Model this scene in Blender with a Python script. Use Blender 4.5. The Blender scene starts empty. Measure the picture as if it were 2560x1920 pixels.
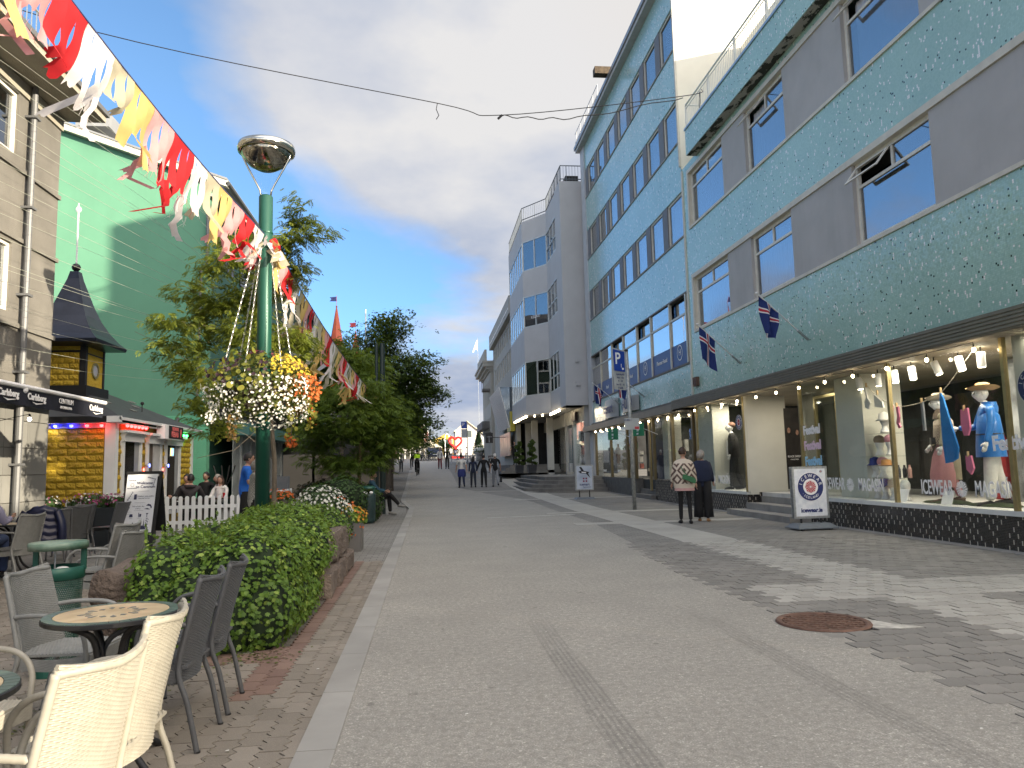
import bpy, bmesh, math, random
import numpy as np
from mathutils import Vector, Matrix, Euler
sc = bpy.context.scene
COL = sc.collection
R = math.radians
rnd = random.Random(11)
nr = np.random.RandomState(5)

# ---------------------------------------------------------------- camera
cd = bpy.data.cameras.new('camera'); cam = bpy.data.objects.new('camera', cd); COL.objects.link(cam)
yaw, pitch, roll = R(6.55), R(6.3), R(-1.38)
f = Vector((math.sin(yaw)*math.cos(pitch), math.cos(yaw)*math.cos(pitch), math.sin(pitch)))
rt = Vector((math.cos(yaw), -math.sin(yaw), 0)); up = rt.cross(f)
r2 = rt*math.cos(roll)+up*math.sin(roll); u2 = -rt*math.sin(roll)+up*math.cos(roll)
mw = Matrix((r2, u2, -f)).transposed().to_4x4(); mw.translation = (0, 0, 1.38)
cam.matrix_world = mw
cd.sensor_width = 36; cd.lens = 36*1870/2560; cd.clip_start = .1; cd.clip_end = 2000
sc.camera = cam

# ---------------------------------------------------------------- sky, sun, exposure
SUN_D = Vector((-1, .8, -.245)).normalized()           # direction of travel
EXPO = 2.12; SKY_K = .10; SUN_K = 2.7
w = bpy.data.worlds.new('World'); sc.world = w; w.use_nodes = True
nt = w.node_tree; N = nt.nodes; L = nt.links; N.clear()
def nd(t, **k):
    n = N.new(t)
    for a, b in k.items(): setattr(n, a, b)
    return n
sky = nd('ShaderNodeTexSky', sky_type='NISHITA'); sky.sun_disc = False
sky.sun_elevation = math.asin(-SUN_D.z); sky.sun_rotation = math.atan2(-SUN_D.x, -SUN_D.y)
sky.air_density = 1.0; sky.dust_density = .05; sky.ozone_density = 3.0; sky.altitude = 0
geo = nd('ShaderNodeTexCoord')
sep = nd('ShaderNodeSeparateXYZ'); L.new(geo.outputs['Generated'], sep.inputs[0])
zz = nd('ShaderNodeMath', operation='ADD'); L.new(sep.outputs[2], zz.inputs[0]); zz.inputs[1].default_value = .22
zm = nd('ShaderNodeMath', operation='MAXIMUM'); L.new(zz.outputs[0], zm.inputs[0]); zm.inputs[1].default_value = .05
dv = nd('ShaderNodeVectorMath', operation='DIVIDE'); L.new(geo.outputs['Generated'], dv.inputs[0])
cmb = nd('ShaderNodeCombineXYZ')
for i in range(3): L.new(zm.outputs[0], cmb.inputs[i])
L.new(cmb.outputs[0], dv.inputs[1])
def noise(scale, detail, rough, off, dist=0.0):
    mp = nd('ShaderNodeMapping'); mp.inputs['Location'].default_value = off; mp.inputs['Scale'].default_value = (scale, scale, scale*.3)
    n = nd('ShaderNodeTexNoise'); n.inputs['Scale'].default_value = 1; n.inputs['Detail'].default_value = detail
    n.inputs['Roughness'].default_value = rough; n.inputs['Distortion'].default_value = dist
    L.new(dv.outputs[0], mp.inputs[0]); L.new(mp.outputs[0], n.inputs[0]); return n
def ramp(src, stops):
    r = nd('ShaderNodeValToRGB'); e = r.color_ramp.elements
    for i, (p, c) in enumerate(stops):
        el = e[i] if i < 2 else e.new(p)
        el.position = p; el.color = (*c, 1) if len(c) == 3 else c
    L.new(src, r.inputs[0]); return r
CLOUD_OFF = (0.06, 6.66, 0)
n1 = noise(.85, 7, .52, CLOUD_OFF, .25)
mask = ramp(n1.outputs['Fac'], [(.43, (0, 0, 0)), (.545, (1, 1, 1))])
n2 = noise(1.5, 6, .55, (9.3, 4.1, 2))
shade = ramp(n2.outputs['Fac'], [(.38, (.40, .48, .66)), (.66, (.84, .83, .83))])
# forward scattering: clouds and haze are brighter towards the sun
dt = nd('ShaderNodeVectorMath', operation='DOT_PRODUCT'); L.new(geo.outputs['Generated'], dt.inputs[0]); dt.inputs[1].default_value = tuple(-SUN_D)
mr = nd('ShaderNodeMapRange'); L.new(dt.outputs['Value'], mr.inputs[0])
mr.inputs[1].default_value = -.05; mr.inputs[2].default_value = 1; mr.inputs[3].default_value = 1.0; mr.inputs[4].default_value = 9
cl = nd('ShaderNodeVectorMath', operation='SCALE'); wf = nd('ShaderNodeMapRange'); L.new(dt.outputs['Value'], wf.inputs[0]); wf.inputs[1].default_value = -.3; wf.inputs[2].default_value = .7
wm = nd('ShaderNodeMix', data_type='RGBA', blend_type='MULTIPLY'); L.new(wf.outputs[0], wm.inputs[0]); L.new(shade.outputs[0], wm.inputs[6]); wm.inputs[7].default_value = (1, .82, .60, 1)
L.new(wm.outputs[2], cl.inputs[0]); L.new(mr.outputs[0], cl.inputs['Scale'])
cl2 = nd('ShaderNodeVectorMath', operation='SCALE'); L.new(cl.outputs[0], cl2.inputs[0]); cl2.inputs['Scale'].default_value = 2.25
hz = ramp(sep.outputs[2], [(.0, (.44, .50, .76)), (.10, (.44, .55, .76)), (.45, (.66, .68, .70))])
skc = nd('ShaderNodeMix', data_type='RGBA', blend_type='MULTIPLY'); skc.inputs[0].default_value = 1; L.new(sky.outputs[0], skc.inputs[6]); L.new(hz.outputs[0], skc.inputs[7])
mx = nd('ShaderNodeMix', data_type='RGBA'); L.new(mask.outputs[0], mx.inputs[0]); L.new(skc.outputs[2], mx.inputs[6]); L.new(cl2.outputs[0], mx.inputs[7])
bg = nd('ShaderNodeBackground'); bg.inputs[1].default_value = SKY_K; L.new(mx.outputs[2], bg.inputs[0])
wo = nd('ShaderNodeOutputWorld'); L.new(bg.outputs[0], wo.inputs[0])
sd = bpy.data.lights.new('sun', 'SUN'); sd.energy = SUN_K; sd.angle = R(.55); sd.color = (1, .86, .66)
so = bpy.data.objects.new('sun', sd); COL.objects.link(so); so.rotation_euler = SUN_D.to_track_quat('-Z', 'Y').to_euler(); so.location = (30, -30, 40)
vs = sc.view_settings; vs.view_transform = 'Standard'; vs.look = 'None'; vs.exposure = EXPO; vs.gamma = 1; vs.use_curve_mapping = False
sc.render.engine = 'CYCLES'; sc.cycles.max_bounces = 8; sc.cycles.transparent_max_bounces = 12; sc.cycles.caustics_reflective = False
sc.cycles.caustics_refractive = False; sc.cycles.use_denoising = True; sc.cycles.sample_clamp_indirect = 6

# ---------------------------------------------------------------- materials
MATS = {}
class NT:
    def __init__(s, name):
        s.m = bpy.data.materials.new(name); s.m.use_nodes = True; s.t = s.m.node_tree; s.t.nodes.clear()
        s.out = s.n('ShaderNodeOutputMaterial'); s.tc = s.n('ShaderNodeTexCoord')
        s.b = s.n('ShaderNodeBsdfPrincipled'); s.l(s.b.outputs[0], s.out.inputs[0])
    def n(s, t, **k):
        x = s.t.nodes.new(t)
        for a, b in k.items():
            if a == 'i':
                for q, v in b.items(): x.inputs[q].default_value = v
            else: setattr(x, a, b)
        return x
    def l(s, a, b): s.t.links.new(a, b)
    def map(s, sc_=(1, 1, 1), loc=(0, 0, 0), rot=(0, 0, 0)):
        m = s.n('ShaderNodeMapping'); m.inputs['Scale'].default_value = sc_; m.inputs['Location'].default_value = loc; m.inputs['Rotation'].default_value = rot
        s.l(s.tc.outputs['Object'], m.inputs[0]); return m.outputs[0]
    def noise(s, scale, detail=4, rough=.55, vec=None, dist=0):
        x = s.n('ShaderNodeTexNoise', i={'Scale': scale, 'Detail': detail, 'Roughness': rough, 'Distortion': dist})
        s.l(vec or s.tc.outputs['Object'], x.inputs[0]); return x.outputs['Fac']
    def mth(s, op, a, b=None, c=None):
        x = s.n('ShaderNodeMath', operation=op)
        for i, v in enumerate((a, b, c)):
            if v is None: continue
            if isinstance(v, (int, float)): x.inputs[i].default_value = v
            else: s.l(v, x.inputs[i])
        return x.outputs[0]
    def mix(s, f_, a, b, mode='MIX'):
        x = s.n('ShaderNodeMix', data_type='RGBA', blend_type=mode)
        for i, v in ((0, f_), (6, a), (7, b)):
            if isinstance(v, (int, float)): x.inputs[i].default_value = v
            elif isinstance(v, tuple): x.inputs[i].default_value = (*v[:3], 1)
            else: s.l(v, x.inputs[i])
        return x.outputs[2]
    def rng(s, v, a, b, c=0., d=1.):
        x = s.n('ShaderNodeMapRange'); s.l(v, x.inputs[0])
        for i, q in enumerate((a, b, c, d)): x.inputs[i+1].default_value = q
        return x.outputs[0]
    def bump(s, h, st=.3, dist=.01, nrm=None):
        x = s.n('ShaderNodeBump', i={'Strength': st, 'Distance': dist}); s.l(h, x.inputs['Height'])
        if nrm: s.l(nrm, x.inputs['Normal'])
        s.l(x.outputs[0], s.b.inputs['Normal']); return x.outputs[0]
    def set(s, col=None, rough=None, metal=None, **k):
        for nm, v in (('Base Color', col), ('Roughness', rough), ('Metallic', metal), *k.items()):
            if v is None: continue
            if isinstance(v, tuple): s.b.inputs[nm].default_value = (*v[:3], 1)
            elif isinstance(v, (int, float)): s.b.inputs[nm].default_value = v
            else: s.l(v, s.b.inputs[nm])

def M(name, col, rough=.7, var=.12, vs=3.0, bump=0., bs=60., metal=0., col2=None, spec=.5, dist=.004, trans=None, grime=0., rand=0.):
    """plain procedural material: colour drift + fine relief (+ streaky grime, + per-object tone)"""
    if name in MATS: return MATS[name]
    a = NT(name)
    c1 = tuple(max(0, x*(1-var)) for x in col); c2 = col2 or tuple(min(1, x*(1+var)) for x in col)
    cc = a.mix(a.rng(a.noise(vs, 5), .3, .7), c1, c2)
    if rand:
        oi = a.n('ShaderNodeObjectInfo'); cc = a.mix(a.mth('MULTIPLY', oi.outputs['Random'], rand), cc, tuple(x*.35 for x in col))
    if grime:
        g = a.noise(1.0, 6, .65, a.map((1.6, 1.6, .25)))
        cc = a.mix(a.rng(g, .5, .8, 0, grime), cc, tuple(x*.45 for x in col))
    a.set(cc, rough, metal); a.b.inputs['Specular IOR Level'].default_value = spec
    if bump: a.bump(a.noise(bs, 3, .6), bump, dist)
    if trans:
        tr = a.n('ShaderNodeBsdfTranslucent'); a.l(cc, tr.inputs[0]); ms = a.n('ShaderNodeMixShader'); ms.inputs[0].default_value = trans
        a.l(a.b.outputs[0], ms.inputs[1]); a.l(tr.outputs[0], ms.inputs[2]); a.l(ms.outputs[0], a.out.inputs[0])
    MATS[name] = a.m; return a.m

def glass_mat(name, refl=.12, tint=(.9, .95, .95), rough=.0, fm=1.6):
    """thin pane: transparent, mirror by Fresnel plus a coating share"""
    if name in MATS: return MATS[name]
    a = NT(name); a.t.nodes.remove(a.b)
    ge = a.n('ShaderNodeNewGeometry'); dp = a.n('ShaderNodeVectorMath', operation='DOT_PRODUCT'); a.l(ge.outputs['Incoming'], dp.inputs[0]); a.l(ge.outputs['Normal'], dp.inputs[1])
    sch = a.mth('POWER', a.mth('SUBTRACT', 1., a.mth('ABSOLUTE', dp.outputs['Value'])), 5.); ff = a.mth('MINIMUM', a.mth('ADD', a.mth('MULTIPLY', sch, .55*fm), refl), 1.)
    wob = a.n('ShaderNodeBump', i={'Strength': .05, 'Distance': .02}); a.l(a.noise(1.3, 2), wob.inputs['Height'])
    gl = a.n('ShaderNodeBsdfGlossy', i={'Roughness': rough}); a.l(wob.outputs[0], gl.inputs['Normal'])
    tr = a.n('ShaderNodeBsdfTransparent'); tr.inputs[0].default_value = (*tint, 1)
    ms = a.n('ShaderNodeMixShader'); a.l(ff, ms.inputs[0]); a.l(tr.outputs[0], ms.inputs[1]); a.l(gl.outputs[0], ms.inputs[2])
    a.l(ms.outputs[0], a.out.inputs[0]); MATS[name] = a.m; return a.m

def emit(name, col, k):
    if name in MATS: return MATS[name]
    a = NT(name); a.set((.8, .8, .8), .3); a.b.inputs['Emission Color'].default_value = (*col, 1); a.b.inputs['Emission Strength'].default_value = k
    MATS[name] = a.m; return a.m

def mosaic(name, base, base2, white, black, S=31., dark=False, rough=.14):
    """small ceramic tiles laid on an x=const or y=const wall: object coordinates"""
    a = NT(name); sp = a.n('ShaderNodeSeparateXYZ'); a.l(a.tc.outputs['Object'], sp.inputs[0])
    nz = a.n('ShaderNodeNewGeometry'); sn = a.n('ShaderNodeSeparateXYZ'); a.l(nz.outputs['True Normal'], sn.inputs[0])
    isx = a.mth('GREATER_THAN', a.mth('ABSOLUTE', sn.outputs[0]), .5)
    u = a.mth('ADD', a.mth('MULTIPLY', sp.outputs[1], isx), a.mth('MULTIPLY', sp.outputs[0], a.mth('SUBTRACT', 1., isx)))
    v = sp.outputs[2]; flat = a.mth('GREATER_THAN', a.mth('ABSOLUTE', sn.outputs[2]), .5)
    v = a.mth('ADD', v, a.mth('MULTIPLY', flat, sp.outputs[1]))
    us, vs_ = a.mth('MULTIPLY', u, S), a.mth('MULTIPLY', v, S)
    cu, cv = a.mth('FLOOR', us), a.mth('FLOOR', vs_)
    def cell(x, y, off=0.):
        c = a.n('ShaderNodeCombineXYZ'); a.l(x, c.inputs[0]); a.l(y, c.inputs[1]); c.inputs[2].default_value = off
        w_ = a.n('ShaderNodeTexWhiteNoise', noise_dimensions='3D'); a.l(c.outputs[0], w_.inputs[0]); return w_
    w1 = cell(cu, cv); w2 = cell(cu, cv, 3.7)
    tone = a.mix(w1.outputs[0], base, base2)
    big = a.rng(a.noise(.55, 3), .35, .65); tone = a.mix(a.mth('MULTIPLY', big, .35), tone, tuple(x*.7 for x in base))
    if dark:   # short vertical dashes of pale tiles, every few columns
        m1 = a.mth('LESS_THAN', a.mth('MODULO', a.mth('ADD', a.mth('ABSOLUTE', cu), a.mth('MULTIPLY', a.mth('FLOOR', a.mth('DIVIDE', cv, 4.)), 3.)), 7.), .5)
        m2 = a.mth('LESS_THAN', a.mth('MODULO', a.mth('ADD', cv, 400.), 4.), 2.5)
        wv = cell(cu, a.mth('FLOOR', a.mth('DIVIDE', cv, 4.)), 9.)
        wh = a.mth('MULTIPLY', a.mth('MULTIPLY', m1, m2), a.mth('GREATER_THAN', wv.outputs[0], .25))
        tone = a.mix(wh, tone, white)
    else:
        w3 = cell(cu, a.mth('FLOOR', a.mth('DIVIDE', cv, 2.)), 5.1)
        whm = a.mth('MAXIMUM', a.mth('LESS_THAN', w2.outputs[0], .018), a.mth('LESS_THAN', w3.outputs[0], .022))
        tone = a.mix(whm, tone, white); tone = a.mix(a.mth('GREATER_THAN', w2.outputs[0], .988), tone, black)
    gu, gv = a.mth('FRACT', us), a.mth('FRACT', vs_)
    edge = a.mth('MAXIMUM', a.mth('MAXIMUM', a.mth('LESS_THAN', gu, .09), a.mth('LESS_THAN', gv, .09)), 0.)
    tone = a.mix(edge, tone, tuple(x*.72 for x in base) if not dark else (.10, .095, .085))
    a.set(tone, a.mth('ADD', a.mth('MULTIPLY', edge, .5), rough)); a.b.inputs['Specular IOR Level'].default_value = .6
    tilt = a.n('ShaderNodeVectorMath', operation='SUBTRACT'); a.l(w1.outputs[1], tilt.inputs[0]); tilt.inputs[1].default_value = (.5, .5, .5)
    sc_ = a.n('ShaderNodeVectorMath', operation='SCALE'); a.l(tilt.outputs[0], sc_.inputs[0]); sc_.inputs['Scale'].default_value = .09
    ad = a.n('ShaderNodeVectorMath', operation='ADD'); a.l(sc_.outputs[0], ad.inputs[0]); a.l(nz.outputs['Normal'], ad.inputs[1])
    nn = a.n('ShaderNodeVectorMath', operation='NORMALIZE'); a.l(ad.outputs[0], nn.inputs[0]); 
    wb = a.n('ShaderNodeBump', i={'Strength': .35, 'Distance': .03}); a.l(a.noise(1.0, 3, .5, a.map((1.2, 1.2, .35)), .4), wb.inputs['Height']); a.l(nn.outputs[0], wb.inputs['Normal']); a.l(wb.outputs[0], a.b.inputs['Normal'])
    MATS[name] = a.m; return a.m

# ---------------------------------------------------------------- geometry
class G:
    def __init__(s): s.v = []; s.f = []; s.mi = []; s.m = 0; s.X = None
    def add(s, vs_, fs):
        b = len(s.v)
        if s.X is not None: vs_ = [s.X @ Vector(p) for p in vs_]
        s.v.extend([tuple(p) for p in vs_])
        for q in fs: s.f.append([b+i for i in q]); s.mi.append(s.m)
        return s
    def box(s, x0, y0, z0, x1, y1, z1):
        if x0 > x1: x0, x1 = x1, x0
        if y0 > y1: y0, y1 = y1, y0
        if z0 > z1: z0, z1 = z1, z0
        return s.add([(x0, y0, z0), (x1, y0, z0), (x1, y1, z0), (x0, y1, z0), (x0, y0, z1), (x1, y0, z1), (x1, y1, z1), (x0, y1, z1)],
                     [(0, 3, 2, 1), (4, 5, 6, 7), (0, 1, 5, 4), (1, 2, 6, 5), (2, 3, 7, 6), (3, 0, 4, 7)])
    def quad(s, a, b, c, d): return s.add([a, b, c, d], [(0, 1, 2, 3)])
    def poly(s, ps): return s.add(ps, [tuple(range(len(ps)))])
    def prism(s, ps, z0, z1):      # ps: 2D loop, counter-clockwise; z0,z1 numbers
        n = len(ps); v = [(x, y, z0) for x, y in ps]+[(x, y, z1) for x, y in ps]
        return s.add(v, [tuple(range(n))[::-1], tuple(range(n, 2*n))]+[(i, (i+1) % n, n+(i+1) % n, n+i) for i in range(n)])
    def slab(s, ps, off):           # 3D loop extruded by vector off
        n = len(ps); o = Vector(off); v = [Vector(p) for p in ps]; v = v+[p+o for p in v]
        return s.add(v, [tuple(range(n)), tuple(range(n, 2*n))[::-1]]+[(i, n+i, n+(i+1) % n, (i+1) % n) for i in range(n)])
    def tube(s, pts, r, n=8, caps=True, flat=1.0):
        pts = [Vector(p) for p in pts]; k = len(pts); rs = r if hasattr(r, '__len__') else [r]*k
        t = (pts[1]-pts[0]).normalized(); a = t.orthogonal().normalized(); vs_ = []; fs = []
        for i, p in enumerate(pts):
            d = (pts[min(i+1, k-1)]-pts[max(i-1, 0)])
            d = d.normalized() if d.length > 1e-9 else t
            a = (a-d*a.dot(d)); a = a.normalized() if a.length > 1e-6 else d.orthogonal().normalized(); b = d.cross(a)
            for j in range(n):
                an = 2*math.pi*j/n; vs_.append(p+a*math.cos(an)*rs[i]+b*math.sin(an)*rs[i]*flat)
        for i in range(k-1):
            for j in range(n): fs.append((i*n+j, i*n+(j+1) % n, (i+1)*n+(j+1) % n, (i+1)*n+j))
        if caps: fs += [tuple(range(n))[::-1], tuple(range((k-1)*n, k*n))]
        return s.add(vs_, fs)
    def lathe(s, prof, c=(0, 0, 0), n=24, caps=True):
        vs_ = []; fs = []; k = len(prof)
        for r, z in prof:
            for j in range(n):
                an = 2*math.pi*j/n; vs_.append((c[0]+r*math.cos(an), c[1]+r*math.sin(an), c[2]+z))
        for i in range(k-1):
            for j in range(n): fs.append((i*n+j, i*n+(j+1) % n, (i+1)*n+(j+1) % n, (i+1)*n+j))
        if caps: fs += [tuple(range(n))[::-1], tuple(range((k-1)*n, k*n))]
        return s.add(vs_, fs)
    def ball(s, c, r, n=12, m=8):
        rx, ry, rz = r if hasattr(r, '__len__') else (r, r, r)
        vs_ = [(c[0], c[1], c[2]-rz)]
        for i in range(1, m):
            a = math.pi*i/m-math.pi/2
            for j in range(n):
                b = 2*math.pi*j/n; vs_.append((c[0]+rx*math.cos(a)*math.cos(b), c[1]+ry*math.cos(a)*math.sin(b), c[2]+rz*math.sin(a)))
        vs_.append((c[0], c[1], c[2]+rz)); T_ = len(vs_)-1
        fs = [(0, 1+(j+1) % n, 1+j) for j in range(n)]
        for i in range(m-2):
            for j in range(n): fs.append((1+i*n+j, 1+i*n+(j+1) % n, 1+(i+1)*n+(j+1) % n, 1+(i+1)*n+j))
        fs += [(1+(m-2)*n+j, 1+(m-2)*n+(j+1) % n, T_) for j in range(n)]
        return s.add(vs_, fs)
    def ring(s, y0, y1, z0, z1, x0, x1, t):     # rectangular frame on an x=const wall
        s.box(x0, y0, z0, x1, y1, z0+t); s.box(x0, y0, z1-t, x1, y1, z1)
        s.box(x0, y0, z0+t, x1, y0+t, z1-t); s.box(x0, y1-t, z0+t, x1, y1, z1-t); return s
    def disc(s, c, r, ax, n=24, th=.004, r0=0.):  # disc (or annulus) facing direction ax
        ax = Vector(ax).normalized(); u = Vector((0, 0, 1)); rr = u.cross(ax).normalized(); c = Vector(c)
        def lp(rad, o): return [c+rr*rad*math.cos(2*math.pi*i/n)+u*rad*math.sin(2*math.pi*i/n)+ax*o for i in range(n)]
        if not r0: return s.slab(lp(r, 0), ax*th)
        a, b, c2, d = lp(r, 0), lp(r0, 0), lp(r, th), lp(r0, th)
        return s.add(a+b+c2+d, [(2*n+i, 2*n+(i+1) % n, 3*n+(i+1) % n, 3*n+i) for i in range(n)]+[(i, (i+1) % n, 2*n+(i+1) % n, 2*n+i) for i in range(n)])

OFF = {}
def _mesh(name, g, mats, off=(0, 0, 0), smooth=False):
    me = bpy.data.meshes.new(name); V_ = np.array(g.v, dtype=float)-np.array(off)
    me.from_pydata(V_.tolist(), [], g.f)
    mats = mats if isinstance(mats, (list, tuple)) else [mats]
    for m_ in mats: me.materials.append(m_)
    if len(mats) > 1: me.polygons.foreach_set('material_index', g.mi)
    if smooth: me.polygons.foreach_set('use_smooth', [True]*len(me.polygons))
    me.update(); return me
def P(name, g, mats, parent, smooth=False, label=None, kind=None, local=False, loc=None):
    """a part; g in world metres unless local"""
    off = (0, 0, 0) if local else OFF.get(parent.name, (0, 0, 0))
    l3 = Vector((0, 0, 0)) if loc is None else Vector(loc)
    if not local and loc is not None: l3 = Vector(loc)-Vector(off); off = loc
    o = bpy.data.objects.new(name, _mesh(name, g, mats, off, smooth)); COL.objects.link(o); o.parent = parent; o.location = l3
    OFF[o.name] = (0, 0, 0) if local else tuple(Vector(off))
    if label: o['label'] = label
    if kind: o['kind'] = kind
    return o
def PS(name, g, mats_, parent):
    """each piece added to g becomes a part of its own"""
    out = []; n = len(g.v); par = list(range(n))
    def fd(a):
        while par[a] != a: par[a] = par[par[a]]; a = par[a]
        return a
    for f_ in g.f:
        for b in f_[1:]: par[fd(b)] = fd(f_[0])
    gr = {}
    for f_ in g.f: gr.setdefault(fd(f_[0]), []).append(f_)
    for fs in gr.values():
        ids = sorted({i for f_ in fs for i in f_}); mp = {a: k for k, a in enumerate(ids)}; h = G(); h.add([g.v[i] for i in ids], [[mp[i] for i in f_] for f_ in fs]); out.append(P(name, h, mats_, parent))
    return out
def share(o, parent, loc, rot=(0, 0, 0), sc_=None, name=None):
    """another part on the same mesh (loc is local to the parent)"""
    c = bpy.data.objects.new(name or o.name.split('.')[0], o.data); COL.objects.link(c); c.parent = parent; c.location = loc; c.rotation_euler = rot
    if sc_: c.scale = sc_
    return c
def E_(name, label, cat, loc=(0, 0, 0), rz=0., group=None, world=True):
    o = bpy.data.objects.new(name, None); COL.objects.link(o); o.location = loc; o.rotation_euler = (0, 0, rz); o.empty_display_size = .2
    o['label'] = label; o['category'] = cat
    if group: o['group'] = group
    OFF[o.name] = tuple(loc) if world else (0, 0, 0); return o
def T(name, g, mats, label, cat, group=None, smooth=False, kind=None, org=None):
    V_ = np.array(g.v); c = org or (float((V_[:, 0].min()+V_[:, 0].max())/2), float((V_[:, 1].min()+V_[:, 1].max())/2), float(V_[:, 2].min()))
    o = bpy.data.objects.new(name, _mesh(name, g, mats, c, smooth)); COL.objects.link(o); o.location = c; OFF[o.name] = tuple(c)
    if kind: o['kind'] = kind
    o['label'] = label
    if kind != 'structure': o['category'] = cat
    if group: o['group'] = group
    return o
def S(name, g, mats, label=None, smooth=False, kind='structure'):
    o = bpy.data.objects.new(name, _mesh(name, g, mats, (0, 0, 0), smooth)); COL.objects.link(o); o['kind'] = kind
    if label: o['label'] = label
    return o
def kids(o): return [c for c in bpy.data.objects if c.parent == o]
KID = {}
def dup(root, loc, rz=0., label=None, group=None, depth=0):
    if root.name not in KID: KID[root.name] = kids(root)
    c = root.copy(); COL.objects.link(c)
    if depth == 0:
        c.location = loc; c.rotation_euler = (0, 0, rz)
        if label: c['label'] = label
        if group: c['group'] = group
    for k in KID[root.name]:
        d = dup(k, None, depth=1); d.parent = c
    return c
def text(s_, size, mat_, parent, p, face='-y', sx=1., name='lettering', ext=.003, align='CENTER', bold=0., rot=0., font_sp=1., curve=None, world=True):
    cu = bpy.data.curves.new(name, 'FONT'); cu.body = s_; cu.size = size; cu.extrude = ext; cu.align_x = align; cu.align_y = 'CENTER'; cu.offset = bold
    cu.space_character = font_sp; cu.resolution_u = 3
    o = bpy.data.objects.new('tmp_text', cu); COL.objects.link(o)
    dg = bpy.context.evaluated_depsgraph_get(); me = bpy.data.meshes.new_from_object(o.evaluated_get(dg)); bpy.data.objects.remove(o); bpy.data.curves.remove(cu)
    if face == '-y': m = Matrix(((1, 0, 0, 0), (0, 0, -1, 0), (0, 1, 0, 0), (0, 0, 0, 1)))
    elif face == '-x': m = Matrix(((0, 0, -1, 0), (-1, 0, 0, 0), (0, 1, 0, 0), (0, 0, 0, 1)))
    elif face == '+x': m = Matrix(((0, 0, 1, 0), (1, 0, 0, 0), (0, 1, 0, 0), (0, 0, 0, 1)))
    else: m = face
    me.transform(m @ Matrix.Rotation(rot, 4, 'Z') @ Matrix.Diagonal((sx, 1, 1, 1)))
    me.materials.clear(); me.materials.append(mat_); me.name = name
    q = bpy.data.objects.new(name, me); COL.objects.link(q); q.parent = parent
    q.location = Vector(p)-(Vector(OFF.get(parent.name, (0, 0, 0))) if world else Vector((0, 0, 0))); return q
def scatter(name, tv, tf, mats4, mat_, parent=None, mi=None, kind='stuff', label=None, cat=None, off=(0, 0, 0)):
    """join many copies of a small template into one mesh (numpy)"""
    tv = np.array(tv, float); n = len(mats4); k = len(tv); A = np.array(mats4, float)
    V_ = np.einsum('nij,kj->nki', A[:, :3, :3], tv)+A[:, None, :3, 3]; V_ = V_.reshape(-1, 3)-np.array(off)
    me = bpy.data.meshes.new(name); nf = len(tf); lens = np.array([len(q) for q in tf]); flat = np.concatenate([np.array(q) for q in tf])
    loops = (flat[None, :]+(np.arange(n)*k)[:, None]).reshape(-1)
    me.vertices.add(n*k); me.vertices.foreach_set('co', V_.reshape(-1))
    me.loops.add(len(loops)); me.loops.foreach_set('vertex_index', loops.astype(np.int32))
    tot = np.tile(lens, n); st = np.concatenate([[0], np.cumsum(tot)[:-1]])
    me.polygons.add(len(tot)); me.polygons.foreach_set('loop_start', st.astype(np.int32))
    try: me.polygons.foreach_set('loop_total', tot.astype(np.int32))
    except Exception: pass
    ml = mat_ if isinstance(mat_, (list, tuple)) else [mat_]
    for m_ in ml: me.materials.append(m_)
    if mi is not None: me.polygons.foreach_set('material_index', np.repeat(np.array(mi), nf).astype(np.int32))
    me.update(calc_edges=True); me.validate()
    o = bpy.data.objects.new(name, me); COL.objects.link(o)
    if parent: o.parent = parent
    else: o.location = off
    if kind: o['kind'] = kind
    if label: o['label'] = label
    if cat: o['category'] = cat
    return o
def xf(p, rot, s_):
    m = Euler(rot).to_matrix()*s_ if not isinstance(rot, Matrix) else rot*s_
    a = np.eye(4); a[:3, :3] = np.array(m); a[:3, 3] = p; return a
GP = [(-200, 0), (24, 0), (33, .1), (41, .30), (52, .93), (61, 1.32), (75, 1.85), (95, 2.6), (125, 3.6), (200, 5.2), (900, 9)]
def gz(y):
    for (a, b), (c, d) in zip(GP, GP[1:]):
        if y <= c: return b+(d-b)*(y-a)/(c-a)
    return GP[-1][1]
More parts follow.
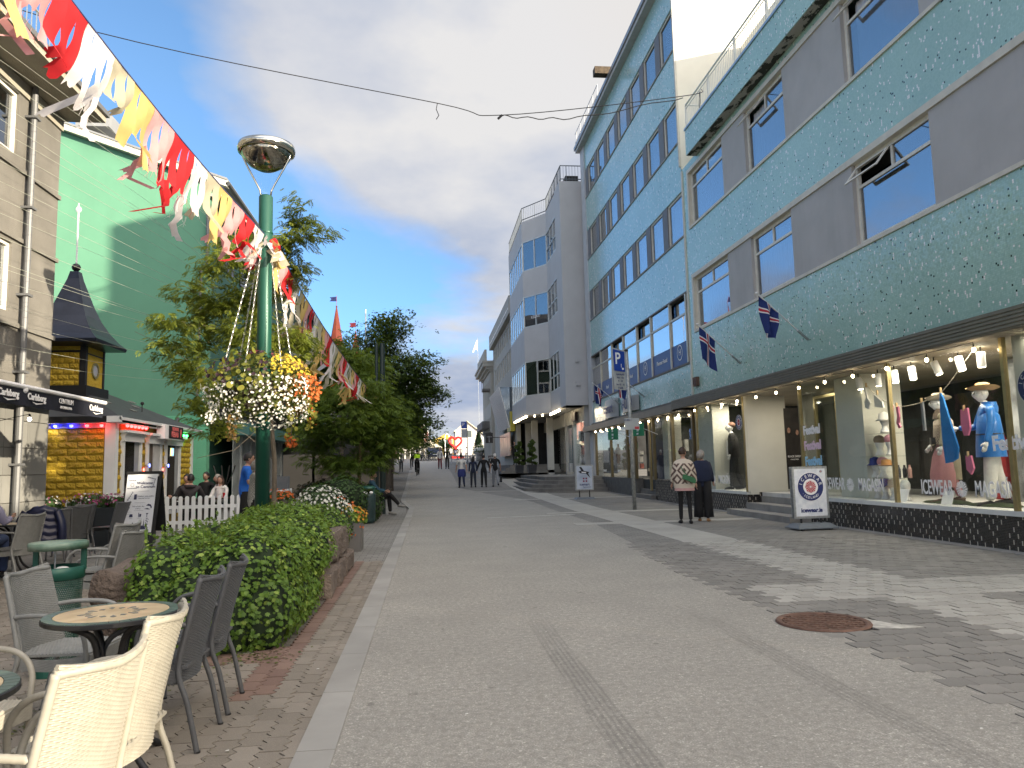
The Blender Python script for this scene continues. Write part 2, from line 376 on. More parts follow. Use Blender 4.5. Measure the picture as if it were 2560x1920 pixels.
# ================================================================ ground, road, paving
def asphalt():
    a = NT('asphalt'); n1_ = a.noise(95, 4, .75); n2_ = a.noise(1.1, 5, .6); n3_ = a.noise(420, 2, .6)
    vo = a.n('ShaderNodeTexVoronoi', i={'Scale': 60.}); a.l(a.tc.outputs['Object'], vo.inputs[0])
    cc = a.mix(a.rng(n1_, .35, .7), (.20, .192, .17), (.46, .445, .40))
    cc = a.mix(a.mth('MULTIPLY', a.mth('LESS_THAN', vo.outputs['Distance'], .26), .5), cc, (.55, .54, .50))
    cc = a.mix(a.rng(a.noise(22, 4, .65), .4, .62, 0, .5), cc, (.15, .145, .13)); cc = a.mix(a.rng(a.noise(38, 2, .6, a.map((1, 1, 1), (5, 3, 1))), .62, .70, 0, .7), cc, (.62, .60, .54))
    cc = a.mix(a.rng(n2_, .35, .7, 0, .35), cc, (.17, .165, .15))
    sp = a.n('ShaderNodeSeparateXYZ'); a.l(a.tc.outputs['Object'], sp.inputs[0]); x, y = sp.outputs[0], sp.outputs[1]
    wig = a.mth('MULTIPLY', a.mth('SUBTRACT', a.noise(.5, 2), .5), .12)
    for xc, k in ((.96, .40), (2.46, .32)):      # worn rubber marks with tread lines
        d = a.mth('ABSOLUTE', a.mth('SUBTRACT', a.mth('ADD', x, wig), xc)); band = a.rng(d, .085, .11, 1, 0)
        tread = a.rng(a.mth('SINE', a.mth('MULTIPLY', x, 175.)), -.4, .6, .35, 1.)
        fade = a.mth('MULTIPLY', a.rng(y, 5.6, 7.4, 1, 0), a.rng(n1_, .3, .6, .4, 1))
        cc = a.mix(a.mth('MULTIPLY', a.mth('MULTIPLY', band, tread), a.mth('MULTIPLY', fade, k)), cc, (.05, .05, .05))
    st = a.rng(a.noise(6.5, 2, .4), .72, .75, 0, .4); cc = a.mix(st, cc, (.08, .078, .07))
    a.set(cc, .82); a.bump(a.mth('ADD', n1_, a.mth('MULTIPLY', n3_, .4)), .55, .006); MATS['asphalt'] = a.m; return a.m
def paver_mat(name, c1, c2, rand=.5):
    a = NT(name); oi = a.n('ShaderNodeObjectInfo'); g = a.n('ShaderNodeNewGeometry')
    r_ = a.mth('FRACT', a.mth('ADD', g.outputs['Random Per Island'], oi.outputs['Random']))
    cc = a.mix(r_, c1, c2); cc = a.mix(a.rng(a.noise(1.2, 5, .6), .35, .7, 0, .45), cc, tuple(x*.62 for x in c1))
    cc = a.mix(a.rng(a.noise(230, 2, .6), .5, .75, 0, .35), cc, tuple(min(1, x*1.8) for x in c2))
    a.set(cc, .85); a.bump(a.noise(260, 3, .6), .45, .003); MATS[name] = a.m; return a.m
MASP = asphalt()
PV_L = paver_mat('paver_brown_grey', (.18, .158, .128), (.25, .222, .185))
PV_R = paver_mat('paver_red', (.16, .10, .08), (.21, .14, .11))
PV_D = paver_mat('paver_dark', (.165, .16, .148), (.225, .218, .20))
PV_W = paver_mat('paver_light', (.30, .292, .265), (.38, .372, .34))
JOINT = M('joint_sand', (.12, .11, .095), .95, .3, 30, .4, 200)
CONC = M('concrete', (.27, .265, .25), .85, .18, 2.5, .4, 180, grime=.5)
CONC_D = M('concrete_dark', (.16, .155, .145), .85, .2, 2.5, .4, 150, grime=.5)
def far_paving():
    a = NT('far_paving'); br = a.n('ShaderNodeTexBrick', i={'Scale': 1.0, 'Mortar Size': .006, 'Brick Width': .2, 'Row Height': .14})
    a.l(a.tc.outputs['Object'], br.inputs[0]); br.inputs['Color1'].default_value = (.19, .185, .17, 1); br.inputs['Color2'].default_value = (.245, .238, .22, 1); br.inputs['Mortar'].default_value = (.09, .09, .085, 1)
    cc = a.mix(a.rng(a.noise(.7, 5, .6), .35, .7, 0, .5), br.outputs[0], (.10, .098, .09)); a.set(cc, .85); a.bump(a.noise(60, 3), .3, .004); MATS['far_paving'] = a.m; return a.m
FARP = far_paving()

def strip(name, xa, xb, ys, dz, mat_, label=None):
    """sheet between x=xa(y) and x=xb(y) following the rise of the street"""
    g = G(); fa = xa if callable(xa) else (lambda y: xa); fb = xb if callable(xb) else (lambda y: xb)
    for y0, y1 in zip(ys, ys[1:]):
        g.quad((fa(y0), y0, gz(y0)+dz), (fb(y0), y0, gz(y0)+dz), (fb(y1), y1, gz(y1)+dz), (fa(y1), y1, gz(y1)+dz))
    return S(name, g, mat_, label)
YS = [-60, -20, 0, 6, 12, 18, 24, 28, 31, 33, 36, 41, 46, 52, 56, 61, 68, 75, 85, 95, 110, 125, 160, 200]
strip('ground', -300, 300, [-200]+YS+[400, 900], -.05, CONC_D, 'grey ground under street and buildings')
def rx(y): return 3.25 if y < 9 else (3.25+(y-9)*.075 if y < 18 else (3.92 if y < 30 else max(1.7, 3.92-(y-30)*.22)))
def kx(y): return -.47 if y < 26.5 else (-.47-.10*(y-26.5) if y < 31 else -.95-.01*(y-31))
strip('road', lambda y: kx(y)-.01, rx, YS, 0.0, MASP, 'light grey asphalt roadway running up the street')
strip('left_pavement_bed', -60, lambda y: kx(y)-.18, YS, -.012, JOINT, 'sandy bed under the left paving')
strip('right_pavement_bed', rx, 60, YS, -.012, JOINT, 'sandy bed under the right paving')
strip('pavement_far_left', -60, lambda y: kx(y)-.2, [11.5]+[y for y in YS if y > 11.5], .002, FARP, 'grey paved left footway beyond the planter')
strip('pavement_far_right', rx, 60, [12.9]+[y for y in YS if y > 12.9], .002, FARP, 'grey paved right footway in front of the shops')
strip('light_band', 4.42, 5.45, [12.9, 18, 24, 33, 41, 52, 61], .006, PV_W, 'long pale band of pavers in the right footway')
g = G()
for y in (17.2, 21.5, 29.5, 36.5, 47): g.box(3.4 if y < 30 else 2.2, y, gz(y)-.02, 8.2, y+.55, gz(y+.3)+.007)
S('light_cross_bands', g, PV_W, 'pale paver bands crossing the right footway')
g = G()
for y, a_, b_ in ((25.2, -.4, 3.3), (20.6, 1.6, 4.1)): g.slab([(a_, y, .003), (b_, y+.35, .003), (b_, y+.43, .003), (a_, y+.06, .003)], (0, 0, .003))
S('painted_line', g, M('worn_white_paint', (.55, .55, .52), .8, .3, 8), 'worn thin white lines across the road')

def paver_geo(wx, wy, h=.05, j=.0035, amp=.016):
    """interlocking block, zigzag long edges"""
    xs = [j, wx*.15, wx*.35, wx*.5, wx*.65, wx*.85, wx-j]; dz_ = [0, amp, -amp, 0, amp, -amp, 0]
    lo = [(x, d+j) for x, d in zip(xs, dz_)]; hi = [(x, wy+d-j) for x, d in zip(xs, dz_)][::-1]
    return lo+hi
def lay(name, root, inside, x0, x1, y0, y1, wx, wy, matf, top=.0, swap=False, n300=300, amp=.016):
    protos = {}; cells = []; row = 0; y = y0
    sh = paver_geo(wx, wy, amp=amp)
    while y < y1:
        x = x0-(wx*.5 if row % 2 else 0)
        while x < x1:
            cx, cy = (x+wx/2, y+wy/2) if not swap else (y+wy/2, x+wx/2)
            if inside(cx, cy): cells.append((math.hypot(cx-.3, cy), x, y, cx, cy))
            x += wx
        y += wy; row += 1
    cells.sort(); bulk = {}
    for k, (d, x, y, cx, cy) in enumerate(cells):
        m_ = matf(cx, cy); tz = top+rnd.uniform(-.003, .0025); 
        ax, ay = rnd.uniform(-.012, .012), rnd.uniform(-.012, .012)
        if k < n300:
            if m_.name not in protos:
                g = G(); pts = [((px-wx/2), (py-wy/2)) for px, py in sh]
                if swap: pts = [(b, a) for a, b in pts][::-1]
                n_ = len(pts); top_ = [(p[0]*.985, p[1]*.98) for p in pts]
                g.add([(a, b, -.03) for a, b in pts]+[(a, b, -.004) for a, b in pts]+[(a, b, 0) for a, b in top_],
                      [(i, (i+1) % n_, n_+(i+1) % n_, n_+i) for i in range(n_)]+[(n_+i, n_+(i+1) % n_, 2*n_+(i+1) % n_, 2*n_+i) for i in range(n_)]+[tuple(range(2*n_, 3*n_))])
                me = _mesh('paver', g, [m_]); protos[m_.name] = me
            o = bpy.data.objects.new('paver', protos[m_.name]); COL.objects.link(o); o.parent = root
            o.location = (cx, cy, tz+gz(cy)); o.rotation_euler = (ax, ay, rnd.uniform(-.008, .008))
        else:
            g = bulk.setdefault(m_.name, (G(), m_))[0]; pts = [(px-wx/2, py-wy/2) for px, py in sh]
            if swap: pts = [(b, a) for a, b in pts][::-1]
            n_ = len(pts); z_ = tz+gz(cy)
            g.add([(cx+a, cy+b, z_-.03) for a, b in pts]+[(cx+a, cy+b, z_+a*ay*.6+b*ax*.6) for a, b in pts], [(i, (i+1) % n_, n_+(i+1) % n_, n_+i) for i in range(n_)]+[tuple(range(n_, 2*n_))])
    for g, m_ in bulk.values():
        o = S('pavers', g, m_, kind='stuff'); o.parent = root
lp = S('left_pavement', G().quad((-9, .5, -.02), (-.66, .5, -.02), (-.66, 11.5, -.02), (-9, 11.5, -.02)), JOINT, 'brown-grey zigzag paving of the left footway')
inpl = lambda x, y: -3.0 < x < -1.05 and 6.3 < y < 11.2
lay('l', lp, lambda x, y: -8.6 < x < -.60 and not inpl(x, y) and not (x < -5.2 and y < 6), .6, 11.6, -8.6, -.6, .2, .125,
    lambda x, y: PV_R if (x > -1.28 and x < -1.03 and y > 5) or (5.85 < y < 6.15 and -2.6 < x < -1.2) else PV_L, top=.004, swap=True)
rp = S('right_pavement', G().quad((3.2, 1, -.02), (8.4, 1, -.02), (8.4, 12.9, -.02), (3.2, 12.9, -.02)), JOINT, 'grey block paving of the right footway with a pale cross')
def rmat(x, y):
    if 4.42 < x < 5.45 or (7.08 < y < 8.1 and x > 3.45): return PV_W
    return PV_D
lay('r', rp, lambda x, y: x > rx(y)-.12 and x < 8.12 and y < 12.95 and math.hypot(x-3.32, (y-6.2)) > .42, 3.2, 8.3, 2.2, 12.95, .2, .165, rmat, top=.004, amp=.012)
# kerb slabs
kr = S('kerb', G().box(-.66, 1, -.03, -.48, 1.95, .008), CONC, 'flat grey concrete kerb between road and left paving')
KM = M('kerb_concrete', (.30, .295, .275), .8, .15, 1.4, .45, 240, rand=.18)
y = 2.0
while y < 60:
    L_ = .98 if y < 30 else 2.0; x = kx(y+L_/2); x2 = kx(y+L_); x1 = kx(y)
    g = G(); z0, z1 = gz(y), gz(y+L_)
    g.slab([(x1-.19, y+.004, z0+.01), (x1, y+.004, z0+.01), (x2, y+L_-.004, z1+.01), (x2-.19, y+L_-.004, z1+.01)], (0, 0, -.05))
    o = P('kerb_stone', g, KM, kr); y += L_
# concrete strip along the right-hand shopfronts
g = G(); yy = 9.0
gs = S('gutter', G().box(8.13, 2, -.03, 8.36, 8.99, .006), CONC, 'pale concrete strip along the foot of the shopfront')
while yy < 37:
    P('slab', G().box(8.13, yy+.004, -.03+gz(yy), 8.36, yy+.99, .008+gz(yy)), KM, gs); yy += 1.0

# ---- manhole grate
RUST = M('rusty_iron', (.13, .075, .055), .75, .35, 9, .6, 90, metal=.3)
IRON = M('dark_pit', (.02, .018, .016), .9)
mh = E_('manhole_cover', 'round rusty manhole grate set in the right edge of the road', 'manhole cover', (3.32, 6.2, 0))
P('pit', G().lathe([(.33, -.05), (.33, -.045)], (3.32, 6.2, 0), 32), IRON, mh)
g = G(); g.lathe([(.33, -.05), (.33, .012), (.345, .018), (.375, .018), (.385, .004)], (3.32, 6.2, 0), 40, caps=False); P('rim', g, RUST, mh)
P('surround', G().prism([(3.25, 6.56), (3.5, 6.52), (3.72, 6.3), (3.83, 6.02), (4.0, 5.86), (3.78, 5.84), (3.6, 5.93), (3.68, 6.1), (3.66, 6.35), (3.5, 6.5)], -.01, .006), M('patch_concrete', (.42, .41, .37), .9, .3, 12, .8, 90), mh)
rb = None
for k in range(-4, 5):
    h_ = math.sqrt(max(.01, .325**2-(k*.072)**2))
    P('bar', G().box(3.32-h_, 6.2+k*.072-.014, -.012, 3.32+h_, 6.2+k*.072+.014, .012), RUST, mh)
for k in range(-4, 5):
    h_ = math.sqrt(max(.01, .325**2-(k*.072)**2))
    P('bar', G().box(3.32+k*.072-.01, 6.2-h_, -.014, 3.32+k*.072+.01, 6.2+h_, .008), RUST, mh)
# litter: tiny pale scraps
g = G()
for _ in range(70):
    x, y = rnd.uniform(-3, 8), rnd.uniform(3.2, 16); s_ = rnd.uniform(.004, .012); a_ = rnd.uniform(0, 3)
    g.add([(x-s_, y-s_*.6, .012), (x+s_, y-s_*.3, .0125), (x+s_*.7, y+s_, .013), (x-s_*.5, y+s_*.8, .012)], [(0, 1, 2, 3)])
S('litter', g, M('gum_white', (.6, .6, .56), .7), 'tiny pale scraps and gum on the paving', kind='stuff')
# ================================================================ right side: teal buildings
TEAL = mosaic('teal_mosaic', (.36, .56, .485), (.45, .65, .575), (.88, .86, .82), (.02, .035, .035))
TEAL2 = mosaic('teal_mosaic_bluer', (.35, .57, .55), (.43, .64, .62), (.86, .86, .84), (.05, .12, .12), S=24.)
PLIN = mosaic('dark_plinth_mosaic', (.016, .015, .014), (.035, .032, .03), (.5, .46, .4), (0, 0, 0), S=44., dark=True, rough=.2)
PANEL = M('grey_render', (.43, .42, .41), .78, .06, 1.5, .35, 120, grime=.25)
WTRIM = M('cream_paint', (.62, .59, .50), .6, .08, 5, .15, 60, grime=.3)
WFR = M('white_frame_paint', (.72, .70, .62), .5, .08, 8, .1, 80)
WALLW = M('white_render', (.80, .77, .66), .8, .04, 2, .2, 90)
GLASS = glass_mat('window_glass', .30, (.62, .68, .74))
SHOPG = glass_mat('shop_glass', .045, (.95, .97, .96))
CURT = M('sheer_curtain', (.62, .66, .76), .9, .1, 14, .3, 30)
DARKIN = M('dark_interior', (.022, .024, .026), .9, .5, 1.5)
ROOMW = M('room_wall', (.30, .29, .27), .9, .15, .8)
BRONZE = M('bronze_canopy', (.20, .175, .13), .45, .1, 6, metal=.35)
GOLD = M('brass_mullion', (.42, .34, .17), .35, .1, 9, metal=.7)
STEEL = M('galvanised_steel', (.42, .44, .45), .42, .2, 25, .1, 80, metal=.7)
PEEL = None
def peel():
    a = NT('peeling_soffit'); n_ = a.noise(1.7, 7, .62, a.map((2.2, 1, 1))); m_ = a.rng(n_, .50, .52)
    cc = a.mix(m_, (.40, .39, .34), (.045, .05, .04)); a.set(cc, .9); a.bump(a.mth('ADD', a.mth('MULTIPLY', m_, -1.), a.noise(30, 4)), .6, .03); return a.m
PEEL = peel()
BLUE = M('blue_window_film', (.015, .05, .20), .4, .1, 3)
WHITE = M('white_print', (.85, .85, .85), .6, .02)
NAVY = M('navy_print', (.02, .03, .14), .5, .05)
REDP = M('red_print', (.45, .04, .05), .5, .05)
FX = 8.35

def window(parent, y0, y1, z0, z1, x=FX+.12, t=.085, transom=None, mull=(), vent=None, curtain=True, fm=WFR, opened=False, gl=None, room=DARKIN):
    """frame (part) > pane, curtain, vent (sub-parts) on an x = const wall seen from -x"""
    g = G(); g.ring(y0, y1, z0, z1, x-.035, x+.03, t)
    if transom: g.box(x-.03, y0+t, transom-.03, x+.025, y1-t, transom+.03)
    for m_ in mull: g.box(x-.028, m_-.03, z0+t, x+.022, m_+.03, (transom-.03) if (transom and vent is None and False) else z1-t)
    if vent: g.box(x-.03, vent-.03, transom+.03, x+.025, vent+.03, z1-t)
    fr = P('window_frame', g, fm, parent)
    zt = transom if transom else z1-t
    P('pane', G().box(x-.004, y0+t-.005, z0+t-.005, x+.004, y1-t+.005, (zt-.03) if transom else z1-t+.005), gl or GLASS, fr)
    if transom:
        if vent:
            P('pane', G().box(x-.004, y0+t, transom+.03, x+.004, vent-.03, z1-t), gl or GLASS, fr)
            if opened:      # top-hung light, tilted out
                g = G(); zt_ = z1-t; h = zt_-transom-.02; dx_ = .32*h/.45
                def q(y, s_): return (x-.04-dx_*s_, y, zt_-h*.93*s_)
                for ya, yb in ((vent+.03, vent+.08), (y1-t-.05, y1-t)): g.slab([q(ya, 0), q(yb, 0), q(yb, 1), q(ya, 1)], (-.035, 0, 0))
                g.slab([q(vent+.08, .86), q(y1-t-.05, .86), q(y1-t-.05, 1), q(vent+.08, 1)], (-.035, 0, 0)); g.slab([q(vent+.08, 0), q(y1-t-.05, 0), q(y1-t-.05, .14), q(vent+.08, .14)], (-.035, 0, 0))
                sash = P('open_vent', g, fm, fr); 
            else: P('pane', G().box(x-.004, vent+.03, transom+.03, x+.004, y1-t, z1-t), gl or GLASS, fr)
        else: P('pane', G().box(x-.004, y0+t, transom+.03, x+.004, y1-t, z1-t), gl or GLASS, fr)
    if curtain:
        g = G(); n = max(8, int((y1-y0)/.035)); a_ = y0+t+.12; b_ = y1-t-.05; top = z1-t-.02
        v_ = []
        for i in range(n+1):
            yy_ = a_+(b_-a_)*i/n; dx_ = .025*math.sin(i*1.1)+.012*math.sin(i*.37+1)
            v_ += [(x+.14+dx_, yy_, z0+.03), (x+.14+dx_*.6, yy_, top)]
        g.add(v_, [(2*i, 2*i+2, 2*i+3, 2*i+1) for i in range(n)]); P('curtain', g, CURT, fr, smooth=True)
    return fr

# ---------------- nearer teal building
B1 = E_('teal_mosaic_building', 'nearest building on the right with green mosaic bands over a clothing shop', 'building', (FX, 22.7, 0))
Y0, Y1 = 4.2, 22.7
P('mosaic_band', G().box(FX, Y0, 3.42, FX+.3, Y1, 5.40), TEAL, B1)
P('mosaic_band', G().box(FX, Y0, 7.24, FX+.3, Y1, 8.71), TEAL, B1)
P('mosaic_band', G().box(FX, Y0, 10.62, FX+.3, Y1, 10.86), TEAL, B1)
P('mosaic_band', G().box(FX, 22.22, 5.40, FX+.3, Y1, 7.24), TEAL, B1); P('mosaic_band', G().box(FX, 22.22, 8.71, FX+.3, Y1, 10.62), TEAL, B1)
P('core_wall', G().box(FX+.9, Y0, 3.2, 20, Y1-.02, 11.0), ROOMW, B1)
g = G()
for z0, z1 in ((5.40, 5.47), (7.11, 7.24), (8.71, 8.78), (10.5, 10.62)): g.box(FX-.035, Y0, z0, FX+.16, Y1-.46, z1)
P('ledge', g, WTRIM, B1)
for z0, z1 in ((5.47, 7.11), (8.78, 10.5)):
    for ya, yb in ((22.14, 22.26),): P('surround', G().box(FX-.03, ya, z0, FX+.16, yb, z1), WTRIM, B1)
    for ya, yb in ((17.98, 19.47), (13.33, 15.82), (8.5, 11.04), (4.9, 6.3)):
        P('grey_panel', G().box(FX+.005, ya, z0, FX+.2, yb, z1), PANEL, B1)
    for k, (ya, yb) in enumerate(((19.47, 22.14), (15.82, 17.98), (11.04, 13.33), (6.3, 8.5))):
        window(B1, ya, yb, z0, z1, transom=z1-.48, vent=(ya+yb)/2, opened=(z0 > 8 and k in (1, 2)) or (z0 < 8 and k == 2), curtain=not (z0 < 6 and k == 2))
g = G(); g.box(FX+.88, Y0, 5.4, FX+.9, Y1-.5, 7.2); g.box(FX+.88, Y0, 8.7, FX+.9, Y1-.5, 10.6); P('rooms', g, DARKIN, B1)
# terrace slab with peeling underside, railing, set-back storey
g = G(); g.box(8.05, Y0, 10.8, 20, 21.45, 11.6); sl = P('terrace_slab', g, TEAL, B1)
P('soffit', G().box(8.075, Y0+.01, 10.79, FX-.002, 21.42, 10.802), PEEL, sl)
P('edge_flashing', G().box(8.02, Y0, 11.6, 8.16, 21.47, 11.66), M('blue_flashing', (.28, .40, .52), .4, metal=.4), sl)
RAILW = M('white_rail', (.66, .66, .62), .5)
g = G(); g.tube([(8.1, Y0, 12.42), (8.1, 21.4, 12.42)], .028, 6); g.tube([(8.1, Y0, 12.30), (8.1, 21.4, 12.30)], .012, 4); g.tube([(8.1, Y0, 11.75), (8.1, 21.4, 11.75)], .015, 4)
g.tube([(8.1, 21.4, 12.42), (9.6, 21.4, 12.42)], .025, 6); g.tube([(8.1, 21.4, 11.75), (9.6, 21.4, 11.75)], .015, 4)
rl = P('railing', g, RAILW, B1); bm_ = None
yb = 21.4
while yb > 5:
    if bm_ is None:
        bm_ = P('baluster', G().tube([(0, 0, 0), (0, 0, .68)], .0085, 5), RAILW, rl, local=True); bm_.location = Vector((8.1, yb, 11.66))-Vector(OFF[rl.name])
    else: share(bm_, rl, Vector((8.1, yb, 11.66))-Vector(OFF[rl.name]))
    yb -= .115
for i in range(11): share(bm_, rl, Vector((8.1+.13*i, 21.4, 11.66))-Vector(OFF[rl.name]))
g = G(); yb = 21.4
while yb > 5: g.box(8.075, yb-.02, 11.66, 8.125, yb+.02, 12.4); yb -= 1.85
PS('rail_post', g, RAILW, B1)
ph = P('penthouse', G().box(10.6, 9.3, 11.6, 20, Y1-.01, 15.2), WALLW, B1); P('penthouse_band', G().box(10.57, 9.3, 11.62, 10.61, Y1-.3, 12.5), TEAL, ph)
# potted plants and cable coil on the terrace
g = G()
for k in range(26): 
    a_ = rnd.uniform(0, 6.28); g.tube([(8.12, 20.3, 11.7+.02*k), (8.12+.04*math.cos(a_), 20.3+.16*math.cos(a_), 11.85+.14*math.sin(a_)+.012*k), (8.13, 20.25, 12.3)], .005, 4)
T('cable_coil', g, M('black_cable', (.015, .015, .015), .6), 'tangled black cable coil tied to the white terrace railing', 'cable')
# canopy
g = G(); g.box(7.98, Y0, 3.10, 8.6, 23.75, 3.40)
for k in range(5): g.box(7.965, Y0, 3.125+k*.055, 7.982, 23.76, 3.155+k*.055)
cn = P('canopy', g, BRONZE, B1); P('canopy_soffit', G().box(8.0, Y0+.01, 3.085, 12, 22.68, 3.099), M('soffit_beige', (.33, .29, .22), .7), cn)
P('corner_strip', G().box(FX-.03, 22.64, 3.4, FX+.02, 22.76, 10.8), WTRIM, B1)
# plinth, sills
P('plinth', G().box(FX, Y0, 0, FX+.35, 16.02, .5), PLIN, B1); P('plinth', G().box(FX, 19.05, 0, FX+.35, Y1, .5), PLIN, B1)
SILL = M('white_sill', (.68, .70, .68), .4, .06, 6)
g = G(); g.box(FX-.03, Y0, .5, FX+.37, 16.03, .575); g.box(FX-.03, 19.04, .5, FX+.37, Y1, .575); P('shop_sill', g, SILL, B1)
g = G(); g.box(FX+.37, Y0, .2, 12.5, Y1-.3, .56); P('display_floor', g, M('display_floor_white', (.6, .6, .58), .5), B1)
g = G(); g.box(12.5, Y0, .2, 12.6, Y1, 3.1); g.box(FX+.05, 22.5, .56, 12.5, 22.6, 3.09); P('shop_back_wall', g, M('shop_dark_wall', (.05, .055, .055), .8, .5, 1.2), B1)
g = G()
for y, x, wd in ((12.7, FX, .035), (16.0, FX, .03), (19.05, FX, .035), (9.94, FX, .03), (22.55, FX, .05)): g.box(x-.02, y-wd, .575, x+.05, y+wd, 3.09)
PS('mullion', g, GOLD, B1)
for ya, yb in ((4.3, 9.91), (9.97, 12.665), (12.735, 15.97), (19.085, 22.5)): P('shop_pane', G().box(FX+.01, ya, .575, FX+.018, yb, 3.09), SHOPG, B1)
PILL = M('pillar_cream', (.62, .62, .55), .6, .05, 2)
g = G(); g.box(8.75, 14.2, .56, 9.6, 15.2, 3.09); P('pillar', g, PILL, B1)
g = G(); g.box(FX+.1, 8.1, .56, FX+.3, 9.86, 3.09); P('pillar', g, PILL, B1)
g = G(); g.box(FX+.03, 21.3, .56, 8.9, 22.5, 3.09); P('pillar', g, PILL, B1)
P('photo_backdrop', G().box(10.2, 8.0, .56, 10.25, 12.1, 3.05), M('rock_photo', (.13, .145, .16), .7, .65, 2.2, col2=(.36, .38, .40)), B1)
# recessed entrance with steps
g = G(); g.box(FX+.01, 19.0, .575, FX+.06, 19.04, 3.09); g.box(FX+.06, 18.99, .5, 9.5, 19.03, 3.09); P('entrance_return', g, PILL, B1)
P('shop_pane', G().box(FX+.05, 16.0, .575, 9.6, 16.01, 3.09), SHOPG, B1)
g = G(); g.box(FX+.3, 15.98, 0, 9.7, 16.1, .56); g.box(FX+.3, 18.97, 0, 9.7, 19.2, .56); P('plinth', g, PLIN, B1)
for i in range(3): P('step', G().box(7.85+.42*i, 16.05-.25*(i == 0), -.02, 9.9, 18.98+(.3 if i == 0 else 0), .14+.16*i), CONC, B1)
g = G(); g.box(10.0, 16.1, .4, 10.06, 17.3, 3.09); g.box(10.0, 18.4, .4, 10.06, 19.0, 3.09); PS('entrance_wall', g, M('entrance_beige', (.30, .29, .25), .7), B1)
dr = P('door', G().ring(17.3, 18.4, .45, 3.0, 9.98, 10.06, .07), GOLD, B1); P('pane', G().box(10.01, 17.36, .5, 10.02, 18.34, 2.95), SHOPG, dr)
po = P('poster', G().box(9.45, 18.955, .62, 9.93, 18.985, 2.75), M('black_poster', (.015, .013, .012), .5, .6, 5), B1)
text('BLACK SHEEP', .075, WHITE, po, (9.66, 18.95, 1.47), '-y', .8); text('COLLECTION', .04, WHITE, po, (9.66, 18.95, 1.39), '-y', .9)
g = G(); g.ball((9.55, 18.96, 2.16), (.055, .01, .09), 10, 6); g.ball((9.78, 18.96, 2.1), (.05, .01, .085), 10, 6); P('portrait', g, M('portrait_skin', (.30, .17, .12), .7, .4, 20), po)
LG = emit('warm_bulb', (1, .80, .5), 9.)

def star(parent, c, r, m_, n=8, face='-x', th=.004):
    """snow-star of n thin spokes with notched ends"""
    g = G(); c = Vector(c)
    for i in range(n*2):
        a = math.pi*i/n; 
        if face == '-x': u = Vector((0, -math.cos(a), math.sin(a))); v = Vector((0, math.sin(a), math.cos(a))); nn = Vector((-th, 0, 0))
        else: u = Vector((math.cos(a), 0, math.sin(a))); v = Vector((-math.sin(a), 0, math.cos(a))); nn = Vector((0, -th, 0))
        w0, w1 = r*.035, r*.13; ln = r*(1 if i % 2 == 0 else .93)
        g.slab([c+u*r*.16+v*w0*.4, c+u*ln+v*w1, c+u*ln*.86-v*0, c+u*ln-v*w1, c+u*r*.16-v*w0*.4], nn)
    return P('star', g, m_, parent)
def roundel(parent, c, r, face='-x'):
    c = Vector(c); ax = Vector((-1, 0, 0)) if face == '-x' else Vector((0, -1, 0)); t1 = Vector((0, -1, 0)) if face == '-x' else Vector((1, 0, 0))
    d = P('roundel', G().disc(c, r, ax, 40, .004), WHITE, parent)
    P('ring', G().disc(c+ax*.003, r*.96, ax, 40, .003, r*.56), NAVY, d)
    star(d, c+ax*.006, r*.44, REDP, 8, face, .003)
    def arc(s_, a0, a1, rad, flip):
        for i, ch in enumerate(s_):
            a = a0+(a1-a0)*i/(len(s_)-1); a_ = math.radians(a)
            p = c+t1*rad*math.cos(a_)+Vector((0, 0, 1))*rad*math.sin(a_)+ax*.0065
            text(ch, r*.33 if not flip else r*.25, WHITE, d, p, face, 1, 'letter', .0015, rot=(a_-math.pi/2 if not flip else a_+math.pi/2), bold=.001*r)
    arc('ICEWEAR', 165, 15, r*.755, False); arc('·ICELAND·', 218, 322, r*.76, True); return d
roundel(B1, (8.40, 9.5, 2.33), .27); 
roundel(B1, (FX+.0, 19.35, 2.42), .2)
for yc, z, s_ in ((10.95, .86, 1.), (14.1, .86, 1.)):
    text('ICEWEAR', .34, WHITE, B1, (FX+.004, yc+.67, z), '-x', .54, 'window_lettering', .002, bold=.004)
    star(B1, (FX+.006, yc+.08, z), .135, WHITE); text('MAGASÍN', .34, WHITE, B1, (FX+.004, yc-.62, z), '-x', .56, 'window_lettering', .002, bold=.004)
star(B1, (FX+.006, 21.35, .86), .135, WHITE); text('MAGASÍN', .34, WHITE, B1, (FX+.004, 20.6, .86), '-x', .56, 'window_lettering', .002, bold=.004)
for z, c_ in ((2.02, WHITE), (1.68, M('pink_print', (.75, .55, .68), .6)), (1.34, M('sky_blue_print', (.30, .58, .80), .6))):
    text('Festival', .27, c_, B1, (FX+.004, 15.55, z), '-x', .9, 'window_lettering', .002, bold=.012, rot=.03)
text('Festival', .3, WHITE, B1, (FX+.004, 9.9, 1.55), '-x', .9, 'window_lettering', .002, bold=.012, rot=.03)
text('ICEWEAR', .12, WHITE, B1, (FX+.004, 23.5, .95), '-x', .7, 'window_lettering', .002)

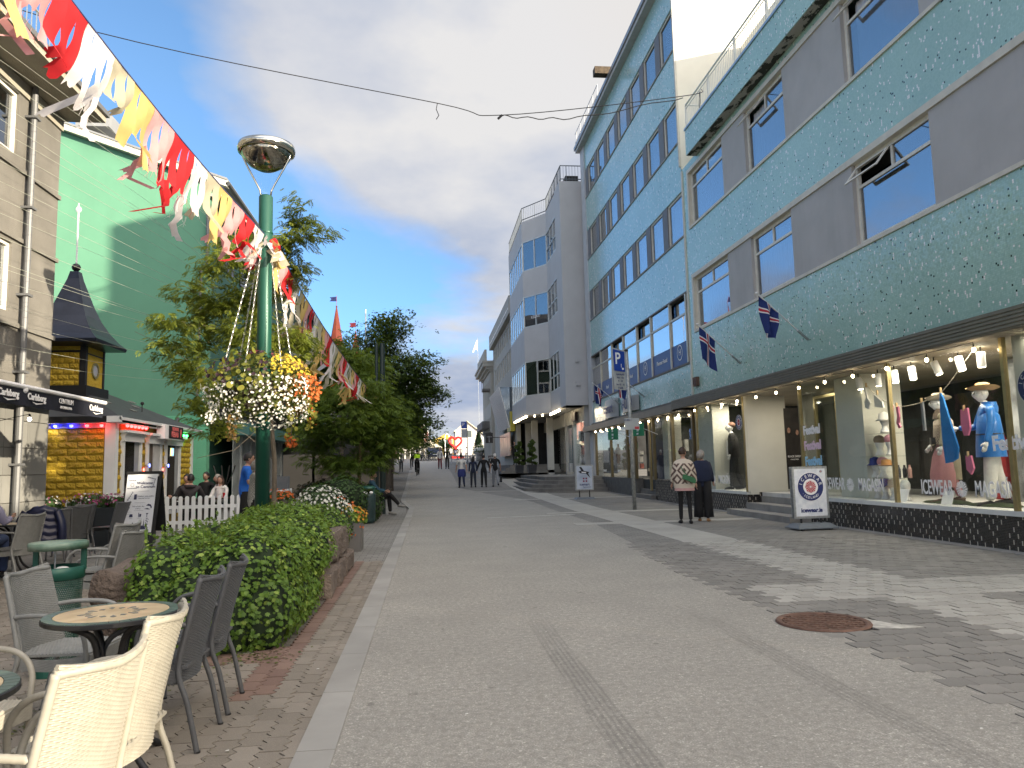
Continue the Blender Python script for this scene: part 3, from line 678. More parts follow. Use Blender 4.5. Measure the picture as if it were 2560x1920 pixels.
# ---------------- taller teal building
B2 = E_('tall_teal_building', 'taller five-storey teal building with grey window rows beyond the clothing shop', 'building', (FX, 36.9, 0))
A, Bq = 22.78, 36.95
for z0, z1 in ((3.45, 4.5), (6.86, 8.65), (10.2, 11.85), (13.4, 15.12), (16.66, 18.0)): P('mosaic_band', G().box(FX, A, z0, FX+.3, Bq, z1), TEAL2, B2)
P('core_wall', G().box(FX+.8, A, 3.3, 20, 37.7, 18.1), ROOMW, B2)
g = G(); g.box(FX-.002, 22.72, 10.9, 20, 22.80, 18.1); P('end_wall', g, WALLW, B2)
P('end_pilaster', G().box(FX-.06, Bq, 0, FX+.4, 37.75, 18.0), M('grey_white_render', (.50, .52, .54), .7, .08, 2, grime=.3), B2)
P('roof_edge', G().box(FX-.28, 22.6, 18.0, 20, 37.9, 18.16), M('coping_grey', (.45, .45, .43), .6), B2); P('roof_edge', G().box(FX-.34, 22.55, 18.16, 20, 38, 18.34), M('coping_metal', (.28, .29, .30), .4, metal=.5), B2)
P('roof_pier', G().box(FX-.06, 22.73, 11, FX+.02, 22.82, 18.0), WTRIM, B2)
MUL = M('graphite_pier', (.15, .155, .165), .6, .08, 2)
for z0, z1 in ((8.65, 10.2), (11.85, 13.4), (15.12, 16.66)):
    g = G(); g.box(FX-.03, A, z0, FX+.15, Bq, z0+.06); P('ledge', g, CONC, B2)
    for i in range(7):
        y0 = 22.92+2.0*i; P('grey_pier', G().box(FX+.01, y0+1.46, z0+.06, FX+.2, y0+1.98, z1), MUL, B2); window(B2, y0-.03, y0+1.46, z0+.06, z1, x=FX+.09, t=.07, curtain=True)
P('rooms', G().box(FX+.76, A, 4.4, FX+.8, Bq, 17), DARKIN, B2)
# ribbon of first-floor windows with blue film
ys_ = [22.95, 24.6, 26.8, 28.7, 30.8, 32.8, 35.0, 36.85]
g = G(); g.box(FX-.03, A, 4.5, FX+.12, Bq, 4.57); g.box(FX-.03, A, 6.8, FX+.12, Bq, 6.86); P('ledge', g, CONC_D, B2)
for i, (ya, yb) in enumerate(zip(ys_, ys_[1:])):
    fr = P('window_frame', G().box(FX-.03, ya-.05, 4.57, FX+.06, ya+.05, 6.8).box(FX-.01, ya+.05, 6.15, FX+.05, yb-.05, 6.22), M('cream_aluminium', (.55, .52, .42), .4, metal=.3), B2)
    dk = i % 2 == 0
    P('pane', G().box(FX+.02, ya+.05, 4.57, FX+.028, yb-.05, 6.15), glass_mat('mirror_glass', .5, (.5, .55, .6)), fr)
    P('vent_pane' if dk else 'pane', G().box(FX+(.15 if dk else .02), ya+.05, 6.22, FX+(.16 if dk else .028), yb-.05, 6.8), GLASS, fr)
    P('blue_film', G().box(FX+.012, ya+.05, 4.57, FX+.017, yb-.05, 5.3), BLUE, fr)
    if i % 2 == 1: text('Hlemmur Hostel' if i == 1 else 'Hostel', .22, WHITE, fr, (FX+.006, (ya+yb)/2, 4.95), '-x', .8)
    else:
        text('H', .3, WHITE, fr, (FX+.006, (ya+yb)/2, 5.0), '-x'); P('wreath', G().disc((FX+.008, (ya+yb)/2, 5.0), .26, (-1, 0, 0), 22, .003, .23), WHITE, fr)
# ground floor shops
P('canopy', G().box(7.98, 23.77, 3.05, 8.6, 38.0, 3.30), BRONZE, B2); P('canopy', G().box(8.2, 23.77, 3.30, 8.36, 36.9, 3.42), CONC_D, B2)
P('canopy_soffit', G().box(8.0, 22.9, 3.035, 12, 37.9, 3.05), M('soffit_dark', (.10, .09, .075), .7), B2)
P('plinth', G().box(FX, 22.8, 0, FX+.3, 27.1, .78), PLIN, B2); P('plinth', G().box(FX, 29.65, 0, FX+.3, 36.95, .80), M('plinth_grey', (.10, .10, .095), .6, .3, 4), B2)
g = G()
for y in (22.9, 24.96, 27.15, 29.62, 30.81, 33.66, 36.7): g.box(FX-.03, y-.07, .78, FX+.08, y+.07, 3.05)
PS('mullion', g, M('bronze_mullion', (.16, .13, .07), .4, metal=.5), B2)
for ya, yb in ((22.97, 24.89), (25.03, 27.08), (29.69, 30.74), (30.88, 33.59), (33.73, 36.63)): P('shop_pane', G().box(FX+.02, ya, .8, FX+.028, yb, 3.04), SHOPG, B2)
P('column', G().box(FX+.2, 26.0, .8, FX+.7, 26.6, 3.04), PILL, B2)
g = G(); g.box(11, 22.8, 0, 11.1, 37, 3.04); g.box(FX+.3, 22.8, .3, 11, 37, .75); P('shop_interior', g, M('shop_dark_wall', (.05, .05, .05), .8), B2)
d2 = P('doorway', G().box(9.2, 27.2, .3, 9.25, 29.6, 3.04), M('dark_blue_door', (.01, .012, .06), .5), B2); P('door_leaf', G().box(FX+.1, 27.9, .35, FX+.15, 28.1, 3.0), GOLD, d2)
for i in range(2): P('step', G().box(8.2+.3*i, 27.2, 0, 9.2, 29.6, .2+.18*i), CONC_D, B2)
SIGNM = M('brushed_sign_metal', (.50, .50, .48), .42, .12, 30, metal=.35)
def signbox(y0, y1, z0, z1, s_, m_, lab):
    g = G(); n = 8; pts = []
    for i in range(n+1):
        t = i/n; pts.append((8.3-.16*math.sin(math.pi*t), y0+(y1-y0)*t))
    v_ = [(x, y, z0) for x, y in pts]+[(x, y, z1) for x, y in pts]; g.add(v_, [(i, i+1, n+2+i, n+1+i) for i in range(n)]+[tuple(range(n+1)), tuple(range(n+1, 2*n+2))])
    o = T('shop_sign', g, SIGNM, lab, 'sign', 'curved metal signs over the canopy'); text(s_, .62, m_, o, (8.12, (y0+y1)/2, (z0+z1)/2), '-x', .9, bold=.008); return o
signbox(31.8, 34.3, 3.45, 4.28, 'icemart', NAVY, 'curved metal sign reading icemart on teal mosaic above the canopy')
signbox(28.6, 31.1, 3.5, 4.1, '\\HU  O', NAVY, 'curved metal sign right of the icemart one, half behind the parking sign pole')
def shelfgoods(parent, y0, y1, x, z0, z1, n, cols, seed=1):
    q = random.Random(seed)
    for k in range(n):
        y = q.uniform(y0, y1); z = q.uniform(z0, z1); s_ = q.uniform(.08, .3)
        T('shop_goods', G().box(x, y, z, x+.15, y+s_, z+s_*q.uniform(.8, 2)), M('goods_%d' % (k % len(cols)), cols[k % len(cols)], .7, .3, 6),
          'coloured merchandise behind the souvenir shop windows', 'merchandise', 'merchandise in the souvenir shop windows')
shelfgoods(B2, 23.2, 36.3, 9.6, .8, 2.4, 34, [(.25, .3, .35), (.05, .10, .3), (.35, .12, .1), (.45, .42, .35), (.1, .2, .12), (.5, .5, .48)], 4)
text('icemart', .2, WHITE, B2, (FX+.01, 32.3, 1.1), '-x'); text('icemart', .2, WHITE, B2, (FX+.01, 35.0, 1.1), '-x'); text('ICEWEAR', .18, WHITE, B2, (FX+.01, 24.0, 1.35), '-x', .6); text('GARDUR', .18, WHITE, B2, (FX+.01, 24.0, 1.15), '-x', .6)
# beam end on the roof, roof rail
T('roof_beam', G().box(7.45, 30.3, 18.36, 8.4, 30.7, 18.68), M('old_timber', (.07, .05, .03), .8, .4, 9, .5, 40), 'weathered timber beam end jutting over the taller roof edge', 'beam')
g = G()
for y in range(33, 39): g.tube([(8.2, y, 18.34), (8.2, y, 19.3)], .02, 4)
for z in (18.8, 19.3): g.tube([(8.2, 33, z), (8.2, 38.4, z)], .02, 4)
T('roof_railing', g, STEEL, 'thin grey railing at the far end of the taller teal roof', 'railing')

# ---------------- grey building with folded bay windows
B3 = E_('grey_bay_building', 'smooth grey building with folded bay windows past the teal buildings', 'building', (7.3, 43.6, 0))
GREY = M('grey_render_smooth', (.50, .50, .50), .75, .05, 1.2, .15, 90)
GREY2 = GREY
PL = [(8.6, 38.3), (7.26, 38.3), (7.26, 43.4), (6.02, 45.2), (6.02, 52.7)]
def band(z0, z1, off=0.):
    g = G(); pl = [(x-off, y-off*.3) for x, y in PL]; g.prism((pl+[(14, 52.7), (14, 38.3)])[::-1], z0, z1); return g
P('wall_band', band(4.48, 5.62), GREY, B3); P('wall_band', band(7.75, 9.85), GREY, B3); P('wall_band', band(11.8, 13.4), GREY, B3); P('wall_band', band(15.3, 16.6), GREY, B3)
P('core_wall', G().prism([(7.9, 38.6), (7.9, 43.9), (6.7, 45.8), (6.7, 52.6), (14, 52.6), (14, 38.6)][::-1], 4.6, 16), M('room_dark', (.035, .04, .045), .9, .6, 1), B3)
P('fin', G().box(7.2, 38.25, 4.48, 8.6, 39.9, 16.6), GREY, B3)
# small square vents on the fin
for z in (5.5, 6.75): P('vent', G().box(7.75, 38.16, z, 7.95, 38.25, z+.22), GREY, B3)
def bay(p, q, z0, z1, n, rail=None):
    fr = None; g = G(); p = Vector((*p, 0)); q = Vector((*q, 0)); d = (q-p); nn = Vector((d.y, -d.x, 0)).normalized()
    if nn.x > 0: nn = -nn
    for i in range(n+1):
        c = p+d*i/n; e = d.normalized()*.04
        g.slab([c-e+Vector((0, 0, z0)), c+e+Vector((0, 0, z0)), c+e+Vector((0, 0, z1)), c-e+Vector((0, 0, z1))], -nn*.07)
    for z in (z0, z1-.07)+((rail,) if rail else ()): g.slab([p+Vector((0, 0, z)), q+Vector((0, 0, z)), q+Vector((0, 0, z+.07)), p+Vector((0, 0, z+.07))], -nn*.06)
    fr = P('window_frame', g, M('light_aluminium', (.55, .57, .55), .4, metal=.3), B3)
    for i in range(n):
        a_ = p+d*(i+.05)/n-nn*.03; b_ = p+d*(i+.95)/n-nn*.03
        P('pane', G().slab([a_+Vector((0, 0, z0)), b_+Vector((0, 0, z0)), b_+Vector((0, 0, z1)), a_+Vector((0, 0, z1))], -nn*.006), glass_mat('bay_glass', .22, (.6, .66, .68)), fr)
    return fr
for z0, z1 in ((5.62, 7.75), (9.85, 11.8), (13.4, 15.3)):
    bay((7.26, 39.9), (7.26, 43.4), z0, z1, 3, z0+.8); f3 = bay((7.26, 43.4), (6.02, 45.2), z0, z1, 2); bay((6.02, 45.2), (6.02, 52.6), z0, z1, 7)
    if 9 < z0 < 10: text('KELING', .24, WHITE, f3, (6.62, 44.22, z0+.55), Matrix.Rotation(-.97, 4, 'Z') @ Matrix(((1, 0, 0, 0), (0, 0, -1, 0), (0, 1, 0, 0), (0, 0, 0, 1))), 1)
g = G(); zt = 17.5
loop = [(8.6, 38.35), (7.3, 38.35), (7.3, 43.4), (6.06, 45.2), (6.06, 52.6)]
for z in (16.75, 17.5): g.tube([(x, y, z) for x, y in loop], .03, 5)
for (xa, ya), (xb, yb) in zip(loop, loop[1:]):
    n = int(math.hypot(xb-xa, yb-ya)/.16)
    for i in range(n+1): g.tube([(xa+(xb-xa)*i/n, ya+(yb-ya)*i/n, 16.6), (xa+(xb-xa)*i/n, ya+(yb-ya)*i/n, 17.5)], .011 if i % 6 else .025, 4, caps=False)
P('roof_railing', g, M('dark_rail', (.12, .14, .16), .5, metal=.5), B3)
P('roof_furniture', G().box(7.7, 39, 16.6, 8.4, 40.2, 17.2), DARKIN, B3)
# ground floor of it: raised, glazed
WST = M('pale_stone_pier', (.42, .42, .40), .7, .08, 2)
g = G()
for x, y in ((8.2, 38.5), (8.2, 41.6), (8.2, 43.9), (7.5, 46.6), (6.9, 49.2), (6.9, 52.4)): g.box(x, y, .3, x+.4, y+.28, 4.48)
g.box(8.25, 38.6, 3.7, 8.5, 52.6, 4.47)
PS('pier', g, WST, B3)
g = G()
for ya, yb in ((38.8, 39.7), (39.8, 40.7), (40.8, 41.6)): g.box(8.3, ya, 1.05, 8.31, yb, 3.7)
for ya, yb in ((44.2, 46.5), (46.9, 49.1)): g.box(8.3, ya, 1.05, 8.31, yb, 3.7)
PS('shop_pane', g, SHOPG, B3); P('shop_wall', G().box(9.8, 38.6, .9, 9.9, 52.6, 4.4), M('shop_mid', (.09, .095, .10), .8, .5, 1.5), B3)
P('soffit', G().box(6.2, 46, 4.395, 8.6, 52.6, 4.47), CONC_D, B3)
P('door', G().box(8.22, 42.2, 1.0, 8.28, 43.3, 3.5), M('teal_glass_door', (.07, .12, .14), .2), B3)
P('shop_sign', G().box(8.05, 40.3, 3.8, 8.2, 41.3, 4.3), M('dark_sign', (.04, .02, .02), .5), B3)
T('yellow_fascia', G().box(5.9, 53.0, 3.9, 6.25, 55.2, 5.3), M('yellow_panel', (.42, .36, .03), .5), 'yellow fascia panel beside the folded bays', 'sign')
# stepped podium
for i in range(5):
    o_ = .38*i; z = .14+.17*i; x0, yf = 4.25+o_, 34.0+o_
    pl = [(8.34, yf), (x0+2.2, yf-.05), (x0+.8, yf+.5), (x0, yf+1.6), (x0, 49), (8.34, 49)]
    if i == 0: st = T('podium_steps', G().prism(pl, -.1, z+.02), CONC_D, 'dark semi-round stone steps up to the raised shop terrace', 'steps')
    else: P('step', G().prism(pl, z-.17, z+.02), CONC_D, st)
for i in range(3): P('step', G().box(4.55+.3*i, 46.6+.35*i, .95+.18*i, 8.3, 53, 1.13+.18*i), CONC_D, st)
# ---------------- pale long building, glass bay, older corniced building
B4 = E_('pale_office_building', 'long pale grey office building with two rows of small windows', 'building', (6.3, 60, 0))
PALE = M('pale_render', (.40, .39, .345), .8, .06, 1, .2, 60, grime=.3)
xw = 6.3
def wallrow(parent, x, y0, y1, z0, z1, wins, wz0, wz1, m_):
    g = G(); g.box(x, y0, z0, x+.3, y1, wz0); g.box(x, y0, wz1, x+.3, y1, z1); e = y0
    for a, b in wins: g.box(x, e, wz0, x+.3, a, wz1); e = b
    g.box(x, e, wz0, x+.3, y1, wz1); P('wall', g, m_, parent)
    for a, b in wins:
        fr = P('window_frame', G().ring(a, b, wz0, wz1, x+.05, x+.12, .07).box(x+.06, (a+b)/2-.03, wz0, x+.11, (a+b)/2+.03, wz1), WFR, parent)
        P('pane', G().box(x+.08, a+.05, wz0+.05, x+.09, b-.05, wz1-.05), GLASS, fr)
wn = [(53.2+1.75*i, 54.35+1.75*i) for i in range(9)]
wallrow(B4, xw, 52.75, 70, 8.1, 10.6, wn, 8.7, 10.2, PALE); wallrow(B4, xw, 52.75, 70, 10.6, 12.4, wn, 11.0, 12.1, PALE)
P('wall', G().box(xw, 52.75, 1, xw+.3, 70, 8.1), PALE, B4); P('core_wall', G().box(xw+.6, 52.8, 0, 16, 70, 12.4), DARKIN, B4)
P('roof_band', G().box(xw-.35, 52.7, 12.4, 16, 70.2, 13.7), PALE, B4)
g = G()
for i in range(24): g.box(xw-.38, 53.2+.7*i, 12.75, xw-.34, 53.5+.7*i, 12.9)
P('roof_slot', g, WHITE, B4)
g = G(); P('glass_bay', G().slab([(5.2, 53.5, 7.1), (6.3, 53.5, 7.1), (6.3, 53.5, 4.2), (5.9, 53.5, 4.2)], (0, 8.2, 0)), M('mirror_bay', (.30, .36, .42), .08, .3, 1.5, metal=.7), B4)
g = G()
for i in range(13):
    y = 53.5+8.2*i/12; g.slab([(5.16, y-.05, 7.12), (5.22, y-.05, 7.12), (5.92, y-.05, 4.2), (5.86, y-.05, 4.2)], (0, .1, 0))
PS('glazing_bar', g, WHITE, B4)
P('shop_window', G().box(5.95, 54, 2.2, 6.02, 61.5, 3.9), M('lit_shopfront', (.35, .28, .22), .3, .6, 1.2), B4)
sg = T('round_hanging_sign', G().disc((6.4, 57.9, 4.65), .38, (0, -1, 0), 28, .08), WHITE, 'round white hanging sign with red dot beside the sloped glass bay', 'sign'); P('dot', G().disc((6.4, 57.81, 4.65), .07, (0, -1, 0), 12, .01), REDP, sg)
text('WATER', .16, NAVY, sg, (6.4, 57.80, 4.83), '-y'); text('GARDEN', .14, NAVY, sg, (6.4, 57.80, 4.46), '-y')
B5 = E_('corniced_building', 'older pale building with a heavy cornice at the far end of the right side', 'building', (6, 75, 0))
wn = [(70.6+1.5*i, 71.4+1.5*i) for i in range(6)]
for z0, z1, a, b in ((1.5, 4.2, 2, 3.8), (4.2, 6.4, 4.4, 6.1), (6.4, 10.4, 7.4, 9.7)): wallrow(B5, 6.0, 70.2, 80, z0, z1, wn, a, b, PALE)
P('core_wall', G().box(6.6, 70.2, 0, 16, 80, 12), DARKIN, B5); P('end_wall', G().box(6.0, 70.15, 1, 16, 70.2, 10.4), PALE, B5)
g = G()
for i, (o_, z0, z1) in enumerate(((.15, 10.4, 10.6), (.4, 10.6, 10.85), (.7, 10.85, 11.2), (.8, 11.2, 11.4))): g.box(6-o_, 70.15-o_*.4, z0, 16, 80+o_, z1)
g.box(5.5, 70.1, 11.4, 5.7, 80.3, 12.5); P('cornice', g, PALE, B5)
for i, z in enumerate((4.5, 8.6)): P('balcony', G().box(5.3, 70.4, z, 6.0, 72.2, z+.2).ring(70.4, 72.2, z+.2, z+1.1, 5.3, 5.34, .05), CONC_D, B5)
P('canopy', G().box(5.3, 72, 5.1, 6, 80, 5.8), CONC_D, B5)

# area lights added to brighten the shop interiors, besides the spots and bulbs
def shop_light(x, y, z, e, sx_=1.5, col=(1, .88, .70)):
    l = bpy.data.lights.new('shop_fill_light', 'AREA'); l.energy = e; l.color = col; l.shape = 'RECTANGLE'; l.size = sx_; l.size_y = .6; o = bpy.data.objects.new('shop_fill_light', l); COL.objects.link(o); o.location = (x, y, z)
for y in (5.5, 9.3, 11.0, 12.6, 20.6): shop_light(9.1, y, 3.02, 17)
shop_light(9.3, 17.6, 3.02, 7)
for y in (24, 26.2, 31.5, 35): shop_light(9.4, y, 3.0, 12)
for y in (40.3, 45.5): shop_light(9.0, y, 4.2, 16, col=(.85, .95, 1))
# ================================================================ left side
ROUGH = M('roughcast', (.165, .158, .14), .95, .2, 1.2, .9, 75, grime=.25, dist=.02)
ROUGHL = M('roughcast_frieze', (.36, .335, .27), .95, .15, 1.2, .8, 70, grime=.3, dist=.015)
CLAD = M('stone_cladding', (.22, .22, .205), .6, .12, 1.5, .15, 60, rand=.3)
PIPE = M('grey_downpipe', (.13, .135, .14), .5, .08, 4, metal=.2)
BLACK = M('black_paint', (.012, .012, .013), .5, .2, 5)
NAVYC = M('navy_awning_cloth', (.009, .011, .022), .75, .25, 6, .1, 200)
LX = -7.2
LB = E_('roughcast_building', 'grey roughcast building at the left edge with a restaurant awning', 'building', (LX, 15.2, 0))
def lwall(y0, y1, z0, z1, wins):
    g = G(); e = y0
    zs = sorted({z0, z1, *[w[2] for w in wins], *[w[3] for w in wins]})
    for za, zb in zip(zs, zs[1:]):
        inn = sorted([w for w in wins if w[2] <= za and w[3] >= zb]); e = y0
        for w in inn: g.box(LX-.3, e, za, LX, w[0], zb); e = w[1]
        g.box(LX-.3, e, za, LX, y1, zb)
    return g
wins = [(yy-2.05, yy, z0, z1) for yy in (13.67, 10.2, 6.7) for z0, z1 in ((4.27, 5.49), (7.09, 8.24))]
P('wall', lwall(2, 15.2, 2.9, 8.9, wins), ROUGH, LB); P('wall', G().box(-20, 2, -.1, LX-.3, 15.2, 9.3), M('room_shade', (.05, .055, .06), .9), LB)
P('end_wall', G().box(-20, 15.19, 0, LX-.02, 15.21, 9.2), ROUGH, LB)
for (ya, yb, z0, z1) in wins:
    g = G().ring(ya, yb, z0, z1, LX-.14, LX-.05, .06); g.box(LX-.13, yb-.62, z0, LX-.06, yb-.56, z1); g.box(LX-.13, yb-1.3, z0, LX-.06, yb-1.24, z1)
    fr = P('window_frame', g, WFR, LB); P('pane', G().box(LX-.10, ya+.05, z0+.05, LX-.095, yb-.05, z1-.05), GLASS, fr)
    P('blind', G().box(LX-.27, ya+.08, z0+.05, LX-.26, yb-.7, z1-.1), CURT, fr)
g = G()
for z in (6.83, 4.02, 5.56): g.box(LX, 2, z, LX+.05, 15.22, z+.08)
P('string_course', g, ROUGH, LB)
P('frieze', G().box(LX, 2, 8.26, LX+.04, 15.22, 8.50), ROUGHL, LB)
g = G(); g.box(-8.5, 2, 8.52, -6.42, 15.35, 8.66); P('cornice', g, ROUGHL, LB); P('gutter', G().box(-6.43, 2, 8.64, -6.36, 15.38, 8.74), PIPE, LB)
P('parapet', G().box(-8.4, 2, 8.66, -6.75, 14.3, 9.15), M('cream_parapet', (.48, .44, .33), .85, .12, 2, .3, 60, grime=.6), LB)
g = G(); g.tube([(-6.8, 2, 9.62), (-6.8, 13.8, 9.62)], .025, 5)
for i in range(60): g.tube([(-6.8, 13.8-.16*i, 9.15), (-6.8, 13.8-.16*i, 9.62)], .01, 4, caps=False)
P('roof_railing', g, STEEL, LB)
g = G(); g.tube([(LX+.12, 13.95, 8.5), (LX+.12, 13.95, 3.2)], .055, 10); g.tube([(LX+.12, 13.95, 3.2), (LX+.12, 13.95, 0)], .06, 10)
for z in (7.9, 6.2, 4.6, 3.22, 1.6): g.box(LX, 13.86, z, LX+.2, 14.04, z+.04)
P('downpipe', g, PIPE, LB, smooth=False)
P('plinth_wall', G().box(LX-.3, 12.95, 0, LX-.03, 15.2, 2.9), JOINT, LB)
for j in range(6):
    for i, (ya, yb) in enumerate(((12.98, 13.7), (13.7, 14.45), (14.45, 15.2))): P('panel', G().box(LX-.03, ya+.006, .48*j+.006, LX+.01, yb-.006, .48*j+.474), CLAD, LB)
P('shopfront', G().box(LX-.2, 2, 0, LX-.15, 12.9, 2.9), M('dark_restaurant_glass', (.006, .010, .012), .12), LB)
g = G()
for y in (12.7, 11.2, 9.4): g.box(LX-.12, y, 0, LX-.02, y+.12, 2.9)
PS('shopfront_frame', g, BLACK, LB)
g = G(); g.slab([(LX, 2, 3.06), (LX, 15.3, 3.06), (LX+.75, 15.3, 2.86), (LX+.75, 2, 2.86)], (0, 0, -.1)); P('ledge_roof', g, M('dark_ledge', (.10, .092, .08), .9, .3, 3, .6, 40), LB)
# awning
AW = E_('restaurant_awning', 'dark navy restaurant awning with white lettering on its valance', 'awning', (LX, 12.3, 2.5))
P('canvas', G().slab([(LX+.05, 5, 2.95), (LX+.05, 12.2, 2.95), (-5.02, 12.2, 2.52), (-5.02, 5, 2.52)], (0, 0, -.02)), NAVYC, AW)
P('front_bar', G().tube([(-5.0, 5, 2.52), (-5.0, 12.3, 2.52)], .03, 8), WHITE, AW)
g = G(); n = 60
for i in range(n):
    ya, yb = 5+7.22*i/n, 5+7.22*(i+1)/n; fx = lambda y: -5.0+.012*math.sin(y*9)
    g.quad((fx(ya), ya, 2.28), (fx(yb), yb, 2.28), (-5.0, yb, 2.5), (-5.0, ya, 2.5))
va = P('valance', g, NAVYC, AW)
for y in (9.55, 9.86+.35, 11.95): 
    text('Carlsberg', .115, WHITE, va, (-4.983, y, 2.405), '+x', 1.0, bold=.0035)
    g = G(); g.slab([(-4.984, y-.12, 2.345), (-4.984, y-.02, 2.315), (-4.984, y+.12, 2.335), (-4.984, y+.2, 2.35), (-4.984, y, 2.333)], (.003, 0, 0)); P('flourish', g, WHITE, va)
text('CENTRUM', .10, WHITE, va, (-4.983, 11.0, 2.42), '+x', .9); text('-KITCHEN & BAR-', .05, WHITE, va, (-4.983, 11.0, 2.335), '+x', .9, bold=.001)
g = G(); g.tube([(-5.0, 9.95, 2.52), (-5.5, 10.2, 2.4), (-7.1, 10.3, 2.3)], .03, 6); g.ball((-5.02, 9.95, 2.49), (.05, .06, .06)); P('folding_arm', g, WHITE, AW)
BULBW = emit('festoon_bulb', (1, .93, .82), 6.)
def bulb_string(name, pts, label, mats_=(BLACK, BULBW), r=.028, drop=.07, hot=None):
    root = E_(name, label, 'string lights', pts[0]); g = G(); g.tube(pts, .006, 4); P('cable', g, BLACK, root)
    for p in (hot or pts):
        g = G(); g.lathe([(.004, 0), (.016, -.01), (.016, -drop*.6), (.010, -drop*.7)], p, 8); P('socket', g, mats_[0], root)
        g = G(); g.ball((p[0], p[1], p[2]-drop-.01), (r, r, r*1.15), 8, 6); P('bulb', g, mats_[1], root, smooth=True)
    return root
bulb_string('string_lights', [(-6.0, 12.1, 2.35), (-6.3, 11.4, 2.15), (-6.5, 10.7, 1.98), (-6.7, 10, 2.0)], 'three lit bulbs on a cable sagging under the navy awning')
# wall lantern on the left door side is out of view

# ---------------- yellow kiosk
K = E_('yellow_kiosk', 'small yellow kiosk with black roof, spired corner tower and coloured bulbs', 'kiosk', (LX, 18.3, 0))
YEL = M('yellow_block', (.50, .34, .025), .75, .14, 3, .9, 22, dist=.03, rand=.12)
YELB = M('yellow_joint', (.20, .135, .012), .8)
SLATE = M('black_roofing', (.045, .046, .05), .55, .2, 2.5, .3, 60)
SPM = M('spire_metal', (.022, .026, .042), .32, .25, 3, .1, 20, metal=.2)
WP = M('white_gloss_wood', (.74, .76, .76), .45, .05, 4, .08, 50)
P('body', G().box(-13, 18.3, -.02, LX, 24, 2.62), YELB, K)
def blocks(parent, x0, x1, yy, z0, z1, axis, bw=.34, bh=.155, skip=None):
    """rock-faced pressed blocks, one shared mesh"""
    g = G(); q = random.Random(3); nx, nz_ = 7, 4; W_, H_ = bw-.012, bh-.010; v_ = []; f_ = []
    for j in range(nz_):
        for i in range(nx):
            e = i in (0, nx-1) or j in (0, nz_-1); v_.append((W_*i/(nx-1), -(0 if e else q.uniform(.012, .045)), H_*j/(nz_-1)))
    for j in range(nz_-1):
        for i in range(nx-1): a = j*nx+i; f_.append((a, a+1, a+1+nx, a+nx))
    g.add(v_, f_)
    b0 = P('brick', g, YEL, parent, local=True); first = True; off = Vector(OFF[parent.name]); r_ = 0; z = z0
    while z+bh*.5 < z1:
        x = x0-(bw/2 if r_ % 2 else 0)
        while x < x1-.02:
            a, b = max(x, x0), min(x+bw, x1)
            if b-a > .06 and not (skip and skip((a+b)/2, z+bh/2)):
                loc = Vector((a, yy, z)) if axis == 'y' else Vector((yy, a, z)); rot = (0, 0, 0) if axis == 'y' else (0, 0, R(90))
                o = b0 if first else share(b0, parent, (0, 0, 0)); first = False
                o.location = loc-off; o.rotation_euler = rot; o.scale = ((b-a)/bw, 1, min(bh, z1-z)/bh)
                if r_ % 2: o.scale.x *= -1; o.location += (Vector((b-a-.012, 0, 0)) if axis == 'y' else Vector((0, b-a-.012, 0)))
            x += bw
        z += bh; r_ += 1
blocks(K, -9.9, -7.42, 18.298, 0.02, 2.5, 'y', .42)
wins3 = [(18.76, 19.75, 'w'), (20.32, 21.2, 'd'), (21.7, 22.75, 'w')]
def sk(y, z): return any(a-.12 < y < b+.12 for a, b, _ in wins3) and z < 2.36
blocks(K, 18.42, 23.9, LX-.002, 0.02, 2.5, 'x', .30, skip=sk)
g = G(); g.box(-7.40, 18.25, 0, -7.16, 18.42, 2.62); g.box(LX-.02, 23.86, 0, LX+.05, 24.02, 2.5); PS('corner_post', g, WP, K)
for a, b, t_ in wins3:
    g = G(); g.ring(a-.1, b+.1, .3 if t_ == 'w' else .05, 2.36, LX-.02, LX+.06, .11); g.box(LX-.02, a-.12, 2.2, LX+.1, b+.12, 2.44); g.box(LX-.02, a-.2, 2.40, LX+.2, b+.2, 2.46)
    for y in (a-.14, b+.06): g.slab([(LX, y, 2.1), (LX+.14, y, 2.38), (LX+.14, y, 2.42), (LX, y, 2.42)], (0, .08, 0))
    fr = P('window_frame' if t_ == 'w' else 'door_frame', g, WP, K)
    P('pane' if t_ == 'w' else 'doorway', G().box(LX+.008, a+.02, .35, LX+.014, b-.02, 2.24), M('dark_kiosk_glass', (.02, .018, .016), .08, .4, 2) if t_ == 'w' else M('brown_doorway', (.10, .075, .06), .6), fr)
    if t_ == 'w': P('inner_jamb', G().box(LX+.015, b-.3, .35, LX+.02, b-.02, 2.24), M('grey_jamb', (.30, .31, .32), .5), fr)
    else: P('door_leaf', G().box(LX+.015, b-.5, .2, LX+.04, b-.05, 2.2), M('grey_white_door', (.50, .50, .49), .5, .1, 6), fr)
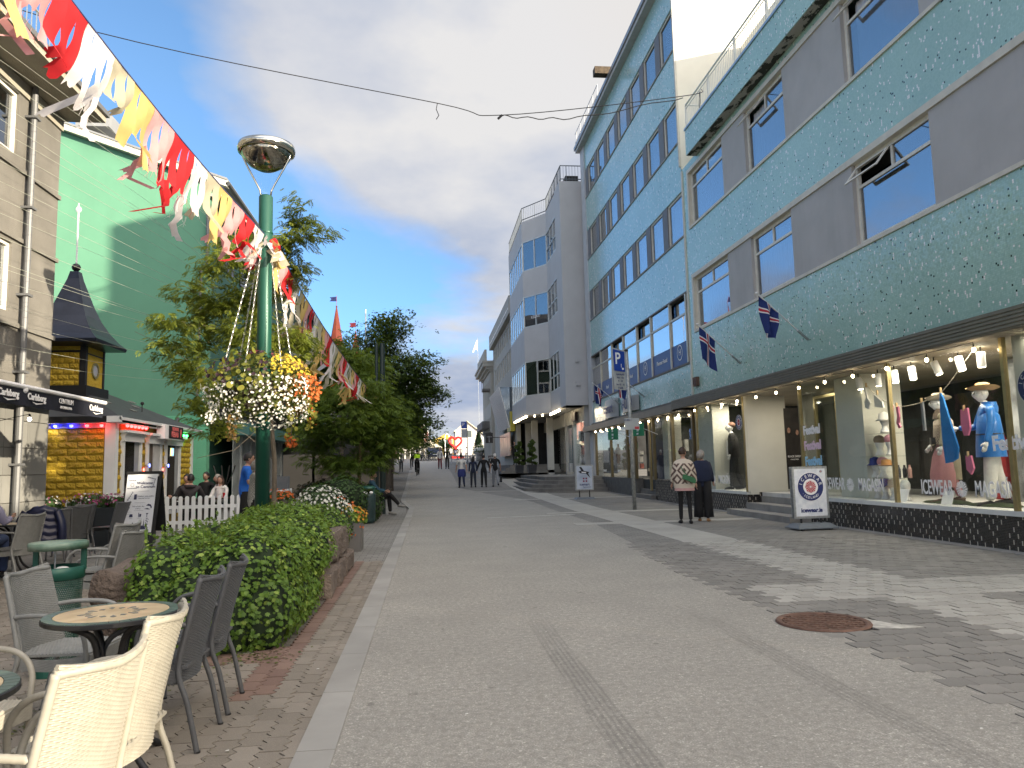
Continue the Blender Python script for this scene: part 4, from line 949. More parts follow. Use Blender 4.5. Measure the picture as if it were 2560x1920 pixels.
# hipped roof
ev = [(-13.4, 18.1), (-7.02, 18.1), (-7.02, 24.3), (-13.4, 24.3)]; zt = 2.74
g = G(); g.add([(x, y, zt) for x, y in ev]+[(-13, 21.2, 4.0), (-9.6, 20.9, 4.05)], [(0, 1, 5, 4), (1, 2, 5), (2, 3, 4, 5), (3, 0, 4)]); P('roof', g, SLATE, K)
g = G()
for k, (x, y, z, s_) in enumerate(((-8.0, 21.6, 0, .35), (-7.6, 20.4, 0, .3), (-8.4, 22.4, 0, .4), (-7.9, 19.6, 0, .25))):
    zz_ = zt+(abs(x+7.02))*(4.05-zt)/2.58+.012; g.slab([(x, y, zz_), (x, y+s_, zz_), (x-.1, y+s_, zz_+.05), (x-.1, y, zz_+.05)], (0, 0, .02))
PS('roof_patch', g, M('worn_flashing', (.16, .16, .15), .6), K)
g = G(); g.box(-13.4, 18.06, 2.62, -7.3, 18.12, 2.76); P('fascia', g, BLACK, K)
g = G(); g.box(-7.3, 18.06, 2.62, -6.98, 18.12, 2.76); g.box(-7.02, 18.06, 2.67, -6.97, 24.3, 2.735); g.box(-7.24, 24.0, 2.1, -7.19, 24.02, 2.62); P('gutter', g, WP, K); P('fascia_under', G().box(-13, 18.24, 2.5, -7.42, 18.29, 2.61), M('lilac_paint', (.36, .35, .45), .6), K)
P('eave_soffit', G().box(-13, 18.1, 2.60, -7.03, 24.2, 2.619), WP, K)
RB = emit('red_bulb', (1, .02, .02), 5.); BB = emit('blue_bulb', (.02, .03, 1), 6.); GB = emit('green_bulb', (.03, 1, .15), 4.)
def cbulbs(pts, m_, what):
    r_ = E_('coloured_bulbs', what, 'string lights', pts[0]); 
    P('cable', G().tube([(p[0], p[1], p[2]+.06) for p in pts], .006, 4), BLACK, r_)
    for p in pts:
        P('socket', G().lathe([(.03, .02), (.034, .05), (.012, .07)], p, 8), m_ if False else BLACK, r_); P('bulb', G().ball(p, .042, 10, 6), m_, r_, smooth=True)
    g = bpy.data.lights.new('coloured_glow', 'POINT'); g.energy = {RB: .45, BB: .12, GB: .4}[m_]; g.color = {RB: (1, .05, .03), BB: (.05, .06, 1), GB: (.05, 1, .15)}[m_]; g.shadow_soft_size = .1
    o = bpy.data.objects.new('coloured_glow', g); COL.objects.link(o); c = Vector(pts[len(pts)//2]); o.location = c+(Vector((0, -.1, -.05)) if abs(pts[0][1]-pts[-1][1]) < .1 else Vector((.12, 0, -.03)))
cbulbs([(-8.47, 18.2, 2.55), (-8.12, 18.2, 2.55)], BB, 'pair of lit blue bulbs under the kiosk eave')
cbulbs([(-7.78, 18.2, 2.55), (-7.46, 18.2, 2.55)], RB, 'pair of lit red bulbs beside the blue ones under the kiosk eave')
cbulbs([(LX+.1, 18.75+.24*i, 2.57) for i in range(6)], RB, 'row of six red bulbs left of the kebab sign')
cbulbs([(LX+.1, 22.35+.28*i, 2.52) for i in range(4)], GB, 'row of four green bulbs right of the kebab sign')
ks = T('kebab_sign', G().box(LX+.08, 20.75, 2.34, LX+.30, 22.2, 2.72), WHITE, 'small dark kebab sign with red letters on the kiosk eave', 'sign')
P('sign_face', G().slab([(LX+.305, 21.02, 2.36), (LX+.305, 22.19, 2.36), (LX+.305, 22.19, 2.70), (LX+.305, 21.02, 2.70)], (.004, 0, 0)), BLACK, ks)
REDL = M('pinkish_red_letters', (.70, .16, .15), .5)
text('ISTANBUL', .13, REDL, ks, (LX+.312, 21.55, 2.62), '+x', .9, bold=.006); text('KEBAB', .2, REDL, ks, (LX+.312, 21.5, 2.47), '+x', .95, bold=.008)
g = G(); g.ball((LX+.31, 22.0, 2.52), (.01, .05, .13), 8, 6); P('kebab_cone', g, REDL, ks)
cs = T('open_sign', G().box(LX+.03, 21.95, 1.9, LX+.045, 22.3, 2.14), WHITE, 'small lit card sign in the right kiosk window', 'sign')
for i, c_ in enumerate(((.9, .8, .1), (.1, .8, .3), (.1, .4, .9))): P('glowing_bar', G().box(LX+.046, 22.0+.08*i, 1.93, LX+.05, 22.06+.08*i, 2.11), emit('card_%d' % i, c_, 1.4), cs)
for y in (20.05, 21.45):
    wl = T('wall_lamp', G().ball((LX+.12, y, 1.63), (.05, .06, .05)), STEEL, 'round wall lamp with rainbow rings %s the kiosk door' % ('left of' if y < 21 else 'right of'), 'lamp')
    P('blue_ring', G().disc((LX+.17, y, 1.63), .045, (1, 0, 0), 12, .01), emit('blue_ring', (.1, .15, 1), 2), wl); P('red_ring', G().disc((LX+.03, y, 1.52), .05, (1, 0, 0), 12, .01), emit('red_ring', (1, .1, .05), 1.6), wl)
# tower
tw = P('tower', G().box(-9.45, 19.4, 3.4, -8.4, 20.45, 4.7), YELB, K)
blocks_root = K
blocks(K, -9.40, -8.52, 19.398, 3.62, 4.46, 'y', .26, .14)
P('tower_side', G().box(-8.4, 19.47, 3.6, -8.385, 20.4, 4.66), YEL, tw); P('tower_frieze', G().box(-9.4, 19.38, 4.5, -8.5, 19.4, 4.66), YEL, tw)
g = G(); g.box(-8.5, 19.36, 3.5, -8.36, 19.47, 4.72); g.box(-8.42, 20.38, 3.5, -8.36, 20.47, 4.72); g.box(-9.6, 19.3, 3.35, -8.3, 20.6, 3.62); g.box(-9.42, 19.37, 4.46, -8.38, 19.40, 4.5); g.box(-8.4, 19.47, 4.42, -8.375, 20.4, 4.45); P('black_trim', g, BLACK, tw)
g = G(); g.disc((-8.38, 19.93, 4.05), .2, (1, 0, 0), 24, .03, .15); P('porthole', g, M('olive_ring', (.22, .20, .08), .4), tw); P('porthole_glass', G().disc((-8.382, 19.93, 4.05), .15, (1, 0, 0), 24, .012), M('pale_glass', (.42, .44, .50), .2), tw)
cx, cy = -8.925, 19.925
prof = [(.50, 4.60), (.93, 4.66), (.95, 4.74), (.78, 4.90), (.62, 5.12), (.47, 5.40), (.34, 5.75), (.23, 6.12), (.14, 6.42), (.10, 6.62)]
g = G(); v_ = []; f_ = []
for h, z in prof:
    v_ += [(cx-h, cy-h, z), (cx+h, cy-h, z), (cx+h, cy+h, z), (cx-h, cy+h, z)]
for i in range(len(prof)-1):
    for j in range(4): f_.append((4*i+j, 4*i+(j+1) % 4, 4*i+4+(j+1) % 4, 4*i+4+j))
f_.append((4*len(prof)-4, 4*len(prof)-3, 4*len(prof)-2, 4*len(prof)-1)); g.add(v_, f_); sp_ = P('spire', g, SPM, K)
g = G(); g.ball((cx, cy, 6.74), .105, 16, 10); P('ball', g, BLACK, sp_, smooth=True)
g = G(); g.tube([(cx, cy, 6.8), (cx, cy, 8.2)], .022, 8); g.ball((cx, cy, 8.28), (.075, .03, .085), 10, 8); g.tube([(cx, cy, 8.33), (cx, cy, 8.44)], [.03, .012], 6); P('finial', g, WP, sp_)
bc = T('roof_spotlight', G().ball((-7.7, 21.3, 3.33), .05).tube([(-7.7, 21.3, 3.1), (-7.7, 21.3, 3.33)], .015, 5), BLACK, 'tiny black spotlight standing on the kiosk roof', 'spotlight')

# ---------------- green building
GR = E_('green_building', 'tall mint green building with a white-edged gable behind the kiosk', 'building', (-7.5, 26.4, 0))
MINT = M('mint_paint', (.11, .28, .185), .85, .06, .8, .25, 40, grime=.14)
MINT2 = M('mint_stucco', (.14, .44, .26), .95, .1, 1.2, 1.0, 26, dist=.03)
MINTD = M('mint_paint_shaded', (.035, .12, .095), .7, .08, 1)  # mint wall again, street-side shade put into the colour
gw = [(-20.5, 3.35), (-7.45, 3.35), (-7.45, 11.4), (-9.95, 12.42), (-12.7, 13.4), (-20.5, 13.4)]
P('gable_wall', G().slab([(x, 26.4, z) for x, z in gw], (0, .3, 0)), MINT, GR)
P('stucco_wall', G().box(-20.5, 26.36, 0, -7.42, 26.72, 3.36), MINT2, GR)
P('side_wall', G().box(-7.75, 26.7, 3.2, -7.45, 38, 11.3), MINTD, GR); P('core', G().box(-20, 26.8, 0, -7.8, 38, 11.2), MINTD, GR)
g = G()
rp_ = [(-20.5, 13.62), (-12.7, 13.62), (-9.95, 12.64), (-6.85, 11.55)]
for (xa, za), (xb, zb) in zip(rp_, rp_[1:]): g.slab([(xa, 26.15, za-.2), (xb, 26.15, zb-.2), (xb, 26.15, zb+.03), (xa, 26.15, za+.03)], (0, .25, 0))
P('bargeboard', g, WTRIM, GR)
g = G()
for (xa, za), (xb, zb) in zip(rp_, rp_[1:]): g.slab([(xa, 26.12, za+.03), (xb, 26.12, zb+.03), (xb, 39, zb+.03), (xa, 39, za+.03)], (0, 0, .07))
P('roof', g, M('grey_sheet_roof', (.30, .31, .31), .5, .1, 2, metal=.3), GR)
g = G(); g.box(-7.45, 26.2, 11.0, -6.85, 39, 11.1); P('soffit', g, M('grey_soffit', (.33, .34, .31), .7), GR); P('gutter', G().tube([(-6.82, 26.15, 11.45), (-6.82, 39, 11.45)], .08, 8), M('dark_gutter', (.05, .055, .055), .5), GR)
g = G(); g.box(-12.0, 26.3, 13.5, -10.9, 27.3, 14.0); P('roof_hatch', g, M('grey_sheet_roof', (.3, .3, .3)), GR)
g = G()
for x in (-8.35, -9.0): g.tube([(x, 26.3, 3.3 if x > -8.6 else 3.3), (x, 26.3, .2)], .05, 8)
g.tube([(-7.52, 26.3, 8.6), (-7.7, 26.3, 8.45), (-7.75, 26.3, 3.5)], .05, 8); g.tube([(-7.5, 26.25, 11.0), (-7.5, 26.25, 8.6)], .055, 8); PS('downpipe', g, PIPE, GR)
g = G(); g.box(-7.44, 27.3, 8.9, -7.40, 29.5, 10.3); g.box(-7.44, 30.5, 8.9, -7.40, 32.7, 10.3); PS('dark_window', g, M('night_glass', (.02, .025, .03), .1), GR)
# steel balcony with curved rail and glazed terrace further along
BL = T('steel_balcony', G().box(-7.4, 33, 6.2, -5.8, 38, 6.35), M('grey_steel', (.22, .26, .26), .5, metal=.4), 'grey steel balcony with curved barred railing behind the rowan', 'balcony')
g = G()
for i in range(34): g.tube([(-5.85, 33+.15*i, 6.35), (-5.85, 33+.15*i, 7.9)], .014, 4, caps=False)
for z in (6.4, 7.9): g.tube([(-5.85, 33, z), (-5.85, 38, z)], .03, 4)
g.tube([(-5.85, 33, 8.4), (-5.95, 35.5, 8.9), (-6.4, 38, 9.3)], .04, 5); P('railing', g, STEEL, BL)

# ---------------- dark green house with white sash windows
DG = E_('dark_green_house', 'dark green house with white sash windows behind the street trees', 'house', (-7.5, 45, 0))
DGM = M('dark_green_cladding', (.035, .062, .045), .8, .15, 2)
x = -7.5; dwin = [(46.5+2.1*i, 47.4+2.1*i) for i in range(8)]
for z0, z1, a, b in ((5.6, 8.4, 6.1, 7.9), (8.4, 11.4, 8.9, 10.6)):
    g = G(); g.box(x-.3, 44, z0, x, 64, a); g.box(x-.3, 44, b, x, 64, z1); e = 44
    for p, q in dwin: g.box(x-.3, e, a, x, p, b); e = q
    g.box(x-.3, e, a, x, 64, b); P('wall', g, DGM, DG)
    for p, q in dwin:
        fr = P('window_frame', G().ring(p-.08, q+.08, a-.08, b+.08, x-.05, x+.05, .12).box(x-.03, (p+q)/2-.02, a, x+.02, (p+q)/2+.02, b).box(x-.03, p, (a+b)/2-.03, x+.02, q, (a+b)/2+.03), WP, DG)
        P('pane', G().box(x-.03, p, a, x-.02, q, b), GLASS, fr)
P('wall', G().box(-16, 44, 0, -7.8, 64, 11.4), DGM, DG); P('wall', G().box(x-.3, 44, 0, x, 64, 5.6), M('shop_front_dark', (.05, .06, .055), .6, .5, 1.5), DG)
g = G(); g.slab([(-7.1, 44, 11.3), (-7.1, 64.2, 11.3), (-11.5, 64.2, 14.2), (-11.5, 44, 14.2)], (0, 0, .12)); P('roof', g, SLATE, DG)
# terrace block below with blue-green fascia, grey glazed doors and beige wall with steps
TB = E_('low_cafe_block', 'low cafe block with teal balcony front and pale glazed doors', 'building', (-6.9, 33, 0))
TG = M('teal_steel', (.06, .17, .16), .5, .1, 2)
P('balcony_front', G().box(-7.1, 35, 3.95, -6.1, 45.5, 5.4), TG, TB); P('fascia', G().box(-7.2, 28, 2.75, -6.4, 40, 3.2), TG, TB)
g = G()
for i in range(6): g.box(-7.0, 29+1.55*i, 0, -6.9, 29.12+1.55*i, 2.75)
PS('door_frame', g, M('pale_grey_joinery', (.40, .42, .42), .5), TB); P('glass_doors', G().box(-6.98, 28, 0, -6.95, 37.4, 2.75), M('milky_glass', (.33, .36, .36), .2, .35, 1.3), TB)
P('slab', G().box(-7.3, 27, 3.2, -6.9, 44, 3.95), BLACK, TB)
BW = T('beige_wall', G().box(-5.6, 30.2, 0, -4.4, 30.4, 2.05).box(-4.5, 30.2, 0, -4.35, 36, 2.05), M('beige_render', (.20, .175, .14), .85, .08, 1, .2, 50, grime=.2), 'plain beige wall beside the wooden steps behind the planters', 'wall')
STW = E_('wooden_steps', 'grey wooden steps and slatted screen behind the small rowan', 'steps', (-3.4, 31, 0))
for i in range(7): P('step', G().box(-4.3, 30.2+.28*i, .1+.2*i, -2.7, 30.5+.28*i, .22+.2*i), M('grey_timber', (.13, .115, .10), .85, .2, 5, .3, 60), STW)
g = G()
for i, y in enumerate((33, 38, 43, 49, 55)):
    T('beige_pier', G().box(-3.1-.05*i, y, 0, -2.4, y+.5, 2.4+gz(y)), M('beige_render', (.2, .175, .14)), ('nearest', 'second nearest', 'middle', 'second farthest', 'farthest')[i]+' beige shopfront pier along the left footway', 'pier', 'beige piers along the left footway')
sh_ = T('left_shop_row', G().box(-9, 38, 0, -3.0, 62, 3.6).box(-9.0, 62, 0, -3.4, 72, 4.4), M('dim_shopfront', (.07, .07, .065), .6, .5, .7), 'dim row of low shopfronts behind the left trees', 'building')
rsn = T('round_hanging_sign', G().disc((-2.9, 24, 3.12), .28, (0, -1, 0), 28, .06), BLACK, 'round black hanging sign with a pale head emblem half hidden by leaves', 'sign')
P('emblem', G().disc((-2.88, 23.93, 3.08), .17, (0, -1, 0), 24, .01), M('pale_emblem', (.35, .35, .42), .6), rsn)
for i, ch in enumerate('LAUREY'): 
    a_ = R(150-24*i); text(ch, .085, WHITE, rsn, (-2.9+.225*math.cos(a_), 23.925, 3.12+.225*math.sin(a_)), '-y', rot=a_-math.pi/2)
# red spires of the turreted house
RS = M('salmon_spire', (.52, .11, .055), .6, .08, 1.5)
for (x, y, r_, zb, zt_, lab) in ((-6.5, 55, .55, 10.2, 13.25, 'red pointed spire with a dark pennant above the left trees'), (-8.3, 52, .5, 9.5, 11.9, 'lower red spire with a red pennant right of the taller one')):
    x = x if zt_ > 13 else -5.4; y = 55 if zt_ > 13 else 58
    sp_ = T('red_spire', G().lathe([(r_, 0), (r_*.84, .5), (.05, zt_-zb), (.01, zt_-zb+.1)], (x, y, zb), 8), RS, lab, 'spire')
    P('turret', G().lathe([(r_*1.2, -9.5+0), (r_*1.2, -.2), (r_*1.3, 0)], (x, y, zb), 8), M('turret_wall', (.25, .22, .2), .8), sp_)
    g = G(); g.ball((x, y, zt_+.1), .07); g.tube([(x, y, zt_), (x, y, zt_+.95)], .015, 4); P('rod', g, M('red_rod', (.4, .08, .06), .5), sp_)
    P('pennant', G().slab([(x, y, zt_+.5), (x, y, zt_+.85), (x-.5, y, zt_+.8), (x-.38, y, zt_+.66), (x-.5, y, zt_+.5)], (0, .02, 0)), NAVY if zt_ > 13 else REDP, sp_)
T('mast', G().tube([(-4.8, 60, 8), (-4.8, 60, 14.2)], .05, 5), WHITE, 'thin white mast rising behind the left trees', 'mast')

# ---------------- wires from the roughcast building to the green one
for i in range(19):
    za = 8.25-i*.27+rnd.uniform(-.06, .06); zb = za+rnd.uniform(-.1, .45)+.2; y0 = 6.0+rnd.uniform(-.5, .5)
    a_ = Vector((LX-.1, y0, za*.93)); b_ = Vector((-7.5+(.2 if i > 2 else .6), 26.3, min(zb+1.0, 10.2))); pts = []
    for k in range(13):
        t = k/12; p = a_.lerp(b_, t); p.x += 2.2*math.sin(math.pi*min(1, t*1.0))*.55; p.z -= .5*math.sin(math.pi*t); pts.append(p)
    T('wire', G().tube(pts, .0028, 4, caps=False), M('pale_wire', (.34, .36, .30), .6), 'thin pale wire strung from the roughcast building to the green one', 'wire', 'thin wires strung between the left buildings')
g = G(); pts = []
for k in range(30):
    t = k/29; p = Vector((-7.0, 16, 10.9)).lerp(Vector((8.05, 20.3, 12.35)), t); p.z -= 2.9*math.sin(math.pi*t)*(.8+.2*t); pts.append(p)
# cable across the street, passing through its observed low point
ctrl = [Vector((-12, 15.5, 12.3)), Vector((-6.96, 16, 10.86)), Vector((.33, 17, 10.0)), Vector((1.9, 17.3, 9.9)), Vector((6.6, 17.6, 10.7)), Vector((8.08, 20.0, 12.2))]
def bez(ps, n=6):
    out = []
    for i in range(len(ps)-1):
        p0, p1, p2, p3 = ps[max(i-1, 0)], ps[i], ps[i+1], ps[min(i+2, len(ps)-1)]
        for k in range(n):
            t = k/n; out.append(.5*((2*p1)+(p2-p0)*t+(2*p0-5*p1+4*p2-p3)*t*t+(3*p1-p0-3*p2+p3)*t**3))
    return out+[ps[-1]]
cb = T('overhead_cable', G().tube(bez(ctrl, 8), .011, 5), BLACK, 'black cable slung across the street below the clouds', 'cable')
P('loose_end', G().tube([(.33, 17, 10.0), (.3, 17, 9.85), (.36, 17, 9.7), (.3, 17, 9.6)], .012, 4), BLACK, cb); P('loose_end', G().tube([(1.9, 17.3, 9.9), (1.8, 17.3, 9.8)], .03, 5), BLACK, cb)
g = G(); q = bez([Vector((1.9, 17.3, 9.88)), Vector((2.8, 17.35, 9.87)), Vector((4, 17.4, 9.98)), Vector((6.6, 17.6, 10.66))], 8)
for i, p in enumerate(q): p.z += .03*math.sin(i*1.3)
P('twisted_wire', G().tube(q, .012, 4), BLACK, cb)
# ================================================================ trees, hedge, flowers
def leaf_mat(name, c1, c2, trans=.35, rough=.5, hi=None):
    a = NT(name); g = a.n('ShaderNodeNewGeometry'); cc = a.mix(g.outputs['Random Per Island'], c1, c2)
    if hi: cc = a.mix(a.mth('GREATER_THAN', g.outputs['Random Per Island'], .93), cc, hi)
    cc = a.mix(a.rng(a.noise(1.6, 3), .35, .7, 0, .45), cc, tuple(x*.55 for x in c1))
    a.set(cc, rough); a.b.inputs['Specular IOR Level'].default_value = .35
    tr = a.n('ShaderNodeBsdfTranslucent'); a.l(a.mix(.3, cc, (.5, .6, .05), 'MIX'), tr.inputs[0]); ms = a.n('ShaderNodeMixShader'); ms.inputs[0].default_value = trans
    a.l(a.b.outputs[0], ms.inputs[1]); a.l(tr.outputs[0], ms.inputs[2]); a.l(ms.outputs[0], a.out.inputs[0]); MATS[name] = a.m; return a.m
LF_ROW = leaf_mat('rowan_leaf', (.14, .19, .03), (.27, .31, .055), .45, hi=(.32, .34, .08))
LF_DK = leaf_mat('dark_rowan_leaf', (.07, .13, .02), (.13, .20, .03), .35)
LF_FAR = leaf_mat('far_leaf', (.045, .085, .02), (.08, .13, .028), .25)
LF_HED = leaf_mat('hedge_leaf', (.07, .15, .02), (.19, .31, .045), .3, hi=(.34, .45, .09))
LF_BUSH = leaf_mat('bush_leaf', (.03, .07, .018), (.05, .11, .025), .2)
BARK = M('bark', (.15, .125, .095), .9, .3, 6, .7, 70)
BARKD = M('dark_bark', (.06, .05, .04), .9, .3, 6, .7, 70)
def pinnate(L_=.17, n=6, w_=.055, h=.018):
    v_ = []; f_ = []
    def leaflet(b, d, s_):
        b = Vector(b); d = Vector(d).normalized(); p = Vector((-d.y, d.x, 0)); k = len(v_)
        v_.extend([b, b+d*s_*.5+p*h*.5+Vector((0, 0, .004)), b+d*s_+Vector((0, 0, -.008)), b+d*s_*.5-p*h*.5+Vector((0, 0, .004))]); f_.append((k, k+1, k+2, k+3))
    for i in range(n):
        x = L_*(.22+.7*i/n); z = -.10*x*x/L_-.01*0; s_ = w_*(.75+.5*math.sin(math.pi*(i+1)/(n+1)))
        leaflet((x, 0, z-x*x*.9), (.55, 1, -.1), s_); leaflet((x, 0, z-x*x*.9), (.55, -1, -.1), s_)
    leaflet((L_*.95, 0, -L_*L_*.9), (1, 0, -.3), w_)
    v_ = v_+[Vector((0, -.0015, 0)), Vector((0, .0015, 0)), Vector((L_, 0, -L_*L_*.9))]; f_.append((len(v_)-3, len(v_)-2, len(v_)-1))
    return v_, f_
def sprig(n=7, s_=.10):
    q = random.Random(2); v_ = []; f_ = []
    for i in range(n):
        a = 2.4*i; b = Vector((.02*i, 0, .0))*1; d = Vector((math.cos(a), math.sin(a), q.uniform(-.3, .5))).normalized(); p = d.cross(Vector((0, 0, 1))).normalized(); c = Vector((q.uniform(-s_, s_), q.uniform(-s_, s_), q.uniform(-s_, s_)))*.8; k = len(v_)
        v_.extend([c, c+d*s_*.5+p*s_*.22, c+d*s_, c+d*s_*.5-p*s_*.22]); f_.append((k, k+1, k+2, k+3))
    return v_, f_
def rough_tree(name, label, trunk, rad, blobs, n, tmpl, lmat, bark=BARK, clump=.22, group=None, sc_=1., hang=.35, extra=()):
    root = E_(name, label, 'tree', tuple(trunk[0]), group=group); g = G(); g.tube(trunk, rad, 8)
    q = random.Random(hash(label) % 1000 if False else len(label)*7+len(blobs))
    tot = sum((b[3]*b[4]*b[5])**(2/3.) for b in blobs); mats = []
    for (cx, cy, cz, rx_, ry_, rz_) in blobs:
        tgt = Vector((cx, cy, cz)); best = min(trunk[1:], key=lambda p: (Vector(p)-tgt).length+max(0, p[2]-cz)*2.); s_ = Vector(best); mid = s_.lerp(tgt, .5)+Vector((0, 0, .12*(tgt-s_).length*(-.3 if cz < s_.z else 1)))
        br = [s_, s_.lerp(mid, .5)+Vector((0, 0, .03)), mid, mid.lerp(tgt, .5), tgt]; r0 = rad[-1]*.55 if hasattr(rad, '__len__') else rad*.5
        g.tube(br, [r0, r0*.8, r0*.6, r0*.45, r0*.3], 5)
        nb = max(2, int(n*((rx_*ry_*rz_)**(2/3.))/tot)); nc = max(3, int(nb/22)); 
        for c in range(nc):
            while True:
                u = Vector((q.uniform(-1, 1), q.uniform(-1, 1), q.uniform(-1, 1)))
                if .25 < u.length < 1: break
            u = u*(.55+.45*q.random()) if q.random() < .35 else u.normalized()*q.uniform(.7, 1.08)
            cc = tgt+Vector((u.x*rx_, u.y*ry_, u.z*rz_)); a0 = tgt.lerp(s_, .15*q.random())
            g.tube([a0, a0.lerp(cc, .5)+Vector((0, 0, .03)), cc], [r0*.25, r0*.16, .003], 4, caps=False)
            ax = (cc-tgt).normalized()
            for k in range(int(nb/nc)):
                p = cc+Vector((q.gauss(0, clump), q.gauss(0, clump), q.gauss(0, clump*.55))); az = math.atan2(ax.y, ax.x)+q.gauss(0, 1.1)
                mats.append(xf(p, (q.gauss(0, .35), q.uniform(-.2, hang+.35), az), sc_*q.uniform(.75, 1.25)))
    for ex in extra: g.tube(ex, [.006, .004, .003], 4)
    P('trunk', g, bark, root)
    o = scatter('crown', tmpl[0], tmpl[1], mats, lmat, root, off=OFF[root.name]); return root
PIN = pinnate(); PINS = pinnate(.15, 5, .05, .018); SPR = sprig()
k16 = 16.25/1870.
def bl(lst, Y, kx, ky, depth):   # (world centre from observed positions) list of x, z, rx, rz
    out = []
    for (x, z, rx_, rz_) in lst: out.append((x, Y+rnd.uniform(-.35, .35)*depth, z, rx_, max(rx_, rz_)*depth, rz_))
    return out
T1 = [(-5.25, 4.03, .52, .16), (-5.02, 4.5, .40, .17), (-5.0, 5.2, .26, .28), (-4.15, 5.75, .48, .28), (-4.2, 4.75, .62, .5), (-2.65, 6.95, .17, .36), (-2.25, 6.45, .24, .11), (-2.7, 6.3, .36, .28), (-2.75, 5.8, .32, .3),
      (-2.7, 5.4, .22, .22), (-4.25, 2.4, .30, .18), (-4.98, 3.55, .32, .2), (-4.7, 2.85, .30, .26), (-4.1, 6.38, .34, .2), (-2.85, 4.1, .4, .42), (-3.5, 4.2, .5, .45), (-3.5, 5.2, .4, .4), (-3.2, 6.0, .3, .3), (-3.0, 3.2, .35, .3), (-4.5, 3.5, .3, .3)]
SC = .825
def nr_(p): return (p[0]*SC, p[1]*SC, 1.38+(p[2]-1.38)*SC)
T1 = [(x*SC, 1.38+(z-1.38)*SC, a*SC, b*SC) for x, z, a, b in T1]
rough_tree('rowan_tree', 'sunlit rowan with feathery leaves directly behind the lamp post', [(-2.6, 13.2, 0)]+[nr_(p) for p in ((-3.14, 16, 1.6), (-3.25, 16, 2.7), (-3.35, 16, 3.8), (-3.3, 16, 5.0), (-2.9, 16.1, 6.2))], [.042, .040, .038, .032, .024, .010],
           bl(T1, 13.2, 1, 1, .8), 4300, PIN, LF_ROW, clump=.13, sc_=.95,
           extra=[[nr_(p) for p in e] for e in [[(-5.9, 15.8, 4.3), (-5.2, 15.9, 3.95), (-4.2, 16, 3.2)], [(-4.6, 15.7, 1.7), (-3.9, 15.8, 1.85), (-3.2, 15.9, 2.5)], [(-3.3, 16, 5.6), (-3.25, 15.9, 6.6), (-3.35, 15.9, 7.3)]]])
T2 = [(-2.25, 2.85, 1.15, .62), (-3.2, 2.3, .65, .42), (-1.15, 2.3, .7, .45), (-2.1, 1.65, 1.1, .28), (-1.8, 3.45, .8, .4), (-1.3, 2.9, .7, .5), (-2.8, 3.2, .6, .4)]
rough_tree('rowan_tree', 'small dark rowan with a broad low crown beside the seated man', [(-1.88, 21, 0), (-1.87, 21, 1.0), (-1.85, 21, 1.7), (-1.8, 21, 2.6), (-1.9, 21, 3.3)], [.055, .05, .045, .035, .02], bl(T2, 21, 1, 1, .7), 5200, PINS, LF_DK, M('staked_bark', (.13, .10, .05), .9, .2, 6, .5, 60), clump=.22, sc_=1.35)
T2b = [(-3.7, 4.9, .8, .55), (-3.2, 5.4, .7, .5), (-2.4, 4.8, .9, .6), (-2.4, 4.1, .8, .5), (-3.6, 4.1, .7, .5)]
rough_tree('street_tree', 'mid green rowan rising between the bunting and the dark green house', [(-2.9, 26, 0), (-2.9, 26, 2.5), (-2.9, 26, 4.2)], [.08, .07, .05], bl(T2b, 26, 1, 1, .8), 2600, PINS, LF_DK, BARKD, clump=.28, sc_=1.8)
T3 = [(-2.4, 6.3, 1.25, 1.1), (-1.75, 7.4, .7, .55), (-1.1, 5.6, 1.25, 1.2), (-2.8, 5.0, 1.3, 1.2), (-.3, 4.7, .85, .7), (-1.2, 3.7, 1.2, 1.0), (-1.35, 7.85, .5, .3), (.35, 4.6, .35, .35), (-2.2, 3.2, 1.1, .9), (-.4, 3.0, .8, .7)]
rough_tree('street_tree', 'tallest dense dark tree of the left row against the sky', [(-1.7, 33, 0), (-1.7, 33, 2.5), (-1.6, 33, 4.2), (-1.6, 33, 6.6)], [.14, .12, .09, .05], bl(T3, 33, 1, 1, .7), 6500, SPR, LF_FAR, BARKD, clump=.36, sc_=1.6)
for k, (x, y, zt_, lab) in enumerate(((-1.9, 40, 5.2, 'dark tree directly behind the tallest one'), (-2.3, 47, 5.0, 'rounded dark tree further up the left row'), (-2.6, 55, 4.8, 'farthest dark tree of the left row by the cyclist'))):
    z0 = gz(y); rough_tree('street_tree', lab, [(x, y, z0), (x, y, z0+2), (x, y, z0+3.5)], [.12, .1, .06], bl([(x, z0+zt_*.75, 1.3, 1.1), (x+.8, z0+zt_*.6, 1.0, .8), (x-.8, z0+zt_*.6, 1.2, 1.0), (x+.3, z0+zt_*.95, .9, .6)], y, 1, 1, .8), 2000, SPR, LF_FAR, BARKD, clump=.4, sc_=2.0)

